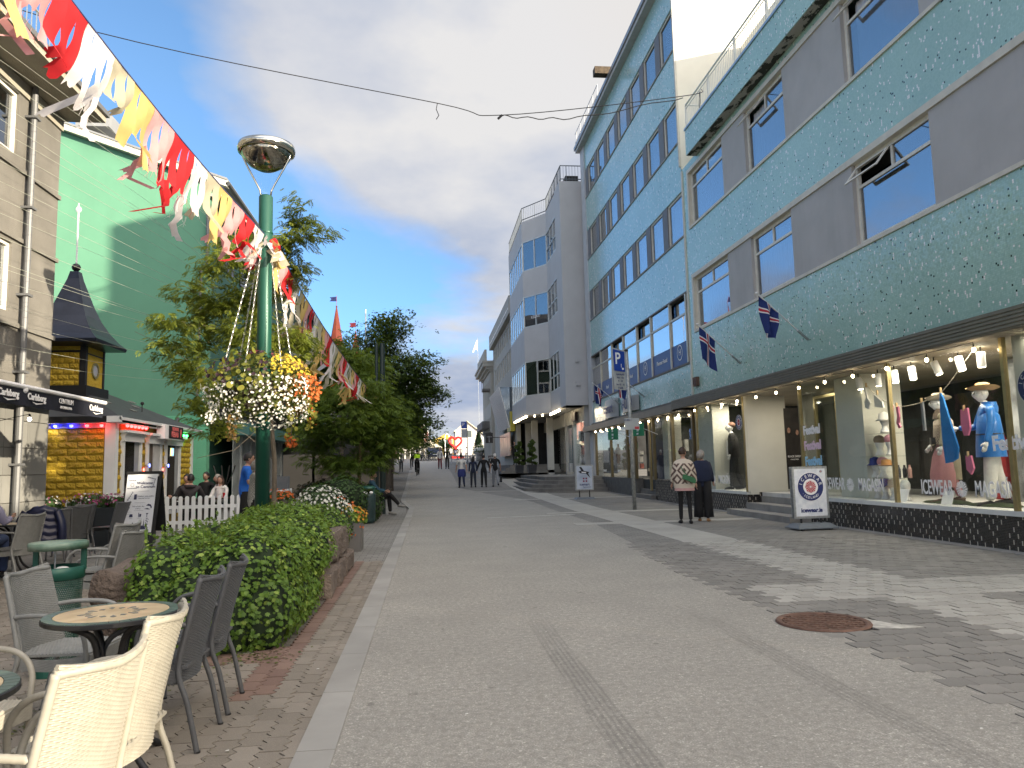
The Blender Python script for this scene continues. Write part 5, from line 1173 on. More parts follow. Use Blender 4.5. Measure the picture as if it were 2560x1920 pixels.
# stones of the near planter
BAS = M('basalt', (.15, .115, .095), .9, .3, 2.2, 1.0, 22, col2=(.16, .13, .11), dist=.04)
def rock(parent, x0, y0, z0, x1, y1, z1, n=7, amp=.03, seed=1, mat_=None, top=None):
    bm = bmesh.new(); bmesh.ops.create_cube(bm, size=1); bmesh.ops.subdivide_edges(bm, edges=bm.edges[:], cuts=n, use_grid_fill=True)
    sx_, sy_, sz_ = x1-x0, y1-y0, z1-z0; g = G(); v_ = []
    for v in bm.verts:
        p = Vector((x0+(v.co.x+.5)*sx_, y0+(v.co.y+.5)*sy_, z0+(v.co.z+.5)*sz_)); e = max(abs(v.co.x), abs(v.co.y))
        nn = mathutils_noise(p*3.1+Vector((seed, 0, 0)))*amp*2+mathutils_noise(p*9+Vector((0, seed, 0)))*amp
        corner = (abs(v.co.x) > .45)+(abs(v.co.y) > .45)+(abs(v.co.z) > .45)
        dirv = Vector((v.co.x/ .5 if abs(v.co.x) > .49 else 0, v.co.y/.5 if abs(v.co.y) > .49 else 0, v.co.z/.5 if abs(v.co.z) > .49 else 0))
        v_.append(p+dirv*(nn-(.018 if corner > 1 else 0)))
    g.add(v_, [[v.index for v in f_.verts] for f_ in bm.faces]); bm.free(); return P('stone', g, mat_ or BAS, parent)
from mathutils import noise as _mn
mathutils_noise = lambda p: _mn.noise(p)
PLN = E_('stone_planter', 'raised planter of rough reddish basalt blocks around the currant hedge', 'planter', (-2.0, 6.2, 0))
for z0, z1, sd, xs in ((0, .27, 1, (6.4, 7.9, 9.6, 11.2)), (.27, .64, 5, (6.4, 8.4, 10.0, 11.2))):
    for i, (a, b) in enumerate(zip(xs, xs[1:])): rock(PLN, -2.66, a+.01, z0, -2.22, b-.01, z1, 7, .03, sd+i)
    for i, (a, b) in enumerate(zip((8.5, 9.3, 10.2, 11.1), (9.3, 10.2, 11.1))): rock(PLN, -1.5, a+.008, z0, -1.06-(.05 if z0 else 0), b-.008, z1-.0, 6, .018, sd+9+i)
for z0, z1, sd in ((0, .27, 21), (.27, .5, 25)):
    for i, (a, b) in enumerate(((-2.22, -1.85), (-1.85, -1.5))): rock(PLN, a, 11.0, z0, b, 11.3, z1, 5, .02, sd+i)
P('soil', G().box(-2.3, 6.6, 0, -1.45, 11.05, .42), M('dark_soil', (.03, .022, .016), .95, .3, 8, .9, 40), PLN)
# hedge
def lobed(s_=.05):
    pts = [(0, 0), (.55, .12), (.42, .36), (.95, .55), (.58, .72), (.70, 1.15), (.28, 1.02), (0, 1.45)]
    R_ = [(x*s_, y*s_, -.10*s_*x+.25*s_*abs(x)) for x, y in pts]; L_ = [(-x, y, z) for x, y, z in R_[1:-1]][::-1]
    return R_+L_, [tuple(range(8)), (7, 8, 9, 10, 11, 12, 13, 0)]
LOB = lobed()
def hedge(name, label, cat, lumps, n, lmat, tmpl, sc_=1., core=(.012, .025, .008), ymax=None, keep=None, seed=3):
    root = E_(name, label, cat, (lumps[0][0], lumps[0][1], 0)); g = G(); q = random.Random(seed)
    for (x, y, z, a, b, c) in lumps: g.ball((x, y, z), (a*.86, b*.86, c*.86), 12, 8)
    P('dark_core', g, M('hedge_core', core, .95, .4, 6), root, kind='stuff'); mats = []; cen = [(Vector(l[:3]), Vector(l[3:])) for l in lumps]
    wts = [l[3]*l[4]+l[4]*l[5]+l[3]*l[5] for l in lumps]; tries = 0
    while len(mats) < n and tries < n*12:
        tries += 1; i = q.choices(range(len(lumps)), wts)[0]; c, r_ = cen[i]
        u = Vector((q.gauss(0, 1), q.gauss(0, 1), q.gauss(0, 1))).normalized(); k = q.uniform(.86, 1.06); p = c+Vector((u.x*r_.x, u.y*r_.y, u.z*r_.z))*k
        if p.z < .01: continue
        if any(j != i and (((p.x-c2.x)/r2_.x)**2+((p.y-c2.y)/r2_.y)**2+((p.z-c2.z)/r2_.z)**2) < .72 for j, (c2, r2_) in enumerate(cen)): continue
        if keep and not keep(p): continue
        nn = Vector((u.x/r_.x, u.y/r_.y, u.z/r_.z)).normalized(); nn = (nn+Vector((q.gauss(0, .35), q.gauss(0, .35), q.gauss(.25, .35)))).normalized()
        dn = Vector((q.gauss(0, .5), q.gauss(0, .5), -1)); dn = (dn-nn*dn.dot(nn)).normalized(); sd_ = dn.cross(nn)
        m_ = Matrix((sd_, dn, nn)).transposed(); mats.append(xf(p, m_, sc_*q.uniform(.55, 1.25)))
    scatter('leaves', tmpl[0], tmpl[1], mats, lmat, root, off=OFF[root.name]); return root, mats
lum = []
q = random.Random(9)
for y in np.arange(6.75, 11.0, .42):
    for x in np.arange(-2.12, -1.35, .33):
        lum.append((x+q.uniform(-.08, .08), y+q.uniform(-.1, .1), .50+q.uniform(-.06, .12), .30+q.uniform(0, .08), .32, .36+q.uniform(-.05, .08)))
for y in np.arange(6.3, 8.3, .34):
    lum.append((-1.36, y+q.uniform(-.1, .1), .26, .28, .30, .38)); lum.append((-1.42+q.uniform(-.05, .05), y+.15, .55, .28, .30, .30+q.uniform(-.03, .06)))
for x in np.arange(-2.12, -1.4, .27): lum.append((x, 6.28+q.uniform(-.08, .08)-.12*(x+2.1), .26, .27, .28, .38)); lum.append((x, 6.5+q.uniform(-.05, .05)-.12*(x+2.1), .56+q.uniform(-.05, .05), .28, .30, .28))
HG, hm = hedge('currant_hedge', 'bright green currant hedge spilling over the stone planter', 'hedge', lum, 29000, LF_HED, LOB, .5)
# stray shoots on top
g = G(); sm = []
for k in range(90):
    x, y = q.uniform(-2.3, -1.3), q.uniform(6.4, 11); z = .84; h = q.uniform(.03, .13); tip = Vector((x+q.gauss(0, .05), y+q.gauss(0, .05), z+h))
    g.tube([(x, y, z-.2), (x+.01, y, z), tip], [.004, .003, .002], 4, caps=False)
    for j in range(9): sm.append(xf(Vector((x, y, z-.05)).lerp(tip, j/8), (q.uniform(.6, 1.7), 0, q.uniform(0, 6.28)), q.uniform(.3, .55)))
P('shoots', g, M('green_stem', (.08, .12, .03), .7), HG, kind='stuff'); scatter('shoot_leaves', LOB[0], LOB[1], sm, LF_HED, HG, off=OFF[HG.name])
# flowers
def flower(n=5, s_=.02, w_=.6, cup=.15):
    v_ = []; f_ = []
    for i in range(n):
        a = 2*math.pi*i/n; b = math.pi/n*w_*1.6; k = len(v_)
        v_ += [(0, 0, 0), (s_*.65*math.cos(a-b), s_*.65*math.sin(a-b), s_*cup), (s_*math.cos(a), s_*math.sin(a), s_*cup*1.3), (s_*.65*math.cos(a+b), s_*.65*math.sin(a+b), s_*cup)]; f_.append((k, k+1, k+2, k+3))
    return v_, f_
FL5 = flower(); DAISY = flower(9, .022, .5, .05)
ROUND = ([(.5*math.cos(2*math.pi*i/9)*.09, .5*math.sin(2*math.pi*i/9)*.09+.02, .006*(i % 2)) for i in range(9)], [tuple(range(9))])
PW = M('white_petal', (.80, .80, .74), .7, .05, 20, trans=.3); PY = M('yellow_petal', (.55, .42, .04), .7, .15, 20, trans=.3); PO = M('orange_petal', (.55, .13, .025), .7, .2, 20, trans=.3)
PB = M('black_petunia', (.022, .006, .014), .7); PR = M('crimson_petal', (.12, .012, .03), .7, .2, 10); PP = M('pink_petal', (.42, .20, .28), .7, .2, 20, trans=.3)
LYG = leaf_mat('yellow_green_leaf', (.16, .18, .03), (.30, .28, .05), .4, hi=(.48, .40, .06)); LBR = leaf_mat('dry_leaf', (.12, .07, .02), (.22, .13, .04), .3)
def on_ell(c, r_, n, cond, seed, s0=.8, s1=1.3, out=.5, rr=(.9, 1.12)):
    q = random.Random(seed); out_ = []; t_ = 0
    while len(out_) < n and t_ < n*40:
        t_ += 1; u = Vector((q.gauss(0, 1), q.gauss(0, 1), q.gauss(0, 1))).normalized()
        if not cond(u): continue
        k = q.uniform(*rr); p = Vector(c)+Vector((u.x*r_[0], u.y*r_[1], u.z*r_[2]))*k
        nn = (u+Vector((q.gauss(0, out), q.gauss(0, out)-.2, q.gauss(.1, out)))).normalized(); qt = Vector((0, 0, 1)).rotation_difference(nn).to_matrix() @ Matrix.Rotation(q.uniform(0, 6.28), 3, 'Z')
        out_.append(xf(p, qt, q.uniform(s0, s1)))
    return out_
c = (-2.50, 11.45, 2.62); r_ = (.70, .62, .50)
HB = E_('hanging_basket', 'big flower basket hung on chains around the green lamp post', 'hanging basket', c)
P('bowl', G().lathe([(.14, -.34), (.34, -.30), (.50, -.05), (.52, .08), (.16, .10)], c, 20), M('basket_brown', (.04, .03, .02), .9), HB)
def sc2(nm, t_, m4, mt): return scatter(nm, t_[0], t_[1], m4, mt, HB, off=OFF[HB.name])
sc2('leaves', LOB, on_ell(c, r_, 2600, lambda u: u.z > -.95, 1, .35, .8, .6, (.8, 1.02)), leaf_mat('basket_leaf', (.06, .09, .022), (.13, .15, .035), .35, hi=(.25, .22, .06)))
sc2('white_flowers', FL5, on_ell(c, r_, 430, lambda u: u.z < .1 and u.x < -.15, 2, .7, 1.2, .5, (1.0, 1.16)), PW)
sc2('white_flowers', FL5, on_ell((c[0]+.15, c[1], c[2]-.05), r_, 470, lambda u: u.z < .35 and u.x > -.2 and u.y < .3 and u.x < .85, 3, .7, 1.2, .5, (1.0, 1.14)), PW)
sc2('yellow_flowers', FL5, on_ell((c[0]+.22, c[1], c[2]+.1), (.52, .5, .42), 420, lambda u: u.z > .2 and u.x > .1, 4, .9, 1.4, .5), PY)
sc2('orange_flowers', FL5, on_ell((c[0]+.3, c[1], c[2]-.02), (.52, .5, .42), 200, lambda u: -.3 < u.z < .5 and u.x > .55, 5, .9, 1.5, .5, (1.0, 1.2)), PO)
sc2('dark_petunias', FL5, on_ell(c, r_, 60, lambda u: u.z > .1 and u.x < .3 and u.y < .2, 6, 1.6, 2.2, .4, (1.05, 1.2)), PB)
sc2('crimson_flowers', DAISY, on_ell((c[0]+.05, c[1], c[2]+.15), (.3, .4, .42), 70, lambda u: u.z > .7, 7, 1.0, 1.6, .4, (1.0, 1.2)), PR)
sc2('round_leaves', ROUND, on_ell(c, r_, 75, lambda u: u.z > -.1 and u.x < .35 and u.y < .35, 8, .5, 1.25, .8, (.95, 1.2)), LYG)
sc2('dry_leaves', LOB, on_ell((c[0]+.35, c[1], c[2]), (.45, .45, .4), 420, lambda u: u.x > .2, 9, .4, .9, .7, (.9, 1.2)), LBR)
def tendril(pts, n, mt, t_, s0, s1, seed):
    q = random.Random(seed); m_ = []; pts = [Vector(p) for p in pts]
    for k in range(n):
        t = q.random()*(len(pts)-1); i = int(t); p = pts[i].lerp(pts[i+1], t-i)+Vector((q.gauss(0, .035), q.gauss(0, .035), q.gauss(0, .03))); m_.append(xf(p, (q.uniform(0, 3), q.uniform(0, 3), q.uniform(0, 6)), q.uniform(s0, s1)))
    sc2('trailing_flowers', t_, m_, mt)
tr_ = [(-1.98, 11.1, 2.3), (-1.93, 11.05, 2.1), (-1.95, 11.05, 1.78)]; P('trailing_stem', G().tube(tr_, .005, 4), BARKD, HB); tendril(tr_, 40, LYG, ROUND, .35, .8, 1); tendril([(-1.95, 11.05, 1.85), (-1.95, 11.05, 1.75)], 36, PO, FL5, 1.1, 1.8, 2)
tr_ = [(-1.72, 11.2, 2.5), (-1.66, 11.15, 2.2), (-1.7, 11.1, 2.0)]; tendril(tr_, 60, LYG, ROUND, .35, .8, 3); tendril(tr_, 24, PO, FL5, .9, 1.4, 4)
tendril([(-2.75, 11, 2.2), (-2.78, 11, 1.95), (-2.72, 11, 1.85)], 50, LBR, LOB, .4, .8, 5); tendril([(-3.1, 11.2, 2.3), (-3.12, 11.2, 2.1)], 60, PW, FL5, .8, 1.1, 6)
CH = M('bright_chain', (.62, .62, .58), .3, .1, 20, metal=.6)
for k in range(6):
    a = 2*math.pi*k/6+.35; b_ = Vector((c[0]+.54*math.cos(a), c[1]+.50*math.sin(a), c[2]+.1)); t_ = Vector((-2.43+.13*math.cos(a), 11.5+.13*math.sin(a), 4.8)); g = G(); n = 46
    for i in range(n):
        p = b_.lerp(t_, (i+.5)/n); d = (t_-b_).normalized()*.028; s_ = Vector((.009, 0, 0)) if i % 2 else Vector((0, .009, 0))
        g.tube([p-d+s_*.3, p-d*.4+s_, p+d*.4+s_, p+d+s_*.3, p+d*.4-s_, p-d*.4-s_, p-d+s_*.3], .0035, 3, caps=False)
    P('chain', g, CH, HB, kind='stuff')
# daisies, pansies, small planters beyond the hedge
DB, _ = hedge('daisy_bush', 'rounded bush of white daisies behind the hedge end', 'flowers', [(-1.78, 12.6, .62, .42, .4, .42), (-1.5, 12.5, .5, .3, .35, .35)], 1500, LF_BUSH, LOB, .6, seed=5)
scatter('daisies', DAISY[0], DAISY[1], on_ell((-1.72, 12.55, .66), (.45, .42, .44), 320, lambda u: u.z > .1, 11, .8, 1.3, .3, (1.0, 1.15)), PW, DB, off=OFF[DB.name])
scatter('orange_pansies', FL5[0], FL5[1], on_ell((-1.55, 12.3, .6), (.5, .42, .36), 60, lambda u: u.x > .2 or u.z < .4, 12, 1.0, 1.6, .3, (1.0, 1.15)), PO, DB, off=OFF[DB.name])
pb = T('flower_box', G().box(-1.62, 13.2, 0, -1.15, 13.8, .48), M('grey_plastic_pot', (.13, .125, .12), .7), 'low grey box of orange and yellow pansies beside the dark bin', 'planter')
scatter('leaves', LOB[0], LOB[1], on_ell((-1.38, 13.45, .52), (.28, .28, .2), 420, lambda u: u.z > -.2, 13, .6, 1.0, .6), LF_HED, pb, off=OFF[pb.name])
scatter('pansies', FL5[0], FL5[1], on_ell((-1.36, 13.4, .56), (.28, .28, .2), 70, lambda u: u.z > -.1, 14, 1.2, 1.9, .4, (1.0, 1.2)), M('amber_petal', (.62, .30, .03), .7, .2, 20, trans=.3), pb, off=OFF[pb.name])
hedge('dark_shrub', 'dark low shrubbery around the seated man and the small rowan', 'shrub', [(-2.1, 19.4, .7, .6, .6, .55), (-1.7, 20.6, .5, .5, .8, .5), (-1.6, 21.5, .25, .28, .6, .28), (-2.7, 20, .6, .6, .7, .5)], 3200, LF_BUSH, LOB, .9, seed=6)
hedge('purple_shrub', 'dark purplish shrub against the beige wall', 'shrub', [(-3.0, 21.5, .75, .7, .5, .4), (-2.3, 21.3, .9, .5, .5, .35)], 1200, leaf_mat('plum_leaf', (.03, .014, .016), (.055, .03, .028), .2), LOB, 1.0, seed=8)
for x, y, r0, lab in ((-3.75, 19.5, .36, 'large brown bowl planter with orange flowers behind the lamp post'), (-4.1, 18.2, .2, 'smaller white-flowered pot left of the brown bowl')):
    z = .42 if r0 > .3 else .25; bw = T('bowl_planter', G().lathe([(r0*.45, 0), (r0*.75, z*.35), (r0, z*1.0), (r0*1.0, z*1.5), (r0*.9, z*1.5), (r0*.85, z*1.3)], (x, y, .05), 22), M('brown_bowl', (.075, .06, .048), .6, .2, 5), lab, 'planter', smooth=True)
    z += z*.5+.05; scatter('leaves', LOB[0], LOB[1], on_ell((x, y, z), (r0, r0, .2), 500, lambda u: u.z > -.3, 15, .6, 1., .6), LF_BUSH, bw, off=OFF[bw.name])
    scatter('flowers', FL5[0], FL5[1], on_ell((x, y, z+.03), (r0*1.02, r0, .22), 150, lambda u: u.z > .1, 16, 1.2, 2.0, .4, (1., 1.2)), PO if r0 > .3 else PW, bw, off=OFF[bw.name])
    scatter('white_trail', FL5[0], FL5[1], on_ell((x+.08, y, z-.08), (r0*1.08, r0, .25), 150, lambda u: -.9 < u.z < .15, 17, .8, 1.4, .4, (1., 1.1)), PW, bw, off=OFF[bw.name])
# dark planter boxes with mixed flowers in front of the kiosk
for i, (x, lab) in enumerate(((-8.2, 'dark box with pink and purple flowers behind the leftmost chairs'), (-7.0, 'dark flower box with magenta blooms left of the menu board'), (-6.05, 'dark flower box hidden partly behind the menu board'))):
    y = 16.7 if i < 2 else 15.9; pb = T('planter_box', G().box(x-.52, y, 0, x+.5, y+.4, .72).box(x-.54, y-.02, .70, x+.52, y+.42, .76), M('blue_black_paint', (.014, .020, .026), .5, .2, 3), lab, 'planter')
    scatter('leaves', LOB[0], LOB[1], on_ell((x, y+.2, .78), (.5, .22, .18), 600, lambda u: u.z > -.1, 20+i, .6, 1.1, .6), LF_BUSH, pb, off=OFF[pb.name])
    for m_, n_, s_ in ((PP, 60, 21), (M('magenta_petal', (.32, .02, .14), .7, .2, 9), 50, 22), (PW, 50, 23)): scatter('flowers', FL5[0], FL5[1], on_ell((x+(.0 if m_ is PW else -.1), y+.18, .82), (.48, .24, .2), n_, lambda u: u.z > 0, s_+i, .9, 1.6, .4, (1., 1.25)), m_, pb, off=OFF[pb.name])
tf = M('tuft_moss', (.07, .10, .02), .9, .3, 20)
# moss and weeds on the ground under the chairs and in the joints
wm = []
q = random.Random(77)
for k in range(700):
    cx_, cy_ = q.choice([(-2.2, 4.7), (-2.6, 4.9), (-1.9, 5.3), (-1.35, 5.95), (-2.4, 3.8)]); wm.append(xf((cx_+q.gauss(0, .16), cy_+q.gauss(0, .12), .008), (q.uniform(-.4, .4), q.uniform(-.4, .4), q.uniform(0, 6)), q.uniform(.15, .4)))
for k in range(500): x, y = q.uniform(-2.6, -.7), q.uniform(3, 9); wm.append(xf((x, y, .006), (q.uniform(-.3, .3), q.uniform(-.3, .3), q.uniform(0, 6)), q.uniform(.05, .14)))
scatter('moss', LOB[0], LOB[1], wm, leaf_mat('moss_green', (.06, .08, .02), (.12, .14, .03), .1), None, label='moss and small weeds growing between the brown pavers')
# ================================================================ street furniture and smaller things
LGREEN = M('lamp_green', (.012, .075, .052), .34, .08, 2, .04, 30, metal=.25)
LP = E_('street_lamp', 'tall green street lamp with a round reflector and the flower basket', 'street lamp', (-2.43, 11.5, 0))
P('post', G().lathe([(.105, 0), (.105, 5.6), (.09, 5.62)], (-2.43, 11.5, 0), 28), LGREEN, LP, smooth=False).data.polygons.foreach_set('use_smooth', [True]*58)
CHR = M('polished_steel', (.60, .58, .50), .12, .1, 8, metal=1.)
c = (-2.43, 11.5, 0)
P('reflector', G().lathe([(.001, 6.03), (.14, 6.045), (.26, 6.11), (.35, 6.22), (.395, 6.34), (.37, 6.35), (.001, 6.36)], c, 36, caps=False), M('dark_mirror', (.30, .28, .23), .09, .5, 11, .25, 30, metal=1.), LP, smooth=True)
P('rim', G().lathe([(.385, 6.30), (.425, 6.31), (.435, 6.36), (.42, 6.42), (.30, 6.47), (.0, 6.49)], c, 40, caps=False), CHR, LP, smooth=True)
P('glass_cone', G().lathe([(.075, 5.6), (.085, 5.72), (.16, 5.88), (.28, 6.12), (.375, 6.33)], c, 32, caps=False), glass_mat('lamp_glass', .02, (.96, .98, .99), fm=.35), LP, smooth=True)
for s_ in (-1, 1):
    P('arm', G().tube([(c[0]+s_*.07, c[1]-.02, 5.58), (c[0]+s_*.085, c[1]-.02, 5.70), (c[0]+s_*.17, c[1]-.02, 5.87), (c[0]+s_*.27, c[1]-.02, 6.06), (c[0]+s_*.345, c[1]-.02, 6.22), (c[0]+s_*.39, c[1]-.02, 6.36)], .014, 8), CHR, LP, smooth=True)
g = G(); g.lathe([(.112, 4.78), (.125, 4.79), (.125, 4.83), (.112, 4.84)], c, 24, caps=False); g.lathe([(.108, 5.02), (.113, 5.02), (.113, 5.04), (.108, 5.05)], c, 24, caps=False); P('collar', g, LGREEN, LP)
# slender dark poles near the seated man
for x, lab in ((-1.58, 'slimmer dark green pole left of its pair beside the seated man'), (-1.40, 'thicker dark green pole right of its pair beside the seated man')):
    T('lamp_pole', G().lathe([(.055 if x < -1.5 else .085, 0), (.05 if x < -1.5 else .08, 5.4)], (x, 24, 0), 14), M('near_black_green', (.008, .02, .018), .4), lab, 'pole')

# ---- bunting
BC = {'white': (.72, .70, .70), 'beige': (.50, .46, .34), 'yellow': (.66, .48, .18), 'pink': (.68, .36, .37), 'red': (.60, .022, .03)}
BM = {k: M('cloth_'+k, v, .85, .08, 8, .15, 90, trans=.45) for k, v in BC.items()}
def bunting(name, label, path, drops, seed, step=.42, ragged=1., side=Vector((-.25, 0, -1)), tatter=.6):
    q = random.Random(seed); root = E_(name, label, 'bunting', tuple(path[0])); pts = [Vector(p) for p in path]
    L_ = [0]
    for a, b in zip(pts, pts[1:]): L_.append(L_[-1]+(b-a).length)
    def at(s_):
        s_ = min(max(s_, 0), L_[-1]-1e-6)
        for i in range(len(pts)-1):
            if s_ <= L_[i+1]: return pts[i].lerp(pts[i+1], (s_-L_[i])/(L_[i+1]-L_[i]))
        return pts[-1]
    P('cord', G().tube(pts, .008, 5), M('blue_cord', (.03, .04, .12), .7), root)
    s_ = .05; seq = ['white', 'beige', 'yellow', 'pink', 'red']; k = 1
    while s_ < L_[-1]-.1:
        w_ = step*q.uniform(.75, 1.25); colr = seq[k % 5]; t = s_/L_[-1]; D = drops(t)*q.uniform(.8, 1.15); nx = 10; nv = 12; g = G(); ph = q.uniform(0, 6)
        strips = q.choice([2, 3, 3, 4]); cut = q.uniform(.58, .82) if ragged else .9; vs_ = []; tw_ = q.gauss(0, .35)
        def pt(u, v, lane, amp=1.):
            b = at(s_+w_*u); d = D*v; sd_ = side.normalized(); along = (at(s_+w_)-at(s_)).normalized()
            n_ = along.cross(sd_).normalized(); wv = (.05*math.sin(u*5+ph+v*3)+.04*math.sin(v*7+ph*2+lane*2.1))*v**.7*amp
            extra = Vector((0, 0, 0))
            if v > cut and ragged:
                e = (v-cut)/(1-cut); extra = along*(.10*math.sin(lane*2.7+ph)*e)+n_*(.18*math.sin(lane*1.9+ph*3)*e)+Vector((tw_*.25*e, 0, 0))
            return b+sd_*d+n_*wv+extra
        for j in range(strips):
            ua, ub = j/strips, (j+1)/strips; ln = q.uniform(.7, 1.15) if ragged else 1.; base = len(vs_); nu = 4; gap = .045 if ragged else 0
            grid = []
            for iv in range(nv+1):
                v = iv/nv*ln; e = max(0, (v-cut)/(1-cut)) if ragged else 0; gp = gap*min(1, e*3)*(ub-ua)
                for iu in range(nu+1):
                    u = ua+gp+(ub-ua-2*gp)*iu/nu; jag = (q.uniform(-.05, .04) if iv == nv else 0); grid.append(pt(u, v+jag, j))
            g.add(grid, [(iv*(nu+1)+iu, iv*(nu+1)+iu+1, (iv+1)*(nu+1)+iu+1, (iv+1)*(nu+1)+iu) for iv in range(nv) for iu in range(nu)])
        if ragged and q.random() < tatter:     # long loose ribbon and threads
            a0 = pt(q.random(), cut, 1); 
            for _ in range(2):
                r1 = [a0+Vector((q.gauss(0, .03)*i-.03*i, q.gauss(0, .03)*i, -D*.16*i)) for i in range(5)]; wd = Vector((q.uniform(.02, .045), q.uniform(-.02, .02), 0))
                g.add([p for r in r1 for p in (r-wd, r+wd)], [(2*i, 2*i+1, 2*i+3, 2*i+2) for i in range(4)])
            for _ in range(5):
                a1 = pt(q.random(), .9, 1); g.tube([a1, a1+Vector((q.gauss(0, .03), q.gauss(0, .03), -.07)), a1+Vector((q.gauss(0, .05), 0, -.13))], .0018, 3, caps=False)
        P('cloth_flag', g, BM[colr], root, smooth=True); s_ += w_*.97; k += 1
    return root
p0, p1 = Vector((-3.35, 5.4, 5.95)), Vector((-2.42, 11.42, 4.98)); path = []
for i in range(15):
    t = i/14; p = p0.lerp(p1, t); p.z -= .12*math.sin(math.pi*t); path.append(p)
bunting('bunting', 'tattered red pink yellow and white cloth bunting from upper left to the lamp', path, lambda t: (.66 if t < .6 else .68) if t < .85 else .5, 5, .42)
p0, p1 = Vector((-2.36, 11.6, 4.95)), Vector((-1.42, 24, 3.5)); path = []
for i in range(15):
    t = i/14; p = p0.lerp(p1, t); p.z -= .25*math.sin(math.pi*t); path.append(p)
bunting('bunting', 'second stretch of ragged bunting from the lamp post down to the far trees', path, lambda t: .66-.1*t, 9, .34, tatter=.35)
# wrapped bundle at the post
g = G(); q = random.Random(4)
for m_i, colr in enumerate(('red', 'pink', 'white', 'beige', 'yellow')):
    g = G()
    for k in range(5):
        a = q.uniform(0, 6.28); b = Vector((-2.43+.12*math.cos(a), 11.5+.12*math.sin(a), 4.85+q.uniform(-.15, .12))); r1 = [b+Vector((.04*i*math.cos(a)+q.gauss(0, .02), .04*i*math.sin(a)-.02*i, -.07*i*q.uniform(.5, 1.2))) for i in range(5)]; wd = Vector((q.uniform(.03, .06), q.uniform(-.03, .03), .02))
        g.add([p for r in r1 for p in (r-wd, r+wd)], [(2*i, 2*i+1, 2*i+3, 2*i+2) for i in range(4)])
    T('cloth_bundle', g, BM[colr], '%s cloth scraps knotted round the lamp post collar' % colr, 'cloth', smooth=True)

# ---- wicker chairs
WKD = M('wicker_graphite', (.085, .088, .092), .5, .1, 20, rand=.15); WKM = M('wicker_grey', (.20, .205, .195), .5, .12, 20, rand=.15); WKL = M('wicker_sunlit', (.29, .275, .23), .5, .1, 20)  # cream copy: same grey wicker with sunlight put into its colour
def weave(fn, nu, nv, mu, mv, amp=.0038, th=.012):
    """woven sheet; fn(u,v)->(point, normal); mu strands across, mv rows"""
    g = G(); A = nu*mu; B_ = nv*mv; v_ = []
    for s_ in (1, -1):
        for j in range(B_+1):
            v = j/B_
            for i in range(A+1):
                u = i/A; p, n_ = fn(u, v); row = int(min(j, B_-1)/nv); par = row % 2; h = amp*(.35+abs(math.sin(math.pi*(v*mv))))*(.55+.45*math.cos(math.pi*(u*mu+par)))
                v_.append(p+n_*s_*(th/2+h))
    W1 = A+1; H1 = B_+1; f_ = []
    for j in range(B_):
        for i in range(A): a = j*W1+i; f_.append((a, a+1, a+1+W1, a+W1)); b = a+W1*H1; f_.append((b, b+W1, b+W1+1, b+1))
    for j in range(B_):
        a = j*W1; b = a+W1*H1; f_.append((a, a+W1, b+W1, b)); a += A; b += A; f_.append((a, b, b+W1, a+W1))
    for i in range(A):
        a = i; b = a+W1*H1; f_.append((a, b, b+1, a+1)); a = B_*W1+i; b = a+W1*H1; f_.append((a, a+1, b+1, b))
    return g.add(v_, f_)
def wrapped(g, pts, r_, n=8, pitch=.010):
    """tube wound with flat cane: rings along the length"""
    pts = [Vector(p) for p in pts]; fine = []; 
    for a, b in zip(pts, pts[1:]):
        m_ = max(1, int((b-a).length/pitch))
        for i in range(m_): fine.append(a.lerp(b, i/m_))
    fine.append(pts[-1]); rs = [r_*(1.0 if i % 2 else 1.07) for i in range(len(fine))]; g.tube(fine, rs, n)
def sm(pts, n=5): return bez([Vector(p) for p in pts], n)
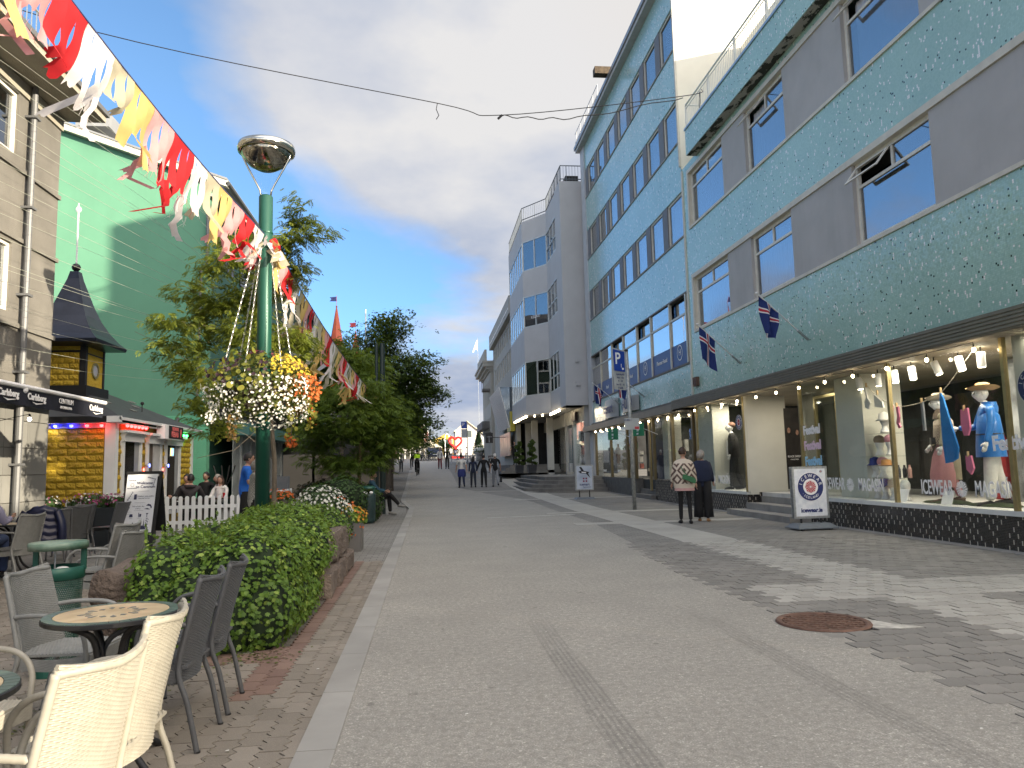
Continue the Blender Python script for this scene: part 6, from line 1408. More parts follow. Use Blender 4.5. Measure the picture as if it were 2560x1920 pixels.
def make_chair(m_, label, group, hi=True, arms=True, loc=(0, 0, 0), rz=0):
    r_ = E_('wicker_chair', label, 'chair', loc, rz, group, world=False)
    k = 1 if hi else 0
    def back(u, v):
        x = .232*(2*u-1)*(1-.06*v); uu = 2*u-1; p = Vector((x, -.19-.13*v**1.3+.055*uu*uu, .35+.54*v+.025*v*uu*uu)); n_ = Vector((-.22*uu, 1, .18)).normalized(); return p, n_
    P('backrest', weave(back, 4 if hi else 2, 2 if hi else 1, 22 if hi else 8, 78 if hi else 20), m_, r_, local=True)
    def seat(u, v): return Vector((.222*(2*u-1), .225-.43*v, .435-.012*math.sin(math.pi*u)*math.sin(math.pi*v))), Vector((0, 0, 1))
    P('seat', weave(seat, 3 if hi else 2, 2 if hi else 1, 20 if hi else 8, 44 if hi else 16), m_, r_, local=True)
    def apron(u, v): return Vector((.225*(2*u-1), .228, .43-.07*v)), Vector((0, 1, 0))
    P('apron', weave(apron, 2, 1, 18, 10), m_, r_, local=True)
    if arms:
        for s_ in (-1, 1):
            def sidef(u, v): return Vector((s_*.226, .22-.4*u, .43-.065*v-.02*math.sin(math.pi*u))), Vector((s_, 0, 0))
            P('side_apron', weave(sidef, 2, 1, 16, 9), m_, r_, local=True)
    g = G(); wrapped(g, sm([(-.22, -.255, .885), (-.12, -.30, .883), (0, -.315, .872), (.12, -.30, .883), (.22, -.255, .885)], 6), .015); P('top_rail', g, m_, r_, local=True, smooth=True)
    for s_ in (-1, 1):
        g = G(); wrapped(g, sm([(s_*.235, -.27, 0), (s_*.236, -.215, .25), (s_*.235, -.165, .42), (s_*.228, -.20, .62), (s_*.220, -.262, .89)], 5), .0145); P('leg', g, m_, r_, local=True, smooth=True)
        g = G(); wrapped(g, sm([(s_*.232, .215, 0), (s_*.235, .215, .40), (s_*.262, .20, .56), (s_*.265, .12, .645), (s_*.255, -.05, .665), (s_*.225, -.20, .655)], 6) if arms else [(s_*.225, .21, 0), (s_*.22, .21, .43)], .0135); P('leg' if not arms else 'arm', g, m_, r_, local=True, smooth=True)
        for y in (-.27, .215): P('foot', G().lathe([(.0155, 0), (.0165, .015)], (s_*.234, y, -.001), 8), BLACK, r_, local=True)
    return r_
CG = 'wicker chairs on the cafe terrace'
RZ = R(90)   # local +y (front) turned to -x
CZ = .95
ch1 = make_chair(WKD, 'graphite wicker chair nearer the road side of the round table, next to the kerb', CG, loc=(-1.41, 4.26, 0), rz=RZ); ch1.scale = (.9, .95, CZ)
dup(ch1, (-1.42, 4.83, 0), R(93), 'graphite wicker chair farther back of the pair against the hedge')
ch2 = make_chair(WKL, 'large sunlit-toned wicker chair in the lower left foreground', CG, loc=(-1.21, 2.50, 0), rz=R(76)); ch2.scale = (.9, .95, CZ)
dup(ch2, (-1.27, 3.14, 0), R(90), 'sunlit-toned wicker chair partly behind the foreground one, beside the graphite chair')
dup(ch2, (-1.98, 3.45, 0), R(-100), 'sunlit-toned wicker chair at the left edge with shaded seat, facing the road')
ch3 = make_chair(WKM, 'mid grey wicker chair left of the mosaic table facing it', CG, loc=(-2.06, 4.70, 0), rz=R(-93)); ch3.scale = (.95, .95, CZ)
c_ = dup(ch3, (-3.08, 7.80, 0), R(80), 'grey wicker chair, outer one of the stacked pair beside the stone planter')
c_ = dup(ch3, (-3.16, 7.84, .07), R(80), 'grey wicker chair stacked on top of another beside the stone planter')
lo = make_chair(WKD, 'dark wicker chair near the navy jacket, right one of a row of three', CG, hi=False, arms=False, loc=(-6.05, 13.6, 0), rz=R(60))
for x, y, a, lab in ((-6.3, 14.35, 70, 'dark tall-backed chair second from the right before the flower boxes'), (-5.95, 15.1, 75, 'dark tall-backed chair nearest the menu board'), (-8.0, 15.9, 170, 'dark chair standing against the stone cladding'),
                     (-6.7, 12.6, -80, 'dark chair with its back to the restaurant front'), (-5.9, 12.75, 30, 'dark wicker chair with the navy puffer jacket over it')): dup(lo, (x, y, 0), R(a), lab)
c5 = make_chair(WKM, 'pale edged wicker chair of the guest at the left edge', CG, hi=False, loc=(-5.62, 11.1, 0), rz=R(75))

# ---- bistro tables
def table(loc, r0, label, mosaic_=True):
    t = E_('bistro_table', label, 'table', loc, 0, 'round tables on the cafe terrace'); x, y, z = loc
    TAN = M('tan_terrazzo', (.52, .37, .20), .35, .22, 7, .1, 60, col2=(.62, .50, .33)); GT = M('green_tile', (.075, .115, .105), .35, .2, 30)
    P('tabletop', G().lathe([(r0-.01, .690), (r0, .695), (r0, .712), (r0-.006, .716)], (x, y, 0), 48), BLACK, t)
    P('tan_field', G().lathe([(r0*.83, .716), (r0*.83, .7185)], (x, y, 0), 48), TAN, t)
    n = 40
    g = G()
    for i in range(n):
        a0, a1 = 2*math.pi*i/n+.006, 2*math.pi*(i+1)/n-.006
        g.add([(x+r*math.cos(a), y+r*math.sin(a), z_) for z_ in (.714, .7188) for r, a in ((r0*.84, a0), (r0*.985, a0), (r0*.985, a1), (r0*.84, a1))], [(4, 5, 6, 7), (0, 1, 5, 4), (1, 2, 6, 5), (2, 3, 7, 6), (3, 0, 4, 7)])
    PS('tile', g, GT, t)
    if mosaic_:
        MT = M('slate_inlay', (.12, .13, .13), .4, .2, 20); g = G()
        for i in range(16):
            a = 2*math.pi*i/16; ra, rb = r0*.30, r0*(.50 if i % 2 else .42); wv = .10 if i % 2 else .14
            g.slab([(x+ra*math.cos(a), y+ra*math.sin(a), .7186), (x+rb*.9*math.cos(a-wv), y+rb*.9*math.sin(a-wv), .7186), (x+rb*math.cos(a), y+rb*math.sin(a), .7186), (x+rb*.9*math.cos(a+wv), y+rb*.9*math.sin(a+wv), .7186)], (0, 0, .0015))
        PS('inlay', g, MT, t)
    for k in range(4):
        a = R(45+90*k+12); d = Vector((math.cos(a), math.sin(a), 0)); o_ = Vector((x, y, 0))
        P('leg', G().tube(sm([o_+d*r0*.72+Vector((0, 0, .685)), o_+d*r0*.30+Vector((0, 0, .60)), o_+d*.07+Vector((0, 0, .38)), o_+d*.14+Vector((0, 0, .14)), o_+d*.30+Vector((0, 0, .0))], 5), .017, 6), BLACK, t, smooth=True)
    P('hub', G().lathe([(.075, .34), (.08, .36), (.08, .42), (.075, .44)], (x, y, 0), 16), BLACK, t)
    return t
table((-1.54, 3.96, 0), .305, 'round table with tan mosaic star top between the grey wicker chairs')
table((-1.62, 2.62, 0), .30, 'green-rimmed round table cut by the left edge of the picture', False)
t3 = table((-6.1, 12.0, 0), .36, 'far round table holding a wine glass near the restaurant front', False)
def glass(loc, lab, tint):
    x, y, z = loc; o = T('wine_glass', G().lathe([(.035, 0), (.034, .004), (.005, .008), (.004, .10), (.02, .115), (.040, .15), (.044, .19), (.036, .235)], loc, 16, caps=False), glass_mat('wine_glass', .12, (.95, .95, .95)), lab, 'glass', smooth=True)
    P('drink', G().lathe([(.015, .118), (.036, .15), (.040, .18)], loc, 12), tint, o)
glass((-6.15, 11.75, .718), 'stemmed wine glass with pinkish drink on the far round table', M('pink_drink', (.5, .22, .12), .2))
# puffer jacket hung on a chair
g = G(); nu, nv = 18, 30; v_ = []
for s_ in (0, 1):
    for j in range(nv+1):
        for i in range(nu+1):
            u, v = i/nu*2-1, j/nv; puff = .035*abs(math.sin(v*math.pi*5.5))**.6*(1-.3*u*u); x = .29*u*(1-.25*(1-v)**3); y = (-.03-puff-.05*(1-u*u) if s_ == 0 else .10+.3*puff); z = .95-.62*v-.06*abs(u)**2*(1-v)+.01*math.sin(u*9)
            v_.append((x, y, z))
W1 = nu+1; H1 = nv+1; f_ = []
for j in range(nv):
    for i in range(nu): a = j*W1+i; f_.append((a, a+1, a+1+W1, a+W1)); b = a+W1*H1; f_.append((b, b+W1, b+W1+1, b+1))
for j in range(nv): a = j*W1; f_ += [(a, a+W1, a+W1+W1*H1, a+W1*H1), (a+nu, a+nu+W1*H1, a+nu+W1+W1*H1, a+nu+W1)]
for i in range(nu): f_.append((i, i+W1*H1, i+1+W1*H1, i+1)); a = nv*W1+i; f_.append((a, a+1, a+1+W1*H1, a+W1*H1))
g.X = Matrix.Translation((-5.93, 12.45, 0)) @ Matrix.Diagonal((.85, 1, 1, 1)) @ Matrix.Rotation(R(15), 4, 'Z'); g.add(v_, f_)
for s_ in (-1, 1): g.tube(sm([(s_*.24, -.02, .86), (s_*.33, -.06, .66), (s_*.34, -.04, .42), (s_*.31, 0, .34)], 5), [.07, .085]+[.08]*20 if False else .07, 10)
T('puffer_jacket', g, M('navy_puffer', (.010, .014, .045), .42, .2, 8, .2, 40), 'navy quilted puffer jacket hung over a chair back', 'jacket', smooth=True)

# ---- litter bins
BG = M('bin_green', (.016, .085, .062), .38, .25, 3, .08, 30, metal=.2)
def perf():
    a = NT('perforated_green'); sp = a.n('ShaderNodeSeparateXYZ'); a.l(a.tc.outputs['Object'], sp.inputs[0])
    ang = a.mth('MULTIPLY', a.mth('ARCTAN2', sp.outputs[1], sp.outputs[0]), .2/.0155); zz_ = a.mth('DIVIDE', sp.outputs[2], .0135); par = a.mth('MULTIPLY', a.mth('MODULO', a.mth('FLOOR', zz_), 2.), .5)
    u = a.mth('SUBTRACT', a.mth('FRACT', a.mth('ADD', ang, par)), .5); v = a.mth('SUBTRACT', a.mth('FRACT', zz_), .5); d = a.mth('SQRT', a.mth('ADD', a.mth('MULTIPLY', u, u), a.mth('MULTIPLY', v, v)))
    hole = a.mth('LESS_THAN', d, .36); a.set((.02, .075, .058), .4); tr = a.n('ShaderNodeBsdfTransparent'); ms = a.n('ShaderNodeMixShader'); a.l(hole, ms.inputs[0]); a.l(a.b.outputs[0], ms.inputs[1]); a.l(tr.outputs[0], ms.inputs[2]); a.l(ms.outputs[0], a.out.inputs[0]); return a.m
bx_, by_ = -2.64, 5.8
BN = E_('litter_bin', 'perforated green litter bin with a flat lid behind the grey chair', 'litter bin', (bx_, by_, 0))
P('basket', G().lathe([(.14, .05), (.165, .70)], (0, 0, 0), 32, caps=False), perf(), BN, local=True, smooth=True)
P('band', G().lathe([(.166, .66), (.174, .665), (.177, .745), (.17, .75), (.162, .70)], (bx_, by_, 0), 32, caps=False), BG, BN, smooth=True)
P('foot_ring', G().lathe([(.135, 0), (.147, .01), (.147, .07), (.135, .07)], (bx_, by_, 0), 28, caps=False), BG, BN)
P('liner', G().lathe([(.10, .03), (.12, .58)], (bx_, by_, 0), 20), M('bin_bag_grey', (.30, .30, .29), .5, .4, 9), BN)
P('lid', G().lathe([(.180, .875), (.190, .870), (.190, .918), (.184, .922), (.10, .926), (.0, .927)], (bx_, by_, 0), 36, caps=False), M('worn_green_lid', (.05, .16, .11), .4, .4, 5, .1, 30, col2=(.28, .36, .28)), BN, smooth=True)
g = G()
for a in (R(10), R(170)): g.box(bx_+.165*math.cos(a)-.018, by_+.165*math.sin(a)-.008, .72, bx_+.165*math.cos(a)+.018, by_+.165*math.sin(a)+.008, .875)
PS('lid_support', g, BG, BN); P('rod', G().tube([(bx_-.02, by_, .70), (bx_-.02, by_, .88)], .006, 5), STEEL, BN)
T('paper_litter', G().ball((bx_+.06, by_-.06, .735), (.05, .03, .02), 7, 5).ball((bx_-.01, by_-.1, .73), (.03, .03, .015), 6, 4), WHITE, 'crumpled white paper in the opening of the near bin', 'litter')
b2 = E_('litter_bin', 'dark solid bin with white litter on top beside the seated man', 'litter bin', (-1.55, 20, 0))
P('body', G().lathe([(.17, .02), (.185, .1), (.195, .72), (.195, .76)], (-1.55, 20, 0), 24), M('dark_bin', (.014, .035, .036), .45, .35, 5), b2, smooth=True)
P('lid', G().lathe([(.20, .90), (.205, .93), (.12, .97), (.0, .975)], (-1.55, 20, 0), 24, caps=False), BG, b2, smooth=True); P('post', G().box(-1.72, 19.98, .74, -1.69, 20.02, .92).box(-1.42, 19.98, .74, -1.39, 20.02, .92), BG, b2)
T('paper_litter', G().ball((-1.62, 19.86, .79), (.07, .05, .04), 8, 5).ball((-1.46, 19.86, .8), (.05, .04, .035), 8, 5), WHITE, 'white crumpled rubbish in the top of the far bin', 'litter')

# ---- picket fence
FN = E_('picket_fence', 'white picket fence with rounded tops around the kiosk guests', 'fence', (-5.5, 19.2, 0))
def picket(parent):
    g = G(); w_ = .045; pts = [(-w_, 0), (w_, 0), (w_, .78)]+[(w_*math.cos(math.pi*i/8), .78+w_*math.sin(math.pi*i/8)) for i in range(1, 8)]+[(-w_, .78)]
    g.slab([(x, 0, z) for x, z in pts], (0, .02, 0)); return P('picket', g, WP, parent, local=True)
pk = picket(FN); off = Vector(OFF[FN.name]); pk.location = Vector((-6.30, 19.2, .03))-off; x = -6.14
while x < -4.35: share(pk, FN, Vector((x, 19.2, .03))-off); x += .152
y = 19.35
while y < 25: share(pk, FN, Vector((-4.36, y, .03))-off, (0, 0, R(90))); y += .152
for i in range(9): share(pk, FN, Vector((-8.2+.19*i, 17.5, .03))-off)
for z in (.18, .55): P('rail', G().box(-6.4, 19.222, z, -4.33, 19.25, z+.08), WP, FN); P('rail', G().box(-4.40, 19.25, z, -4.382, 25, z+.08), WP, FN)
P('fence_post', G().box(-4.42, 19.22, 0, -4.34, 19.30, .92), WP, FN)

# ---- menu A-board
ab = E_('menu_board', 'black-framed white menu A-board reading Welcome to Centrum', 'sign board', (-5.48, 15.2, 0), R(-3), world=False)
g = G(); 
def abx(z): return .0
for x in (-.33, .27): g.slab([(x-.055*0-.03, -.16, 0), (x+.06-.03, -.16, 0), (x+.06+.07, .02, 1.46), (x+.07, .02, 1.46)], (0, .04, 0))
P('frame', g, BLACK, ab, local=True); g = G(); g.slab([(-.32, -.12, .24), (.30, -.12, .24), (.30, -.12, .31), (-.32, -.12, .31)], (0, .04, 0)); g.slab([(-.28, .01, 1.40), (.36, .01, 1.40), (.365, .018, 1.46), (-.275, .018, 1.46)], (0, .04, 0)); P('cross_bar', g, BLACK, ab, local=True)
tl = Matrix.Translation((0, -.128, .31)) @ Matrix.Rotation(R(-6.6), 4, 'X')
g = G(); g.X = tl @ Matrix(((1, 0, .045, 0), (0, 1, 0, 0), (0, 0, 1, 0), (0, 0, 0, 1))); g.box(-.29, -.005, 0, .27, .005, 1.10); P('panel', g, M('white_board', (.70, .72, .76), .5, .03), ab, local=True)
fm_ = Matrix(((1, 0, 0, 0), (0, 0, -1, 0), (0, 1, 0, 0), (0, 0, 0, 1)))
def at_(x, z): return tl @ Vector((x+.045*z, -.009, z))
INK = M('navy_ink', (.03, .035, .09), .6)
def tx(s_, x, z, sz, bold=0.): text(s_, sz, INK, ab, at_(x, z), tl.to_3x3().to_4x4() @ fm_, 1., 'lettering', .001, bold=bold, world=False)
tx('Welcome', .05, .93, .075, .001); tx('to Centrum', .07, .86, .075, .001); tx('CENTRUM', -.18, .98, .028); tx('Outdoor area orders', .09, .68, .036); tx('Please order by the bar', .07, .64, .022); tx('Fish of the day', -.02, .49, .038); tx('3.990 kr.', -.02, .445, .03)
tx('KITCHEN & BAR', -.18, .835, .024)
def ink(polys): 
    g = G()
    for pl in polys: g.slab([at_(x, z) for x, z in pl], (0, -.001, 0))
    P('drawing', g, INK, ab, local=True, kind='stuff')
def pill(cx_, cz, a, l, w_): 
    d = Vector((math.cos(a), math.sin(a))); n_ = Vector((-d.y, d.x)); c0 = Vector((cx_, cz)); return [tuple(c0-d*l+n_*0), tuple(c0+n_*w_), tuple(c0+d*l), tuple(c0-n_*w_)]
pl = []
for i in range(12): a = 2*math.pi*i/12; pl.append(pill(-.18+.032*math.cos(a), .90+.032*math.sin(a), a, .014, .003))
for i in range(14): pl.append(pill(.10+.011*i, 1.04-.003*i, .7+.3*math.sin(i*2), .016, .004)); 
for i in range(9): pl.append(pill(.235-.004*i, .99-.018*i, 2.4+math.sin(i*3), .017, .005))
for i in range(16): pl.append(pill(-.24+.006*i+.01*math.sin(i*2), .60+.011*i, 1+math.sin(i*2.4), .017, .005)); pl.append(pill(-.26+.005*i, .26+.014*i, 1.2+math.sin(i*2.1), .019, .005))
for i in range(20): pl.append(pill(-.22+.013*i, .055+.004*math.sin(i*4), .2*math.sin(i), .012, .006))
pl += [[(-.2, .10), (-.12, .15), (-.09, .19), (-.06, .16), (-.01, .12), (-.07, .14), (-.1, .16)], [(.05, .07), (.065, .27), (.08, .07)], [(.10, .07), (.115, .26), (.13, .07)], [(.03, .06), (.15, .06), (.15, .11), (.09, .13), (.03, .11)]]
for i in range(14): pl.append(pill(.17+.02*math.sin(i*2.2), .04+.017*i, 1.2+math.sin(i*1.7), .02, .007))
pl += [[(.12, .50), (.16, .535), (.21, .52), (.235, .47), (.22, .44), (.20, .49), (.15, .50)], [(.09, .44), (.15, .455), (.21, .43), (.15, .43)], [(-.17, .29), (-.10, .29), (-.11, .345), (-.16, .345)], [(.0, .29), (.012, .29), (.012, .37), (0, .37)], [(.02, .29), (.05, .29), (.055, .345), (.02, .345)], [(.14, .29), (.18, .29), (.165, .295), (.165, .33), (.185, .36), (.135, .36), (.155, .33), (.155, .295)], [(-.12, .62), (-.07, .62), (-.07, .72), (-.12, .72)]]
for z, a, b in ((.775, -.05, .15), (.72+.0, .1, .1), (.56, -.1, .1), (.41, -.09, .08), (.385, -.26, -.14), (.345, -.24, -.17), (.265, -.16, -.1), (.265, -.02, .07), (.265, .13, .19)): pl.append([(a, z), (b, z), (b, z+.003), (a, z+.003)])
ink(pl)
g = G()
for x in (-.28, .32): g.slab([(x, .42, 0), (x+.04, .42, 0), (x+.05, .06, 1.42), (x+.01, .06, 1.42)], (0, .03, 0))
P('rear_leg', g, BLACK, ab, local=True); P('rear_panel', G().slab([(-.25, .34, .3), (.33, .34, .3), (.34, .08, 1.36), (-.24, .08, 1.36)], (0, .01, 0)), BLACK, ab, local=True)

# ---- wind-proof pavement boards
def paveboard(loc, w_, h_, z0, label, rz=0.):
    r_ = E_('pavement_sign', label, 'sign board', loc, rz, world=False)
    for y in (-.04, .04): 
        g = G(); g.box(-w_/2, y-.012, z0, w_/2, y+.012, z0+.045); g.box(-w_/2, y-.012, z0+h_-.045, w_/2, y+.012, z0+h_); g.box(-w_/2, y-.012, z0+.045, -w_/2+.045, y+.012, z0+h_-.045); g.box(w_/2-.045, y-.012, z0+.045, w_/2, y+.012, z0+h_-.045); P('frame', g, STEEL, r_, local=True)
    BASEM = M('grey_plastic_base', (.13, .15, .17), .55, .15, 6)
    for x in (-w_*.28, w_*.28): P('spring', G().tube([(x, 0, .1), (x, 0, z0+.01)], .022, 8), BLACK, r_, local=True)
    g = G(); a, b = w_*.56, .26
    g.add([(-a, -b, .05), (a, -b, .05), (a, b, .05), (-a, b, .05), (-a*.78, -b*.55, .13), (a*.78, -b*.55, .13), (a*.78, b*.55, .13), (-a*.78, b*.55, .13), (-a, -b, .03), (a, -b, .03), (a, b, .03), (-a, b, .03)],
          [(0, 1, 5, 4), (1, 2, 6, 5), (2, 3, 7, 6), (3, 0, 4, 7), (4, 5, 6, 7), (8, 9, 1, 0), (9, 10, 2, 1), (10, 11, 3, 2), (11, 8, 0, 3), (11, 10, 9, 8)]); P('base', g, BASEM, r_, local=True)
    for x in (-a*.7, a*.7): P('wheel', G().tube([(x-.03, -b*.7, .045), (x+.03, -b*.7, .045)], .045, 10), BLACK, r_, local=True)
    return r_
ib = paveboard((7.55, 14.3, 0), .76, 1.02, .22, 'grey-framed pavement board with the round ICEWEAR ICELAND emblem', R(3)); OFF[ib.name] = (0, 0, 0)
def ice_paper():
    a = NT('ice_print'); v = a.n('ShaderNodeTexVoronoi', i={'Scale': 7.}); a.l(a.tc.outputs['Object'], v.inputs[0]); cc = a.mix(a.rng(a.noise(9, 5), .35, .7), (.62, .65, .72), (.82, .84, .87)); cc = a.mix(a.rng(v.outputs['Distance'], .0, .12, .35, 0), cc, (.42, .47, .58)); a.set(cc, .5); return a.m
fc = P('panel', G().box(-.335, -.053, .265, .335, -.045, 1.195), ice_paper(), ib, local=True)
roundel(fc, (0, -.056, .84), .285, '-y'); roundel(fc, (.24, -.056, 1.14), .028, '-y')
text('icewear.is', .115, NAVY, fc, (0, -.056, .38), '-y', 1., bold=.004, world=False)
im = paveboard((6.08, 29.0, 0), .72, .98, .40, 'pavement board with a flying seabird and the word icemart', R(2)); OFF[im.name] = (0, 0, 0)
fc = P('panel', G().box(-.31, -.053, .445, .31, -.045, 1.335), M('sky_print', (.38, .47, .62), .5, .2, 1.5, col2=(.68, .72, .78)), im, local=True)
g = G(); y = -.058
for pl_ in ([(-.2, 1.29), (-.12, 1.31), (-.02, 1.16), (-.1, 1.13)], [(-.02, 1.14), (.12, 1.12), (.24, .86), (.12, .98)], [(-.24, 1.12), (-.1, 1.17), (.1, 1.12), (.2, 1.10), (.18, 1.06), (.0, 1.04), (-.16, 1.06)]): g.slab([(x, y, z) for x, z in pl_], (0, -.002, 0))
P('bird', g, M('bird_black', (.02, .02, .03), .6), fc, local=True); g = G(); g.slab([(x, y-.003, z) for x, z in [(-.12, 1.12), (.08, 1.10), (.06, 1.06), (-.1, 1.07)]], (0, -.002, 0)); P('bird_breast', g, WHITE, fc, local=True)
g = G()
for sx_ in (-1, 1):
    for sz_ in (-1, 1): g.slab([(.02+sx_*.02, y, .80+sz_*.02), (.02+sx_*.085, y, .80+sz_*.02), (.02+sx_*.085, y, .80+sz_*.085), (.02+sx_*.02, y, .80+sz_*.085)], (0, -.002, 0))
P('red_emblem', g, M('wine_red', (.22, .03, .07), .6), fc, local=True)
text('icemart', .13, NAVY, fc, (0, -.056, .62), '-y', bold=.003, world=False); text('Souvenirs', .08, NAVY, fc, (.1, -.056, .52), '-y', world=False)

# ---- parking sign pole, flags
PK = E_('parking_sign', 'leaning steel pole with blue P parking sign and text plate', 'sign', (6.2, 22.3, 0))
GALV = M('galvanised_pole', (.36, .37, .36), .5, .35, 12, .2, 60, metal=.5)
P('pole', G().tube([(6.2, 22.3, -.02), (6.18, 22.3, 2.4), (6.13, 22.3, 4.85)], .058, 14), GALV, PK, smooth=True); P('cap', G().lathe([(.063, 4.82), (.065, 4.88), (.03, 4.9)], (6.13, 22.3, 0), 12), BLACK, PK)
P('plate', G().slab([(5.66, 22.10, 3.64), (6.06, 22.26, 3.62), (6.06, 22.26, 4.84), (5.62, 22.10, 4.92)], (.01, -.02, 0)), M('sign_back', (.40, .42, .42), .5), PK)
sl_ = math.atan2(.16, .42); mm = Matrix.Rotation(sl_, 4, 'Z') @ fm_
P('blue_plate', G().slab([(5.675, 22.075, 4.21), (6.04, 22.215, 4.18), (6.04, 22.215, 4.80), (5.655, 22.07, 4.87)], (.005, -.01, 0)), M('sign_blue', (.01, .05, .33), .35), PK)
text('P', .5, WHITE, PK, (5.80, 22.10, 4.57), mm, .8, bold=.008); text('1', .16, WHITE, PK, (5.92, 22.15, 4.36), mm); P('ticket', G().disc((5.97, 22.165, 4.27), .035, (.35, -1, 0), 12, .006), WHITE, PK)
for i, s_ in enumerate(('Gjaldskylda', 'Mán - fös', '9 - 18', 'lau 10 - 16', 'P miði')): text(s_, .085, NAVY, PK, (5.87, 22.13, 4.10-.105*i), mm, .8)
P('small_plate', G().box(5.97, 22.22, 2.41, 6.43, 22.232, 2.76), M('sign_back', (.4, .42, .42)), PK); P('red_mark', G().box(6.28, 22.21, 2.43, 6.41, 22.219, 2.50), REDP, PK); text('SVÆÐI 1', .07, NAVY, PK, (6.08, 22.21, 2.70), '-y'); P('bracket', G().box(6.1, 22.235, 2.56, 6.26, 22.25, 2.60), STEEL, PK)
FB = M('flag_blue', (.012, .03, .15), .8, .1, 8, trans=.2); FW = M('flag_white', (.75, .75, .75), .8, .04, 8, trans=.2); FR_ = M('flag_red', (.45, .03, .05), .8, .06, 8, trans=.2)
def flagpole(b, t, label, furl, seed):
    b, t = Vector(b), Vector(t); r_ = E_('wall_flag', label, 'flag', tuple(b), group='national flags on angled poles over the shops'); P('pole', G().tube([b, t], .016, 6).ball(t, .03, 8, 6), WP, r_); P('socket', G().tube([b, b.lerp(t, .2)], .03, 6), STEEL, r_)
    d = (b-t).normalized(); q = random.Random(seed); nu, nv = 18, 26; H_, W_ = .62, .86; fl = G(); fl.v = []; pts = []; s0 = t+d*.08
    dn = Vector((0, 0, -1)); sid = d.cross(dn).normalized()
    for j in range(nv+1):
        for i in range(nu+1):
            u, v = i/nu, j/nv; comp = 1-furl*v; p = s0+d*(H_*u*comp)+dn*W_*v*(1-.25*furl)+sid*(.05+.07*furl)*math.sin(u*(6+5*furl)+v*2+seed)*min(1, v*2+.15)+d*(.25*v*furl); pts.append(p)
    fl.add(pts, []); 
    def colr(u, v):
        x, y = v*25, u*18
        if 8 <= x < 10 or 8 <= y < 10: return 2
        if 7 <= x < 11 or 7 <= y < 11: return 1
        return 0
    for j in range(nv):
        for i in range(nu): a = j*(nu+1)+i; fl.f.append([a, a+1, a+nu+2, a+nu+1]); fl.mi.append(colr((i+.5)/nu, (j+.5)/nv))
    P('flag_cloth', fl, [FB, FW, FR_], r_, smooth=True); return r_
flagpole((8.33, 15.39, 4.0), (7.0, 14.94, 4.93), 'furled blue flag with red cross on the right pole over the clothing shop', .62, 1)
flagpole((8.33, 18.98, 3.98), (7.0, 18.48, 4.94), 'open blue flag with red and white cross on the left pole over the clothing shop', .05, 2)
flagpole((8.33, 27.97, 3.93), (7.0, 27.3, 4.85), 'blue flag mostly hidden behind the parking sign', .3, 3)
flagpole((8.33, 31.65, 3.97), (7.0, 31.0, 4.83), 'drooping blue flag left of the parking sign over the souvenir shop', .55, 5)
TXG = M('taxfree_green', (.02, .22, .09), .6)
for y0, y1, base, lab in ((31.55, 30.3, (8.3, 30.0, 2.45), 'green Tax Free flag left of the parking pole'), (27.7, 26.55, (8.3, 26.4, 2.42), 'green Tax Free flag right of the parking pole')):
    r_ = E_('tax_free_flag', lab, 'flag', base); P('pole', G().tube([base, (7.7, (y0+y1)/2+.9, 2.95)], .012, 5), WP, r_)
    P('flag_cloth', G().slab([(7.72, y0, 2.90), (7.84, y1, 2.85), (7.84, y1, 2.38), (7.72, y0, 2.42)], (.01, 0, 0)), TXG, r_); m2 = Matrix.Rotation(R(-5), 4, 'Z') @ Matrix(((0, 0, -1, 0), (-1, 0, 0, 0), (0, 1, 0, 0), (0, 0, 0, 1)))
    for s_, z in (('Tax', 2.78), ('Free', 2.62)): text(s_, .19, WHITE, r_, (7.755, (y0+y1)/2, z), m2, 1.5)
    text('Refund', .09, WHITE, r_, (7.755, (y0+y1)/2, 2.48), m2, 1.5, bold=.004)
# ---- bulbs under the canopies
def hang(root_label, pts, cord=.10, r0=.03):
    root = E_('string_lights', root_label, 'string lights', pts[0]); a, b = pts[0], pts[-1]; P('cable', G().tube([(p[0], p[1], p[2]+cord) for p in pts], .006, 4), BLACK, root)
    for p in pts:
        P('socket', G().tube([(p[0], p[1], p[2]+cord), (p[0], p[1], p[2]+.025)], [.004, .013], 6), BLACK, root); P('bulb', G().ball(p, (r0, r0, r0*1.25), 8, 6), LG, root, smooth=True)
hang('row of lit bulbs hanging below the canopy of the clothing shop', [(8.15, y, 2.955) for y in (22.1, 21.06, 19.95, 18.92, 17.77, 16.68, 15.59, 14.5, 13.47, 12.39, 11.31, 10.24)], .11, .028)
hang('row of lit bulbs under the canopy of the souvenir shop', [(8.2, 23.72+1.12*i, 2.92+.005*i) for i in range(12)], .1, .032)
hang('lit bulbs along the slanted edge of the grey bay building', [(7.24-1.2*t, 43.5+1.7*t, 4.38) for t in (0, .33, .66, 1)], .08, .05)
hang('tight row of lit bulbs on the near edge of the grey bay building', [(7.2, 40.3+.42*i, 4.38) for i in range(7)], .08, .055); hang('tight row of lit bulbs on the far edge of the grey bay building', [(5.98, 45.6+.6*i, 4.38) for i in range(10)], .08, .05)
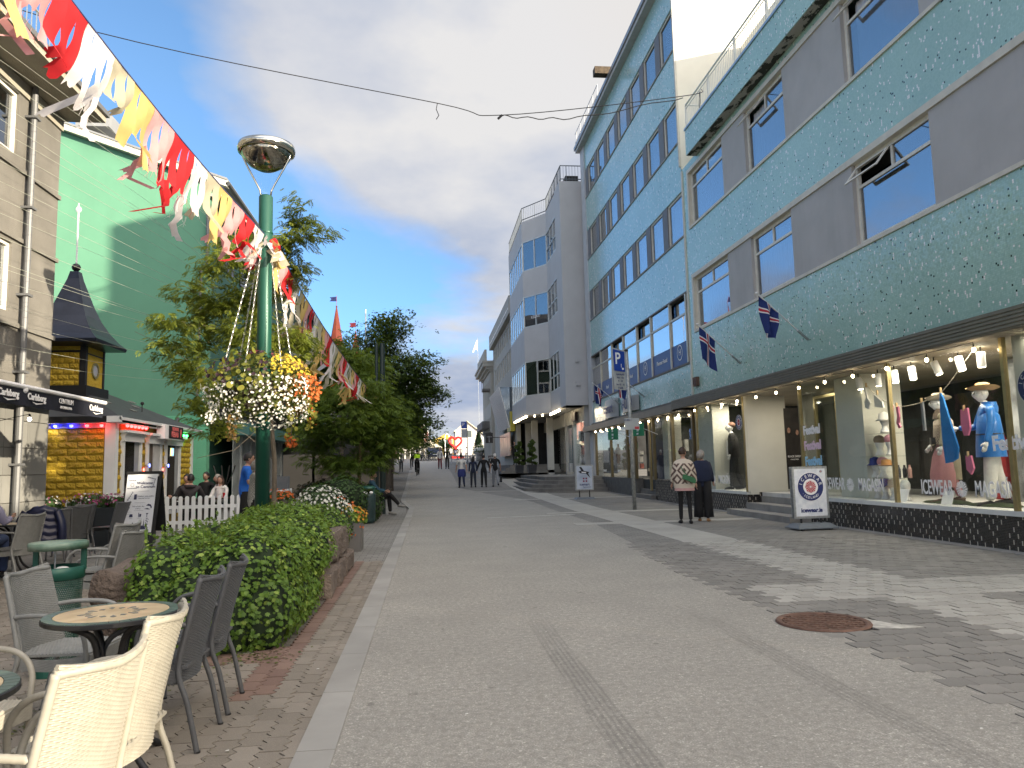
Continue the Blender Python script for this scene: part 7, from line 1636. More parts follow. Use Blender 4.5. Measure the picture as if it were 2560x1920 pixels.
for i, (y, tl_) in enumerate(((14.19, .3), (13.53, .05), (13.01, .1), (12.51, .25), (11.9, .8), (11.3, .45), (10.79, 0.))):
    d = Vector((.15*tl_, -.5*tl_, -1)).normalized(); p = Vector((8.7, y, 3.0)); sl2 = T('track_spotlight', G().tube([p, p+d*.24], .062, 14), WHITE, 'white track spotlight %s from the left in the big shop window' % ('first', 'second', 'third', 'fourth', 'fifth', 'sixth', 'last')[i], 'spotlight', 'white track spotlights in the shop window')
    P('stem', G().tube([p+Vector((0, 0, .09)), p], .01, 5), BLACK, sl2); P('lens', G().tube([p+d*.236, p+d*.243], .05, 12), emit('spot_lens', (1, .85, .6), 5), sl2)
# alarm box, security box
T('alarm_box', G().box(8.25, 22.1, 3.72, 8.35, 22.42, 4.0), RUST, 'rusty red box fixed on the mosaic near the building joint', 'box')
T('topiary_note', G().box(8.0, 42.0, 1.0, 8.2, 42.3, 1.5), STEEL, 'small galvanised ash bin near the glass doors of the bay building', 'ash bin')
# topiary spirals
for x, y, lab in ((5.55, 39.9, 'spiral topiary in dark cube pot, right of the pair on the steps'), (5.2, 42.6, 'spiral topiary in dark cube pot, left of the pair on the steps')):
    z = 1.0; r_ = E_('topiary', lab, 'topiary', (x, y, z), group='spiral topiaries on the steps'); P('pot', G().add([(x-.2, y-.2, z), (x+.2, y-.2, z), (x+.2, y+.2, z), (x-.2, y+.2, z), (x-.24, y-.24, z+.45), (x+.24, y-.24, z+.45), (x+.24, y+.24, z+.45), (x-.24, y+.24, z+.45)], [(0, 1, 5, 4), (1, 2, 6, 5), (2, 3, 7, 6), (3, 0, 4, 7), (4, 5, 6, 7)]), M('dark_pot', (.018, .02, .026), .5), r_)
    P('stem', G().tube([(x, y, z+.4), (x, y, z+1.7)], .02, 6), BARKD, r_); sp_ = []
    for k in range(1500):
        t = rnd.random(); a = t*2*math.pi*3.2; rr = .19*(1-t)*1.0+.05; sp_.append(xf((x+rr*math.cos(a)+rnd.gauss(0, .045), y+rr*math.sin(a)+rnd.gauss(0, .045), z+.5+1.25*t+rnd.gauss(0, .035)), (rnd.uniform(0, 3), rnd.uniform(0, 3), rnd.uniform(0, 6)), rnd.uniform(.8, 1.3)))
    scatter('foliage', LOB[0], LOB[1], sp_, LF_FAR, r_, off=OFF[r_.name])
# ================================================================ people, mannequins
SKIN = M('skin', (.46, .27, .19), .55, .08, 12); SKINW = M('mannequin_white', (.72, .72, .70), .4, .03)
EYE = M('eye_dark', (.02, .02, .02), .2)
def cloth(name, col, rough=.85): return M('cloth_'+name, col, rough, .12, 9, .25, 40, dist=.006)
BLK = cloth('black', (.007, .007, .008)); NVY = cloth('navy', (.012, .018, .045)); WHT = cloth('offwhite', (.62, .61, .58)); GRY = cloth('grey', (.22, .23, .25)); DRED = cloth('dark_red', (.14, .012, .02)); LGREY = cloth('light_grey', (.42, .43, .46))
TEALJ = cloth('teal_blue', (.02, .07, .11)); ROYAL = cloth('royal_blue', (.012, .12, .52)); DKJ = cloth('dark_brown_grey', (.035, .03, .032)); BEIG = cloth('beige', (.42, .34, .24)); PINKC = cloth('pink', (.60, .16, .36)); LAV = cloth('lavender', (.30, .29, .42)); DEN = cloth('denim', (.03, .05, .12)); HIV = cloth('hi_vis', (.42, .72, .02)); RAIN = M('blue_raincoat', (.02, .16, .50), .3, .1, 9, .3, 25)
HB_ = M('brown_hair', (.045, .022, .012), .55, .3, 40, .6, 90); HK = M('black_hair', (.012, .009, .008), .5, .3, 40, .6, 90); HG_ = M('grey_hair', (.30, .27, .24), .55, .3, 40, .6, 90); HW = M('white_hair', (.6, .58, .55), .6, .1, 40)
def nordic(name, c1, c2, k=5.):
    a = NT(name); sp = a.n('ShaderNodeSeparateXYZ'); a.l(a.tc.outputs['Object'], sp.inputs[0])
    u = a.mth('ABSOLUTE', a.mth('SUBTRACT', a.mth('FRACT', a.mth('MULTIPLY', sp.outputs[0], k*.62)), .5)); v = a.mth('ABSOLUTE', a.mth('SUBTRACT', a.mth('FRACT', a.mth('MULTIPLY', sp.outputs[2], k*.5)), .5))
    s_ = a.mth('FRACT', a.mth('MULTIPLY', a.mth('ADD', u, v), 3.)); m_ = a.mth('GREATER_THAN', s_, .52); br = a.rng(a.noise(60, 1), .4, .6, .0, .5)
    top = a.mth('GREATER_THAN', sp.outputs[2], 1.36); bot = a.mth('LESS_THAN', sp.outputs[2], .90); pl = a.mth('MAXIMUM', top, bot)
    cc = a.mix(a.mth('MULTIPLY', m_, a.mth('SUBTRACT', 1., pl)), c1, c2); cc = a.mix(a.mth('MULTIPLY', br, .4), cc, c1); a.set(cc, .95); a.bump(a.noise(120, 3), .5, .006); MATS[name] = a.m; return a.m
NORD = nordic('nordic_knit', (.60, .52, .42), (.075, .035, .03)); NORD2 = nordic('speckled_knit', (.45, .43, .38), (.10, .10, .09), 26.)
def head_geo(g, c, s_=1., look=0., tilt=0.):
    """head with jaw, nose, ears, brow; faces +y then turned by look"""
    Rm = Matrix.Rotation(look, 3, 'Z') @ Matrix.Rotation(tilt, 3, 'X'); c = Vector(c); n, m_ = 20, 14; vs_ = []
    for i in range(m_+1):
        a = math.pi*i/m_-math.pi/2; z = math.sin(a); rr = math.cos(a)
        for j in range(n):
            b = 2*math.pi*j/n; x, y = math.cos(b)*rr, math.sin(b)*rr
            px, py, pz = x*.076, y*.097, z*.118
            if z < 0: k = 1+.30*z*1.0; px *= k; py = py*(1+.18*z) + (.010*(-z))
            if y > .2 and -.5 < z < .35: py += .010*math.exp(-((x/.5)**2))*(1-abs(z))
            nose = math.exp(-((x/.13)**2)-((z+.12)/.22)**2) if y > 0 else 0; py += .024*nose
            eye = math.exp(-((abs(x)-.38)/.18)**2-((z-.06)/.12)**2) if y > 0 else 0; py -= .009*eye
            lip = math.exp(-((x/.25)**2)-((z+.48)/.07)**2) if y > 0 else 0; py += .006*lip
            vs_.append(c+(Rm @ Vector((px, py, pz)))*s_)
    fs = [(i*n+j, i*n+(j+1) % n, (i+1)*n+(j+1) % n, (i+1)*n+j) for i in range(m_) for j in range(n)]
    g.add(vs_, fs)
    for s2 in (-1, 1):
        e = c+(Rm @ Vector((s2*.077, -.005, -.003)))*s_; g.ball(e, (.010*s_, .018*s_, .030*s_), 8, 6)
    return Rm
def person(name, label, loc, rz=0., H=1.74, pose='stand', top=BLK, bot=BLK, shoe=BLK, skin=SKIN, hair=HB_, hs='short', sleeves=True, legs=(8, -8), arms=((6, 12), (-6, 12)), look=0., tilt=0., bulk=1., bag=None, glasses=False, group='people in the street', cat='person', legw=1., extra=None, seat=.45, female=False, hem=None, hood=None):
    k = H/1.75; r_ = E_(name, label, cat, loc, rz, group, world=False)
    zp = .95 if pose != 'sit' else seat+.09; V3 = Vector; J = []; E2 = []; RD = []; TG = []
    def add(p, r0, par=None, tag=None, r1=None):
        J.append(V3(p)*k); RD.append(((r1 or r0)*k, r0*k)); 
        if par is not None: E2.append((par, len(J)-1)); TG.append(tag)
        return len(J)-1
    lean = {'sit': -.05, 'bike': .25}.get(pose, 0.02); sw = .175 if female else .195
    pe = add((0, 0, zp), .125*bulk, r1=.105); wa = add((0, lean*.3, zp+.14), (.112 if female else .13)*bulk, pe, 'torso', .095*bulk); ch = add((0, lean*.8, zp+.33), .145*bulk, wa, 'torso', .105*bulk); ub = add((0, lean, zp+.45), .12*bulk, ch, 'torso', .085*bulk); nk = add((0, lean*1.15+.01, zp+.535), .052, ub, 'neck'); hb = add((0, lean*1.2+.02, zp+.60), .050, nk, 'neck')
    feet = []
    for i, s_ in enumerate((-1, 1)):
        if pose == 'sit':
            cr = legs[i] if isinstance(legs[i], tuple) else (0, 0); hp = (s_*.09, .02, zp-.01); kn = (s_*(.12+cr[0]), .44, zp+.03+cr[1]); an = (s_*.12+cr[0]*2.5, .44+(.04 if not cr[1] else .30), .09 if not cr[1] else .30); to = (an[0], an[1]+.15, an[2]-.05 if not cr[1] else an[2]-.02)
        elif pose == 'bike':
            up_ = i == 0; hp = (s_*.09, .02, zp-.02); kn = (s_*.11, .33, zp-(.22 if up_ else .36)); an = (s_*.11, .22 if up_ else .12, zp-(.62 if up_ else .80)); to = (an[0], an[1]+.13, an[2]-.04)
        else:
            a = R(legs[i]); hp = (s_*.085, 0, zp-.04); bend = max(0, -a)*.9+.05; kn = (s_*.095, math.sin(a)*.43, hp[2]-math.cos(a)*.43); an = (s_*.10, kn[1]+math.sin(a-bend)*.41, kn[2]-math.cos(a-bend)*.41); to = (s_*.12, an[1]+.13, max(.035, an[2]-.05))
            if i == 1 or True: pass
        a0 = add(hp, .098*bulk*legw, pe, 'thigh'); a1 = add(kn, .072*legw, a0, 'thigh'); a2 = add(tuple(V3(kn).lerp(V3(an), .4)), .068*legw, a1, 'shin'); a3 = add(an, .054*legw, a2, 'shin'); feet.append((V3(an)*k, V3(to)*k))
    hands = []
    for i, s_ in enumerate((-1, 1)):
        f_, el = arms[i][0], arms[i][1]; ab_ = arms[i][2] if len(arms[i]) > 2 else 6; sh = V3((s_*sw, lean, zp+.455)); a = R(f_); b = R(ab_)
        d = V3((s_*math.sin(b), math.sin(a)*math.cos(b), -math.cos(a)*math.cos(b))); e = sh+d*.275; a2_ = a+R(el); ins = arms[i][3] if len(arms[i]) > 3 else 0.; d2 = V3((s_*(math.sin(b)*.5-ins), math.sin(a2_), -math.cos(a2_))).normalized(); w_ = e+d2*.235
        s0 = add(tuple(sh), .062*bulk, ub, 'shoulder'); s1 = add(tuple(e), (.054*bulk if sleeves else .046), s0, 'uarm'); s2 = add(tuple(w_), (.040 if sleeves else .029), s1, 'farm'); hands.append((w_*k, d2, s_))
    me = bpy.data.meshes.new('body'); me.from_pydata([tuple(p) for p in J], E2, []); o = bpy.data.objects.new('body', me); COL.objects.link(o)
    md = o.modifiers.new('Skin', 'SKIN'); md.use_smooth_shade = True
    if not me.skin_vertices: pass
    sv = me.skin_vertices[0].data
    for i, rr in enumerate(RD): sv[i].radius = rr
    sv[0].use_root = True
    sb = o.modifiers.new('Sub', 'SUBSURF'); sb.levels = 2; sb.render_levels = 2
    dg = bpy.context.evaluated_depsgraph_get(); m2 = bpy.data.meshes.new_from_object(o.evaluated_get(dg)); bpy.data.objects.remove(o)
    g = G(); vs_ = [tuple(v.co) for v in m2.vertices]; fs = [list(p.vertices) for p in m2.polygons]
    mats_ = [top, bot, skin, shoe]; ci = np.array([np.mean([vs_[i] for i in f_], axis=0) for f_ in fs]); best = np.full(len(fs), 1e9); lab = np.zeros(len(fs), int)
    for (a, b), t_ in zip(E2, TG):
        A, B = np.array(J[a]), np.array(J[b]); d = B-A; t = np.clip(((ci-A) @ d)/max(1e-9, d @ d), 0, 1); dist = np.linalg.norm(ci-(A+t[:, None]*d), axis=1)/(1 if t_ not in ('torso',) else 1.5)
        mi_ = {'torso': 0, 'shoulder': 0, 'uarm': 0, 'farm': 0 if sleeves else 2, 'neck': 2, 'thigh': 1, 'shin': 1}[t_]; up_ = dist < best; lab[up_] = mi_; best[up_] = dist[up_]
    hz = (hem if hem is not None else (zp+.02))*k
    lab[(ci[:, 2] > hz) & (lab == 1) & (np.abs(ci[:, 0]) < .2*k) & (ci[:, 1] < .12)] = 0
    if not sleeves:
        for (a, b), t_ in zip(E2, TG):
            if t_ == 'uarm':
                A, B = np.array(J[a]), np.array(J[b]); d = B-A; t = ((ci-A) @ d)/(d @ d); dist = np.linalg.norm(ci-(A+np.clip(t, 0, 1)[:, None]*d), axis=1); lab[(t > .72) & (dist < .09)] = 2
    g.v = vs_; g.f = fs; g.mi = lab.tolist(); bpy.data.meshes.remove(m2)
    g.m = 2; hc = J[hb]+V3((0, .022, .085))*k; Rm = head_geo(g, hc, k*1.0, look, tilt)
    for w_, d2, s_ in hands:      # palm and five curled fingers
        d2 = d2.normalized(); sd_ = d2.cross(V3((s_, 0, 0))); sd_ = sd_.normalized() if sd_.length > .1 else V3((0, 1, 0)); nn = d2.cross(sd_).normalized()
        g.tube([w_-d2*.01, w_+d2*.03*k, w_+d2*.085*k], [.024*k, .036*k, .034*k], 8, flat=.5)
        for q_, ln in enumerate((.060, .072, .068, .052)):
            b0 = w_+d2*.080*k+sd_*(.024-.016*q_)*k; b1 = b0+d2*ln*.5*k; b2 = b1+d2*ln*.4*k-nn*.018*s_*k; g.tube([b0, b1, b2], [.0095*k, .0085*k, .007*k], 5)
        b0 = w_+d2*.02*k+sd_*.028*k; g.tube([b0, b0+sd_*.022*k+d2*.028*k, b0+sd_*.026*k+d2*.058*k], [.011*k, .010*k, .008*k], 5)
    g.m = 3
    for an, to in feet:
        d = (to-an); d.z = 0; d = d.normalized(); sd_ = V3((-d.y, d.x, 0)); base = V3((an.x, an.y, an.z)); dz_ = .085*k if True else 0
        g.tube([base-d*.055*k+V3((0, 0, -.045*k)), base+V3((0, 0, -.035*k)), base+d*.09*k+V3((0, 0, -.052*k)), base+d*.165*k+V3((0, 0, -.062*k)), base+d*.19*k+V3((0, 0, -.066*k))], [.030*k, .046*k, .044*k, .034*k, .012*k], 8)
    b_ = P('body', g, mats_, r_, smooth=True, local=True)
    def off(v): return hc+(Rm @ V3(v))*k
    g = G()
    if skin is not SKINW:
        for s_ in (-1, 1): g.ball(off((s_*.030, .094, .010)), (.0085*k,)*3, 6, 5)
        P('eyes', g, EYE, r_, local=True)
        g = G(); g.slab([off((-.022, .104, -.052)), off((0, .108, -.050)), off((.022, .104, -.052)), off((0, .105, -.058))], (0, .001, 0)); P('mouth', g, M('lips', (.32, .12, .10), .5), r_, local=True)
    if glasses:
        g = G(); 
        for s_ in (-1, 1): g.ball(off((s_*.034, .102, .012)), (.026*k, .010*k, .018*k), 8, 6); g.tube([off((s_*.055, .09, .014)), off((s_*.08, .0, .012))], .0035, 4)
        P('sunglasses', g, EYE, r_, local=True)
    if hs:
        g = G(); n, m_ = 18, 10; vs_ = []; q = random.Random(len(label))
        for i in range(m_+1):
            a = math.pi/2-(math.pi*.62)*i/m_*1.0
            for j in range(n):
                b = 2*math.pi*j/n; fr_ = max(0, math.sin(b)); aa = math.pi/2-(math.pi/2-a)*(1-.52*fr_); rr = math.cos(aa); z = math.sin(aa); w_ = 1.09+.03*math.sin(b*7+i)
                x_, y_, z_ = math.cos(b)*rr*.078*w_, math.sin(b)*rr*.098*w_-.006, z*.118*w_+.006; vs_.append(off((x_, y_, z_)))
        g.add(vs_, [(i*n+j, i*n+(j+1) % n, (i+1)*n+(j+1) % n, (i+1)*n+j) for i in range(m_) for j in range(n)])
        if hs == 'long': 
            g.tube([off((0, -.05, .06)), off((0, -.085, -.02)), off((0, -.09, -.13)), off((0, -.075, -.24)), off((0, -.07, -.30))], [.07*k, .085*k, .085*k, .07*k, .03*k], 12, flat=.55)
            for s_ in (-1, 1): g.tube([off((s_*.07, -.01, .04)), off((s_*.082, .0, -.06)), off((s_*.085, .01, -.17))], [.02*k, .026*k, .016*k], 7)
        if hs == 'bun': g.ball(off((0, -.115, .03)), (.035*k, .03*k, .035*k), 10, 8)
        if hs == 'bob':
            g.tube([off((0, -.03, .07)), off((0, -.045, 0)), off((0, -.045, -.09))], [.088*k, .105*k, .095*k], 14, flat=.8)
        P('hair', g, hair, r_, local=True, smooth=True)
    if hood: g = G(); g.tube([(-.12*k, lean*k-.02, (zp+.50)*k), (-.05*k, (lean-.10)*k, (zp+.50)*k), (.05*k, (lean-.10)*k, (zp+.50)*k), (.12*k, lean*k-.02, (zp+.50)*k), (.09*k, (lean+.06)*k, (zp+.47)*k), (-.09*k, (lean+.06)*k, (zp+.47)*k), (-.12*k, lean*k-.02, (zp+.50)*k)], .045*k, 8); P('hood', g, hood, r_, local=True, smooth=True)
    if extra: extra(r_, k, zp)
    return r_
def shell(r_, name, rings, m_, n=20, wav=.0):
    """loose garment: rings of (z, rx, ry, y)"""
    g = G(); vs_ = []
    for i, (z, rx_, ry_, y) in enumerate(rings):
        for j in range(n): a = 2*math.pi*j/n; w_ = 1+wav*math.sin(a*5+i*.7)*(i/len(rings)); vs_.append((rx_*math.cos(a)*w_, y+ry_*math.sin(a)*w_, z))
    k = len(rings); g.add(vs_, [(i*n+j, (i+1)*n+j, (i+1)*n+(j+1) % n, i*n+(j+1) % n) for i in range(k-1) for j in range(n)]); return P(name, g, m_, r_, local=True, smooth=True)
def ex_sweater(r_, k, zp):
    shell(r_, 'sweater_body', [(1.40, .15, .10, .0), (1.34, .215, .135, 0), (1.2, .235, .155, 0), (1.0, .245, .165, 0), (.86, .24, .165, 0), (.80, .225, .155, 0)], NORD, wav=.03)
    shell(r_, 'shirt_hem', [(.84, .22, .15, 0), (.74, .225, .155, 0)], cloth('pale_pink', (.55, .32, .30)), wav=.05)
    g = G(); g.tube([(-.14, .02, 1.44), (-.05, -.17, 1.25), (.10, -.185, 1.02)], .010, 5); P('strap', g, M('green_leather', (.01, .12, .035), .45), r_, local=True)
    g = G(); g.slab([(-.06, -.19, 1.02), (.22, -.18, .90), (.25, -.17, .98), (.20, -.18, 1.04), (-.03, -.19, 1.12)], (0, -.07, 0)); P('bag', g, M('green_leather', (.01, .12, .035)), r_, local=True)
def ex_jacket(r_, k, zp): shell(r_, 'jacket_body', [(1.42, .12, .09, 0), (1.36, .205, .13, 0), (1.15, .235, .155, 0), (.98, .235, .16, 0), (.93, .20, .145, 0)], NVY, wav=.04)
def ex_wide(c_): 
    def f_(r_, k, zp):
        ex_jacket(r_, k, zp)
        for s_ in (-1, 1): g = G(); g.tube([(s_*.09, 0, .93), (s_*.105, .0, .6), (s_*.11, 0, .3), (s_*.115, 0, .10)], [.115, .105, .11, .115], 14); P('trouser_leg', g, c_, r_, local=True, smooth=True)
    return f_
person('person', 'woman in brown and cream patterned cardigan with a green bag', (5.83, 16.72, 0), R(-14), 1.72, top=NORD, bot=BLK, hair=HB_, hs='bun', look=R(-38), glasses=True, legs=(7, -5), arms=((4, 14, 14), (-2, 16, 14)), extra=ex_sweater, legw=.78, female=True, bulk=1.02)
person('person', 'grey-blonde woman in dark navy jacket and wide black trousers', (6.42, 17.15, 0), R(-22), 1.66, top=NVY, bot=BLK, hair=HG_, hs='bob', look=R(-25), legs=(5, -3), arms=((6, 20, 10), (4, 38, 12)), extra=ex_wide(BLK), female=True, bulk=1.08, shoe=M('tan_shoe', (.3, .16, .07), .6))
gz4 = gz(41)
def ex_tied(r_, k, zp): shell(r_, 'tied_jacket', [(1.02, .16, .12, 0), (.95, .20, .15, 0), (.78, .23, .17, -.01), (.60, .22, .16, -.02)], cloth('deep_blue', (.02, .03, .14)), wav=.08)
def carry(m_, z=.55, x=.30):
    def f_(r_, k, zp): g = G(); g.slab([(x-.04, -.12, z-.30), (x+.05, -.12, z-.30), (x+.05, -.12, z+.02), (x-.02, -.12, z+.02)], (0, .26, 0)); g.tube([(x, -.05, z), (x, 0, z+.14), (x, .06, z)], .008, 4); P('hand_bag', g, m_, r_, local=True)
    return f_
person('person', 'walker in white T-shirt with blue jacket tied at the waist', (1.83, 41, gz4), R(4), 1.80, top=WHT, bot=NVY, hair=HK, hs='short', sleeves=False, legs=(12, -16), arms=((8, 8, 12), (-8, 8, 12)), extra=ex_tied)
person('person', 'long-haired woman in dark navy walking second of four', (2.46, 41, gz4), R(2), 1.67, top=NVY, bot=cloth('dark_jeans', (.02, .024, .035)), hair=HK, hs='long', legs=(8, -10), arms=((8, 10), (-8, 10)), female=True)
person('person', 'man in black jacket and dark trousers, third of four walkers', (3.04, 41, gz4), R(0), 1.76, top=BLK, bot=BLK, hair=HK, hs='short', legs=(9, -9), arms=((-6, 40, 22), (-6, 40, 22)), bulk=1.08)
person('person', 'white-haired man in black T-shirt carrying a dark bag', (3.68, 41.1, gz4), R(3), 1.81, top=BLK, bot=GRY, hair=HW, hs='short', sleeves=False, legs=(10, -18), arms=((-10, 6, 12), (10, 6, 16)), bulk=1.1, extra=carry(BLK))
person('person', 'woman in white sweatshirt and dark red trousers walking toward the camera', (1.0, 61, gz(61)), R(180), 1.70, top=WHT, bot=DRED, hair=HB_, hs='short', legs=(10, -9), female=True)
person('person', 'long-haired woman in black beside the red-trousered one', (1.58, 61, gz(61)), R(180), 1.70, top=BLK, bot=BLK, hair=HK, hs='long', legs=(8, -8), arms=((20, 60), (5, 10)), female=True)
person('person', 'pedestrian in grey top and black trousers under the trees on the left footway', (-1.97, 57, gz(57)+.05), R(0), 1.5, top=LGREY, bot=BLK, hair=HK, hs='short', legs=(8, -8))
person('person', 'dark-clothed pedestrian left of the cyclist farther up', (-1.3, 63, gz(63)+.1), R(0), 1.5, top=BLK, bot=BLK, hair=HK, hs='short', legs=(12, -12))
person('person', 'waiter in black standing on the raised terrace', (6.05, 52, 1.5), R(165), 1.62, top=BLK, bot=BLK, hair=HK, hs='short', sleeves=False, arms=((10, 60, 14), (10, 70, 14)))
def ex_phone(r_, k, zp): P('phone', G().box(-.03, .50, .78, .03, .52, .90), BLACK, r_, local=True)
person('person', 'man in teal jacket sitting with crossed legs looking at his phone', (-1.62, 23.0, 0.02), R(-90), 1.78, pose='sit', top=TEALJ, bot=BLK, shoe=M('trainer_grey', (.2, .2, .19), .7), hair=HK, hs='short', legs=((0, 0), (-.10, .10)), arms=((38, 42, 6, .3), (38, 42, 6, .3)), tilt=R(-14), glasses=True, seat=.42, group='people sitting', extra=ex_phone)
T('stone_bench', G().box(-1.95, 22.3, 0, -1.4, 23.7, .40), BAS, 'low dark stone bench under the man with the phone', 'bench')
person('person', 'man in bright blue T-shirt standing left of the lamp post', (-3.72, 16.0, 0), R(-70), 1.79, top=ROYAL, bot=BLK, hair=HK, hs='short', sleeves=False, arms=((5, 40, 10), (5, 70, 10)), glasses=True, look=R(-5), bulk=1.12)
person('person', 'person in speckled knit half hidden behind the lamp post', (-3.07, 13.9, 0), R(-60), 1.62, top=NORD2, bot=BLK, hair=HG_, hs='bob', arms=((3, 20, 8), (3, 20, 8)), bulk=1.1)
SG = 'guests sitting behind the picket fence'
person('person', 'guest in white hoodie seen from behind beside the menu board', (-7.12, 20.4, 0), R(-15), 1.76, pose='sit', top=WHT, bot=BLK, hair=HB_, hs='short', arms=((40, 50), (40, 50)), hood=WHT, seat=.45, group=SG)
person('person', 'young dark-haired man in black facing the camera at the kiosk table', (-6.62, 21.7, 0), R(175), 1.80, pose='sit', top=BLK, bot=BLK, hair=HK, hs='short', arms=((40, 50), (40, 50)), hood=BLK, seat=.45, group=SG)
person('person', 'guest with dark hair just visible behind the young man', (-6.45, 22.9, 0), R(170), 1.80, pose='sit', top=BLK, bot=BLK, hair=HK, hs='bob', seat=.5, group=SG)
person('person', 'broad guest in dark padded jacket with his back to the camera', (-6.05, 20.2, 0), R(8), 1.80, pose='sit', top=DKJ, bot=BLK, hair=HK, hs='short', arms=((35, 40, 16), (35, 40, 16)), bulk=1.2, hood=DKJ, seat=.45, group=SG)
person('person', 'dark-haired woman in white hooded sweater facing the camera', (-5.62, 21.3, 0), R(172), 1.72, pose='sit', top=WHT, bot=BLK, hair=HB_, hs='long', arms=((35, 50), (35, 50)), hood=WHT, seat=.45, group=SG, female=True)
person('person', 'grey-haired guest turned away behind the woman in white', (-6.0, 22.4, 0), R(120), 1.74, pose='sit', top=LGREY, bot=BLK, hair=HG_, hs='bob', seat=.47, group=SG)
person('person', 'guest in lavender sleeves cut off at the left edge', (-5.92, 10.9, 0), R(12), 1.74, pose='sit', top=LAV, bot=DEN, hair=HB_, hs='long', arms=((30, 60), (40, 65)), seat=.45, group='people sitting', female=True)
kt = T('kiosk_table', G().box(-6.7, 20.75, .70, -5.3, 21.25, .74).box(-6.05, 20.9, 0, -5.95, 21.1, .7), M('dark_wood', (.05, .035, .025), .6), 'dark table between the guests behind the picket fence', 'table')
for i, (x, lab) in enumerate(((-6.35, 'red cup with a white straw, left of the three on the kiosk table'), (-6.2, 'red cup with a white straw, middle of the three on the kiosk table'), (-5.42, 'red cup with a straw in front of the woman in white'))):
    o = T('drink_cup', G().lathe([(.028, 0), (.034, .13)], (x, 20.95, .742), 12), M('red_cup', (.45, .015, .02), .4), lab, 'cup'); P('straw', G().tube([(x, 20.95, .85), (x-.02, 20.95, .96)], .006, 5), WHITE, o)
g = G()
for a in (-50, -12, 20, 48): g.tube([(-6.05, 23.4, .9), (-6.05+.28*math.sin(R(a)), 23.4, 1.3), (-6.05+.42*math.sin(R(a)), 23.4, 1.62)], .018, 5)
g.tube([(-6.05, 23.4, 0), (-6.05, 23.4, .95)], .03, 6); T('coat_stand', g, BLACK, 'black curved metal arms of a heater stand rising over the seated guests', 'stand')
T('chalk_board', G().box(-4.85, 24.5, .55, -4.35, 24.56, 1.25).box(-4.8, 24.47, .6, -4.4, 24.5, 1.2), M('grey_board', (.12, .13, .14), .5), 'small grey framed board behind the fence end', 'sign board')
for i, (x, t_, b_, lab) in enumerate(((2.92, LGREY, BLK, 'far visitor in grey left of the red heart'), (3.45, DEN, BLK, 'far visitor in dark blue before the heart'), (3.75, BLK, GRY, 'far visitor in black before the heart'), (4.24, cloth('mauve_grey', (.2, .17, .18)), BLK, 'far visitor in mauve right of the heart'), (4.97, LGREY, BLK, 'far visitor in grey near the pole'))):
    person('person', lab, (x, 95+.3*i, gz(95)-.15), R(180 if i % 2 else 20), 1.6, top=t_, bot=b_, hair=HK, hs='short', group='visitors around the heart frame')

# ---- bicycles
def bicycle(label, loc, rz, group=None):
    r_ = E_('bicycle', label, 'bicycle', loc, rz, group, world=False)
    TY = M('tyre', (.015, .015, .015), .7); FRM = M('bike_frame', (.02, .022, .025), .4)
    for y, nm in ((-.52, 'rear_wheel'), (.52, 'front_wheel')):
        g = G(); pts = [(0, y+.33*math.cos(2*math.pi*i/24), .34+.33*math.sin(2*math.pi*i/24)) for i in range(25)]; g.tube(pts, .018, 6, caps=False)
        for i in range(10): a = 2*math.pi*i/10; g.tube([(0, y, .34), (0, y+.32*math.cos(a), .34+.32*math.sin(a))], .002, 3, caps=False)
        P(nm, g, TY, r_, local=True)
    g = G(); bb, st_, hd, rw, fw = (0, -.05, .30), (0, -.20, .85), (0, .38, .88), (0, -.52, .34), (0, .52, .34)
    for a, b in ((bb, st_), (st_, hd), (bb, hd), (bb, rw), (st_, rw), (hd, fw)): g.tube([a, b], .016, 6)
    P('frame', g, FRM, r_, local=True); P('saddle', G().ball((0, -.22, .93), (.07, .13, .03), 8, 6), BLACK, r_, local=True); P('handlebar', G().tube([(-.28, .32, 1.02), (-.1, .40, 1.02), (.1, .40, 1.02), (.28, .32, 1.02)], .014, 6).tube([hd, (0, .40, 1.02)], .016, 5), FRM, r_, local=True)
    P('crank', G().tube([(-.12, .07, .16), (-.04, .07, .16), (-.04, -.17, .44), (.12, -.17, .44)], .012, 5), STEEL, r_, local=True); return r_
bk = bicycle('dark bicycle ridden by the cyclist in the hi-vis jacket', (-.72, 52, gz(52)), R(-2))
def ex_vest(r_, k, zp): shell(r_, 'hi_vis_panel', [((zp+.50), .10, .09, .22), (zp+.46, .20, .145, .20), (zp+.34, .215, .155, .17), (zp+.22, .20, .15, .13)], HIV)
person('person', 'cyclist with yellow-green hi-vis jacket riding away on the left', (-.72, 51.8, gz(52)), R(-2), 1.76, pose='bike', top=BLK, bot=BLK, hair=HK, hs='short', arms=((45, 12, 18, .15), (45, 12, 18, .15)), bulk=1.1, extra=ex_vest)
pk_ = None
for i in range(7):
    x, y = -.85+.24*i, 85+.5*(i % 3); lab = 'bicycle parked in the far rack, %s' % ('leftmost', 'second', 'third', 'fourth', 'fifth', 'sixth', 'rightmost')[i]
    if pk_ is None: pk_ = bicycle(lab, (x, y, gz(y)), R(35), 'bicycles in the far rack')
    else: dup(pk_, (x, y, gz(y)), R(20+13*i), lab)

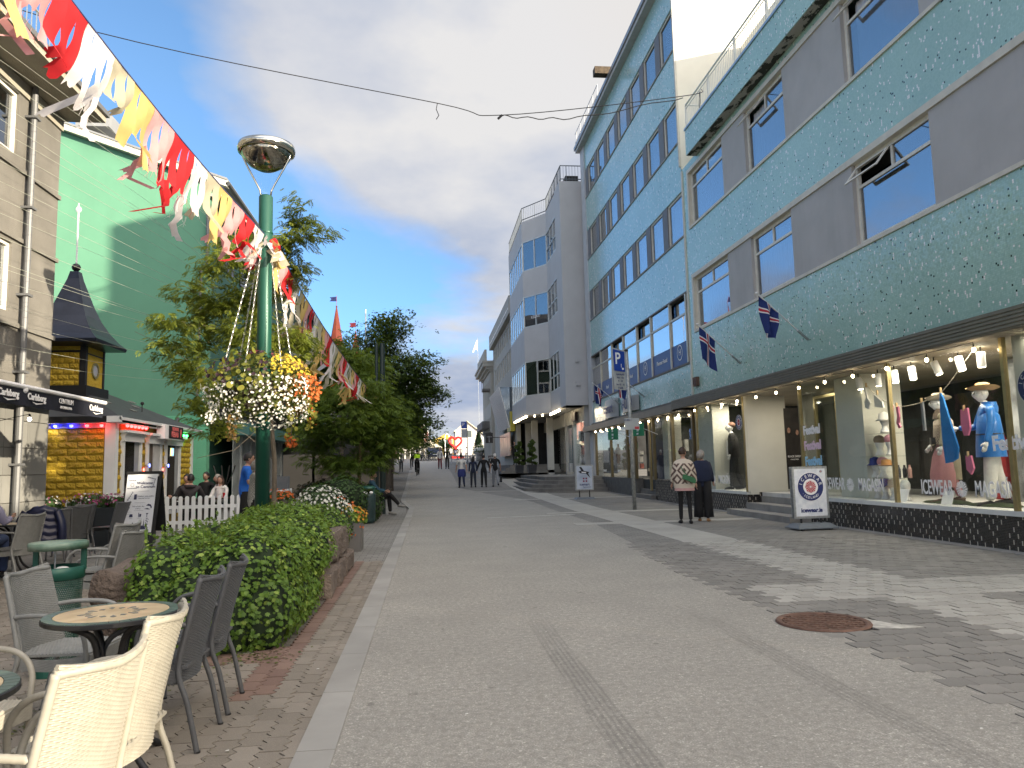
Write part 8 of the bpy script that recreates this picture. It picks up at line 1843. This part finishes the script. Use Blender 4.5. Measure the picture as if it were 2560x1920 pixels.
# ---- shop window: mannequins, hats, laundry line
FZ = .57
MN = 'dressed mannequins in the clothing shop windows'
HATM = M('tan_hat', (.42, .27, .12), .7, .1, 9, .2, 60); HATP = M('pale_hat', (.55, .46, .34), .75, .1, 9, .2, 60)
def brim(r_, k, c, m_, rb=.22):
    x, y, z = c; g = G(); n = 28; vs_ = []
    for i, (rr, dz) in enumerate(((.06, .115), (.092, .10), (.103, .0), (.14, -.012), (rb, .02))):
        for j in range(n): a = 2*math.pi*j/n; vs_.append((x+rr*.9*math.cos(a), y+rr*1.1*math.sin(a), z+dz+(.05*abs(math.cos(a)) if rr > .16 else 0)))
    g.add(vs_, [(i*n+j, i*n+(j+1) % n, (i+1)*n+(j+1) % n, (i+1)*n+j) for i in range(4) for j in range(n)]+[tuple(range(n))[::-1]]); P('brim_hat', g, m_, r_, local=True, smooth=True)
def ex_m1(r_, k, zp):
    brim(r_, k, (0, .045, 1.70*k), HATP, .19); shell(r_, 'sweater_body', [(1.50, .13, .10, 0), (1.42, .23, .15, 0), (1.2, .25, .17, 0), (1.02, .24, .17, 0)], nordic('yoke_knit', (.50, .42, .33), (.13, .075, .05), 14.))
    shell(r_, 'pink_skirt', [(1.02, .17, .13, .0), (.8, .24, .17, .04), (.5, .27, .2, .06), (.28, .25, .2, .06)], PINKC, wav=.12); shell(r_, 'waist_jacket', [(1.06, .21, .16, -.02), (.8, .22, .15, -.07), (.4, .16, .10, -.12)], BEIG, wav=.1)
    P('waist_bag', G().box(-.10, .15, 1.02, .12, .22, 1.14), BLACK, r_, local=True); shell(r_, 'scarf', [(1.64, .09, .09, .01), (1.56, .14, .12, .02), (1.46, .16, .13, .03)], M('taupe_knit', (.17, .13, .10), .95, .2, 40, .6, 60))
def ex_m2(r_, k, zp):
    brim(r_, k, (0, .045, 1.70*k), HATM, .22); shell(r_, 'raincoat', [(1.52, .12, .10, 0), (1.44, .24, .15, 0), (1.2, .26, .18, 0), (.95, .29, .2, 0), (.78, .30, .21, 0)], RAIN, wav=.06); P('belt', G().tube([(.26*math.cos(2*math.pi*i/16), .18*math.sin(2*math.pi*i/16), 1.14) for i in range(17)], .014, 5), BLACK, r_, local=True)
    shell(r_, 'coat_hood', [(1.66, .10, .11, -.02), (1.56, .13, .12, -.03), (1.48, .15, .12, -.02)], RAIN)
person('mannequin', 'mannequin in patterned knit, pale hat and pink skirt in the shop window', (9.0, 12.2, FZ), R(62), 1.86, top=BEIG, bot=PINKC, skin=SKINW, hs=None, extra=ex_m1, group=MN, cat='mannequin', glasses=True, shoe=M('brown_boot', (.07, .04, .02), .6), arms=((4, 12, 14), (4, 30, 14)))
person('mannequin', 'mannequin in blue raincoat and tan brimmed hat in the shop window', (8.98, 11.1, FZ), R(66), 1.92, top=RAIN, bot=WHT, skin=SKINW, hs=None, extra=ex_m2, group=MN, cat='mannequin', glasses=True, legw=1.35, arms=((6, 14, 12), (20, 70, 10)))
def ex_m3(r_, k, zp): g = G(); g.ball((0, .02, 1.70*k), (.098, .118, .085), 14, 8); P('beanie', g, M('taupe_beanie', (.20, .11, .08), .95, .1, 30, .5, 60), r_, local=True, smooth=True); shell(r_, 'puffer_coat', [(1.56, .11, .10, 0), (1.44, .22, .15, 0), (1.2, .24, .17, 0), (.92, .235, .17, 0)], BLK, wav=.08); shell(r_, 'white_shirt', [(1.42, .06, .08, .1), (1.2, .08, .09, .11), (.98, .09, .09, .11)], WHT)
person('mannequin', 'mannequin in black coat and brown beanie left of the shop entrance', (8.85, 21.0, FZ), R(70), 1.92, top=BLK, bot=cloth('charcoal', (.02, .022, .025)), skin=SKINW, hs=None, extra=ex_m3, group=MN, cat='mannequin', arms=((5, 12, 12), (5, 14, 12)), legw=1.15)
g = G(); ln = [(8.6, 13.95, 3.02), (8.6, 13.69, 2.76), (8.6, 13.49, 2.6), (8.6, 13.25, 2.46), (8.6, 12.85, 2.32), (8.6, 12.5, 2.30), (8.6, 12.08, 2.34), (8.6, 11.6, 2.47), (8.6, 11.04, 2.87), (8.6, 10.8, 3.05)]
T('washing_line', g.tube(sm(ln, 4), .007, 5), M('cotton_rope', (.55, .5, .4), .9), 'cotton washing line sagging across the big shop window', 'rope')
def hung(name, lab, poly, y, z, m_, cat): 
    o = T(name, G().slab([(8.58, y-a, z+b) for a, b in poly], (.03, 0, 0)), m_, lab, cat); P('peg', G().box(8.565, y-.01, z-.02, 8.60, y+.01, z+.07), M('wood_peg', (.45, .32, .16), .7), o)
hung('hung_sock', 'pink sock pegged on the washing line', [(-.03, 0), (.04, 0), (.05, -.2), (.02, -.3), (.06, -.38), (.0, -.40), (-.05, -.30), (-.01, -.2)], 12.84, 2.31, M('pink_sock', (.62, .20, .30), .9), 'sock')
hung('hung_sock', 'short pink sock by the brass mullion', [(-.04, 0), (.03, 0), (.03, -.12), (-.05, -.1)], 13.0, 2.36, M('pink_sock', (.62, .2, .3)), 'sock')
hung('hung_towel', 'bright blue towel pegged in front of the patterned mannequin', [(-.03, 0), (.04, -.1), (.16, -.5), (.30, -.95), (.26, -1.12), (.12, -1.18), (-.03, -1.2), (-.06, -.8), (-.05, -.3)], 11.63, 2.46, M('blue_towel', (.02, .18, .50), .85, .1, 9), 'towel')
hung('hung_bra', 'white knitted garment pegged at the left end of the line', [(-.05, 0), (.02, -.25), (.10, -.33), (.03, -.45), (-.08, -.42), (-.1, -.30), (-.03, -.2), (-.09, 0)], 13.75, 2.78, WHT, 'garment'); hung('hung_beanie', 'white wool cap pegged left of the mullion', [(-.12, 0), (.12, -.16), (.16, -.28), (-.12, -.24)], 13.4, 2.6, WHT, 'hat'); hung('hung_glove', 'grey mitten on the washing line', [(-.03, 0), (.03, 0), (.04, -.5), (-.02, -.5)], 12.14, 2.33, GRY, 'mitten')
hung('hung_sandal', 'pink sandal hanging in front of the raincoat mannequin', [(-.08, 0), (.08, .02), (.10, -.3), (.04, -.42), (-.05, -.42), (-.10, -.25)], 11.12, 2.12, M('pink_rubber', (.65, .17, .30), .5), 'sandal'); hung('hung_sandal', 'lower pink sandal by the white trousers', [(-.06, 0), (.06, 0), (.10, -.2), (.03, -.3), (-.06, -.22)], 11.12, 1.38, M('pink_rubber', (.65, .17, .30)), 'sandal')
HM = [M('hat_white', (.6, .6, .58), .8), M('hat_pink', (.55, .25, .30), .85), M('hat_taupe', (.25, .19, .14), .9), M('hat_blue', (.015, .035, .25), .7), M('hat_tan', (.45, .24, .08), .7), M('hat_stripe', (.5, .42, .3), .8)]
for i, (y, z, h, lab) in enumerate(((13.74, 1.86, 0, 'white bucket hat on a display head, top of the stand'), (13.96, 1.42, 2, 'taupe beanie on a display head, left of the middle shelf'), (13.61, 1.42, 1, 'pink beanie on a display head, right of the middle shelf'), (14.14, .99, 3, 'blue cap on a display head on the lower shelf'), (13.9, .99, 1, 'pink cap on a display head beside the blue one'), (14.41, .57, 0, 'white low display head at the far left of the window floor'), (14.12, .57, 0, 'white low display head, second on the window floor'), (13.87, .57, 3, 'display head with a blue cap on the window floor'), (13.6, .57, 5, 'display head with a cream visor on the window floor'), (13.25, .57, 0, 'bare white display head right of the brass mullion'))):
    o = T('display_head', G().lathe([(.09, 0), (.085, .03), (.05, .10), (.055, .15), (.085, .22), (.09, .30), (.06, .37), (.0, .39)], (8.9, y, z), 16), SKINW, lab, 'display head', 'display heads with hats in the shop window', smooth=True)
    if not (h == 0 and z < .6): P('hat', G().ball((8.9, y, z+.31), (.105, .11, .10), 12, 8) if h in (1, 2) else G().lathe([(.17, .24), (.11, .28), (.10, .38), (.0, .42)], (8.9, y, z), 18), HM[h], o, smooth=True)
T('tan_cowboy_hat', G().lathe([(.2, .02), (.10, .0), (.09, .12), (.0, .13)], (8.75, 13.55, 1.22), 20), HM[4], 'tan felt hat leaning on the lower glass shelf', 'hat')
sf = T('glass_shelves', G().box(8.7, 13.45, 1.40, 9.15, 14.3, 1.41).box(8.7, 13.05, .98, 9.15, 14.4, .99).box(8.7, 13.45, 1.84, 9.15, 14.0, 1.85), glass_mat('shelf_glass', .12, (.85, .9, .9)), 'stepped clear shelves carrying display heads', 'shelf')
for i, (y, c_) in enumerate(((13.41, BLACK), (13.23, BLACK), (13.08, M('pink_bottle', (.55, .33, .28), .4)))): T('water_bottle', G().lathe([(.035, 0), (.037, .16), (.02, .2), (.018, .24)], (8.9, y, .995), 14), c_, ('black flask beside the mullion', 'black flask right of another', 'pale pink flask at the shelf end')[i], 'bottle', 'flasks on the lower shelf')
for i, y in enumerate((12.86, 11.69)): T('price_card', G().slab([(8.55, y-.13, .58), (8.55, y+.13, .58), (8.62, y+.13, .80), (8.62, y-.13, .80)], (.01, 0, 0)), WHITE, ('white card standing right of the display heads', 'white card between the two mannequins')[i], 'card')
for i, y in enumerate((12.2, 11.1)): T('moss_mat', G().ball((8.95, y, .58), (.3, .5, .05), 14, 6), M('fake_grass', (.02, .035, .008), .95, .4, 20, 1., 60), ('dark moss mat under the patterned mannequin', 'dark moss mat under the raincoat mannequin')[i], 'mat')
for i, (y, z, c_, h) in enumerate(((12.9, .57, (.25, .012, .015), 1.3), (14.9, .57, (.02, .02, .02), 1.6), (20.2, .57, (.04, .04, .045), 1.2), (12.35, .6, (.03, .035, .04), 1.7))): T('garment_rack', G().lathe([(.12, 0), (.2, h*.3), (.17, h*.8), (.05, h)], (10.6, y, z), 14), cloth('rack%d' % i, c_), ('red coat on a stand deep in the shop', 'black coats deep in the shop left', 'dark coat inside the left shop bay', 'grey coats deep in the shop right')[i], 'garments')
# ================================================================ end of the street
HR = T('heart_frame', (lambda g: (g.tube([(3.52+.85*(16*math.sin(t)**3)/17, 95, gz(95)+2.02+.85*(13*math.cos(t)-5*math.cos(2*t)-2*math.cos(3*t)-math.cos(4*t))/17) for t in [2*math.pi*i/48 for i in range(49)]], .15, 8), g)[1])(G()), M('heart_red', (.55, .02, .015), .45), 'big red heart-shaped photo frame standing across the far street', 'sculpture', smooth=True)
P('bench', G().box(2.9, 94.8, gz(95)-.3, 4.6, 95.4, gz(95)+.35), M('heart_red', (.55, .02, .015)), HR)
for i, (x, y) in enumerate(((2.9, 75), (3.9, 74.2), (3.4, 72))):
    z = gz(y); g = G(); g.box(x-.9, y-.35, z+.72, x+.9, y+.35, z+.78)
    tb = T('picnic_table', g, M('weathered_white', (.42, .43, .45), .7, .1, 4), ('left pale picnic table in the middle of the street', 'right pale picnic table in the middle of the street', 'nearest low picnic table in the middle of the street')[i], 'table', 'picnic tables in the street')
    for yy in (-.75, .75): P('bench_plank', G().box(x-.9, y+yy-.13, z+.42, x+.9, y+yy+.13, z+.47), MATS['weathered_white'], tb)
    for xx in (-.6, .6): P('leg', G().slab([(x+xx, y-.7, z), (x+xx, y-.6, z), (x+xx, y+.3, z+.72), (x+xx, y+.2, z+.72)], (.06, 0, 0)).slab([(x+xx+.06, y+.7, z), (x+xx+.06, y+.6, z), (x+xx+.06, y-.3, z+.72), (x+xx+.06, y-.2, z+.72)], (.06, 0, 0)), MATS['weathered_white'], tb)
YW = M('yellow_cladding', (.48, .33, .06), .8, .08, 2); RFG = M('blue_grey_roof', (.20, .24, .30), .6, .1, 2); WW = M('white_boards', (.62, .62, .58), .7, .05, 3); PK_ = M('pink_boards', (.62, .30, .24), .7, .06, 3)
g = G(); y = 125; yh = E_('yellow_house', 'yellow gabled house with wide glazed front at the end of the street', 'house', (3, y, gz(y)))
P('wall', G().slab([(1.2, y, 3), (9, y, 3), (9, y, 6.2), (4.8, y, 6.3), (3.1, y, 7.1), (1.3, y, 6.2)], (0, 8, 0)), YW, yh); P('window', G().box(2.1, y-.1, 4.9, 4.0, y-.02, 6.1), M('far_glass', (.09, .11, .11), .2), yh)
for x in (2.0, 2.75, 3.4, 4.05): P('window_bar', G().box(x, y-.2, 3.5, x+.09, y-.1, 6.2), WW, yh)
P('eave', G().slab([(1.1, y-.15, 6.15), (3.1, y-.15, 7.1), (4.9, y-.15, 6.25), (4.9, y-.15, 6.4), (3.1, y-.15, 7.3), (1.1, y-.15, 6.3)], (0, .4, 0)), RFG, yh)
for i in range(3): P('window', G().box(5.3+.9*i, y-.05, 4.4, 5.7+.9*i, y-.01, 6.0), WW, yh)
gr = E_('grey_roofed_hall', 'low hall with a broad blue-grey roof and two skylights', 'building', (2.5, 138, gz(138))); y = 134
P('roof', G().slab([(-3, y, 6.6), (6.3, y, 6.7), (4.4, y+7, 8.8), (-2.4, y+7, 8.6)], (0, .2, .25)), RFG, gr); P('wall', G().box(-3, y+.5, 3, 6.2, y+8, 6.8), YW, gr); P('ridge_wall', G().box(-2.4, y+7, 6, 4.5, y+7.3, 8.9), WW, gr)
for x in (.6, 3.2): P('skylight', G().slab([(x, y+2.6, 7.55), (x+.7, y+2.6, 7.55), (x+.75, y+4.2, 8.05), (x+.1, y+4.2, 8.05)], (0, -.1, .12)), M('far_glass', (.09, .11, .11)), gr)
wg = E_('white_gable_house', 'white house with a steep pale roof behind the conifer', 'house', (6.2, 110, gz(110))); y = 112
P('wall', G().slab([(4.2, y, 2.5), (8.6, y, 2.5), (8.6, y, 5.9), (6.0, y, 8.1), (4.2, y, 6.9)], (0, 6, 0)), WW, wg); P('roof', G().slab([(5.9, y-.3, 8.25), (9.2, y-.3, 5.6), (9.2, y+7, 5.6), (5.9, y+7, 8.25)], (0, 0, .15)), M('cream_roof', (.62, .58, .42), .6), wg); P('roof', G().slab([(5.95, y-.3, 8.2), (4.0, y-.3, 6.7), (4.0, y+7, 6.7), (5.95, y+7, 8.2)], (0, 0, .15)), M('cream_roof', (.62, .58, .42)), wg)
P('window', G().box(6.0, y-.05, 5.9, 6.6, y-.01, 6.9), M('far_glass', (.09, .11, .11)), wg); P('wing', G().box(8.6, y, 2.5, 16, y+7, 6.2), WW, wg)
ph_ = E_('pink_house', 'pink boarded house with white trim at the far left end', 'house', (-2, 100, gz(100))); y = 101
P('wall', G().slab([(-6, y, 2), (.15, y, 2), (.15, y, 6.2), (-.5, y, 7.2), (-6, y, 7.2)], (0, 8, 0)), PK_, ph_)
for xa, za, xb, zb in ((-.55, 7.5, .3, 6.1), (-.05, 6.1, .1, 4.9)): P('trim', G().slab([(xa, y-.1, za-.2), (xb, y-.1, zb-.2), (xb+.05, y-.1, zb), (xa, y-.1, za)], (0, .1, 0)), WW, ph_)
for x in (-.75, -1.9, -3): P('window', G().box(x, y-.06, 5.3, x+.45, y-.02, 6.5), WW, ph_)
ar = E_('white_arcade', 'low white building with arches in front of the pink house', 'building', (0, 99, gz(99))); y = 98.5; z = gz(y)
g = G(); g.box(-4, y+1, z-.5, 1.7, y+1.4, 3.9); P('wall', g, M('arcade_wall', (.45, .43, .35), .8), ar)
for i in range(8):
    x = -3.6+.66*i; pts = [(x, z-.3), (x+.12, z-.3), (x+.12, z+.9)]+[(x+.39+.27*math.cos(a), z+.9+.27*math.sin(a)) for a in [math.pi-math.pi*j/8 for j in range(9)]]+[(x+.66, z+.9), (x+.66, 4.0), (x, 4.0)]
    P('arch', G().slab([(a, y, b) for a, b in pts], (0, .3, 0)), WW, ar)
P('roof', G().slab([(-4.2, y-.2, 4.0), (1.9, y-.2, 4.0), (.4, y+3, 5.0), (-4.2, y+3, 5.0)], (0, 0, .15)), M('cream_roof', (.62, .58, .42)), ar)
CR = M('car_paint', (.02, .03, .055), .25, .1, 4, metal=.3); x, y = .88, 92; z = gz(92)
ca = E_('parked_car', 'dark blue car parked in front of the arcade', 'car', (x, y, z)); v_ = []
prof = [(-2.1, .3), (-2.1, .75), (-1.9, .9), (-1.2, 1.0), (-.7, 1.45), (1.3, 1.48), (1.95, 1.0), (2.1, .9), (2.1, .3)]
P('body', G().slab([(x-.82, y+a, z+b) for a, b in prof], (1.64, 0, 0)), CR, ca); P('rear_window', G().slab([(x-.68, y-1.12, z+1.02), (x+.68, y-1.12, z+1.02), (x+.6, y-.74, z+1.42), (x-.6, y-.74, z+1.42)], (0, -.02, .01)), EYE, ca); P('number_plate', G().box(x-.25, y-2.13, z+.5, x+.25, y-2.11, z+.62), WHITE, ca)
for sx_ in (-1, 1):
    P('headlight', G().box(x+sx_*.62-.12, y-2.12, z+.68, x+sx_*.62+.12, y-2.1, z+.8), WHITE, ca)
    for yy in (-1.35, 1.35): P('wheel', G().tube([(x+sx_*.84, y+yy, z+.32), (x+sx_*.66, y+yy, z+.32)], .32, 14), M('tyre', (.015, .015, .015)), ca)
ps = E_('parking_sign', 'distant blue P parking sign on a grey pole near the heart', 'sign', (3.97, 75, gz(75))); P('pole', G().tube([(3.97, 75, gz(75)-.1), (3.97, 75, 6.0)], .05, 8), GALV, ps); P('blue_plate', G().box(3.38, 74.93, 5.28, 3.92, 74.96, 5.98), MATS['sign_blue'], ps); P('text_plate', G().box(3.38, 74.93, 4.35, 3.92, 74.96, 5.24), MATS['sign_back'], ps); text('P', .5, WHITE, ps, (3.6, 74.92, 5.68), '-y')
bs = E_('black_sign', 'black sign with a cross-shaped emblem beside the corniced building', 'sign', (4.7, 57, gz(57)+.5)); P('board', G().box(4.4, 57, 3.2, 4.98, 57.06, 3.98), BLACK, bs); P('emblem', G().box(4.66, 56.97, 3.25, 4.71, 56.99, 3.75).box(4.5, 56.97, 3.66, 4.9, 56.99, 3.69), LGREY, bs); P('bracket', G().box(4.98, 57.02, 3.6, 6.3, 57.05, 3.65), BLACK, bs)
cb2 = E_('chalk_sign', 'chalk board reading lunch bar open by the far steps', 'sign board', (4.55, 52.8, gz(52.8)+.3)); P('board', G().box(4.25, 52.8, gz(52)+.5, 4.85, 52.86, gz(52)+1.25), BLACK, cb2)
for s_, dz in (('LUNCH', 1.12), ('BAR', .9), ('OPEN', .67)): text(s_, .2, WHITE, cb2, (4.55, 52.79, gz(52)+dz), '-y')
P('leg', G().box(4.28, 52.82, gz(52), 4.32, 52.86, gz(52)+.5).box(4.78, 52.82, gz(52), 4.82, 52.86, gz(52)+.5), BLACK, cb2)
fp = E_('stone_planter_urn', 'large round stone planter with pale flowers before the conifer', 'planter', (5.5, 80, gz(80))); z = gz(80); P('bowl', G().lathe([(.35, 0), (.38, .5), (.3, .55), (.5, .8), (.55, 1.0), (.4, 1.0)], (5.5, 80, z), 20), CONC, fp, smooth=True)
scatter('flowers', FL5[0], FL5[1], on_ell((5.5, 80, z+1.1), (.55, .5, .3), 220, lambda u: u.z > 0, 31, 3, 5, .4), PW, fp, off=OFF[fp.name]); scatter('leaves', LOB[0], LOB[1], on_ell((5.5, 80, z+1.0), (.5, .5, .3), 220, lambda u: u.z > 0, 32, 1.5, 2.5, .4), LF_BUSH, fp, off=OFF[fp.name])
CON = leaf_mat('conifer_leaf', (.015, .04, .02), (.03, .065, .028), .1); y = 90; z = gz(y); m4 = []; q = random.Random(6)
cn_ = E_('conifer_tree', 'small dark conifer in front of the white gable house', 'tree', (6.1, y, z)); P('trunk', G().tube([(6.1, y, z), (6.1, y, z+3)], [.09, .02], 6), BARKD, cn_)
for k in range(1500): t = q.random()**.7; a = q.uniform(0, 6.28); rr = (1-t)*1.05*q.uniform(.5, 1); m4.append(xf((6.1+rr*math.cos(a), y+rr*math.sin(a), z+.35+2.9*t-.15*rr), (q.gauss(0, .3), .4, a), q.uniform(.9, 1.6)))
scatter('needles', SPR[0], SPR[1], m4, CON, cn_, off=OFF[cn_.name])
for i, (x, y, zt_, lab) in enumerate(((2.35, 100, 5.9, 'white curved street lamp in front of the yellow house'), (.12, 100, 5.1, 'thin black street lamp before the arcade'))):
    z = gz(y); P_ = T('street_lamp', G().tube([(x, y, z), (x, y, zt_-.35)]+([(x+.05, y, zt_-.1), (x+.25, y, zt_), (x+.45, y, zt_-.1), (x+.5, y, zt_-.3)] if i == 0 else [(x, y, zt_)]), .05, 6), WHITE if i == 0 else BLACK, lab, 'street lamp')
    P('lantern', G().ball((x+(.5 if i == 0 else 0), y, zt_-.3), .12, 8, 6), WHITE if i == 0 else BLACK, P_)
fl_ = E_('flagpole', 'tall white flagpole with a pale pennant rising over the far roofs', 'flagpole', (9.0, 130, 5)); P('pole', G().tube([(9.0, 130, 5), (9.0, 130, 24.2)], .035, 6), STEEL, fl_); P('pennant', G().slab([(9.0, 130, 23.9), (9.0, 130, 21.6), (8.7, 130, 22.3), (8.2, 130, 21.4), (8.1, 130, 21.6), (8.6, 130, 23)], (0, .04, 0)), WHITE, fl_)
for i, (x, y, s_, lab) in enumerate(((.9, 118, 1.6, 'leafy tree before the yellow house, left'), (2.6, 118, 1.2, 'leafy bush tree before the yellow house, right'))):
    z = gz(y); rough_tree('far_tree', lab, [(x, y, z), (x, y, z+.8), (x, y, z+1.4)], [.1, .08, .05], [(x, y, z+1.6, 1.0*s_*.6, 1, .8*s_*.6), (x+.5, y, z+1.2, .7, .7, .5)], 500, SPR, LF_BUSH, BARKD, clump=.3, sc_=2.)
# unseen blocks added behind the camera, heights and gaps shaped to shade the street
dx, dy = 1., -.8
def shade_row(name, lab, ya, yb, h):
    k = 9.; o = E_(name, lab, 'building', (30, (ya+yb)/2, 0)); P('wall', G().prism([(30, ya), (30+k, ya+k*dy), (30+k, yb+k*dy), (30, yb)], 0, h), PALE, o)
    y = ya+.8
    while y < yb-1.4:
        z = 1.2
        while z < h-1.6: P('window', G().box(29.95, y, z, 30.02, y+1.1, z+1.5), M('far_glass', (.09, .11, .11)), o); z += 3.1
        y += 2.6
shade_row('shade_block', 'unseen added block shading the street, lower one', -16.35, 14, 9.9); shade_row('shade_block', 'unseen added block shading the street, middle one', -21.6, -16.4, 12.6); shade_row('shade_block', 'unseen added block shading the street, tall one', -70, -23.0, 16.2)
# opposite frontage behind the camera on the left, so windows have something to mirror
lo_ = E_('square_corner_block', 'pale corner block behind the viewpoint on the left', 'building', (-14, -20, 0)); P('wall', G().box(-30, -40, 0, -12, -10, 10), PALE, lo_)
for i in range(9):
    for z in (1.2, 4.4, 7.4): P('window', G().box(-12.02, -38.5+3.1*i, z, -11.95, -37.2+3.1*i, z+1.6), M('far_glass', (.09, .11, .11)), lo_)
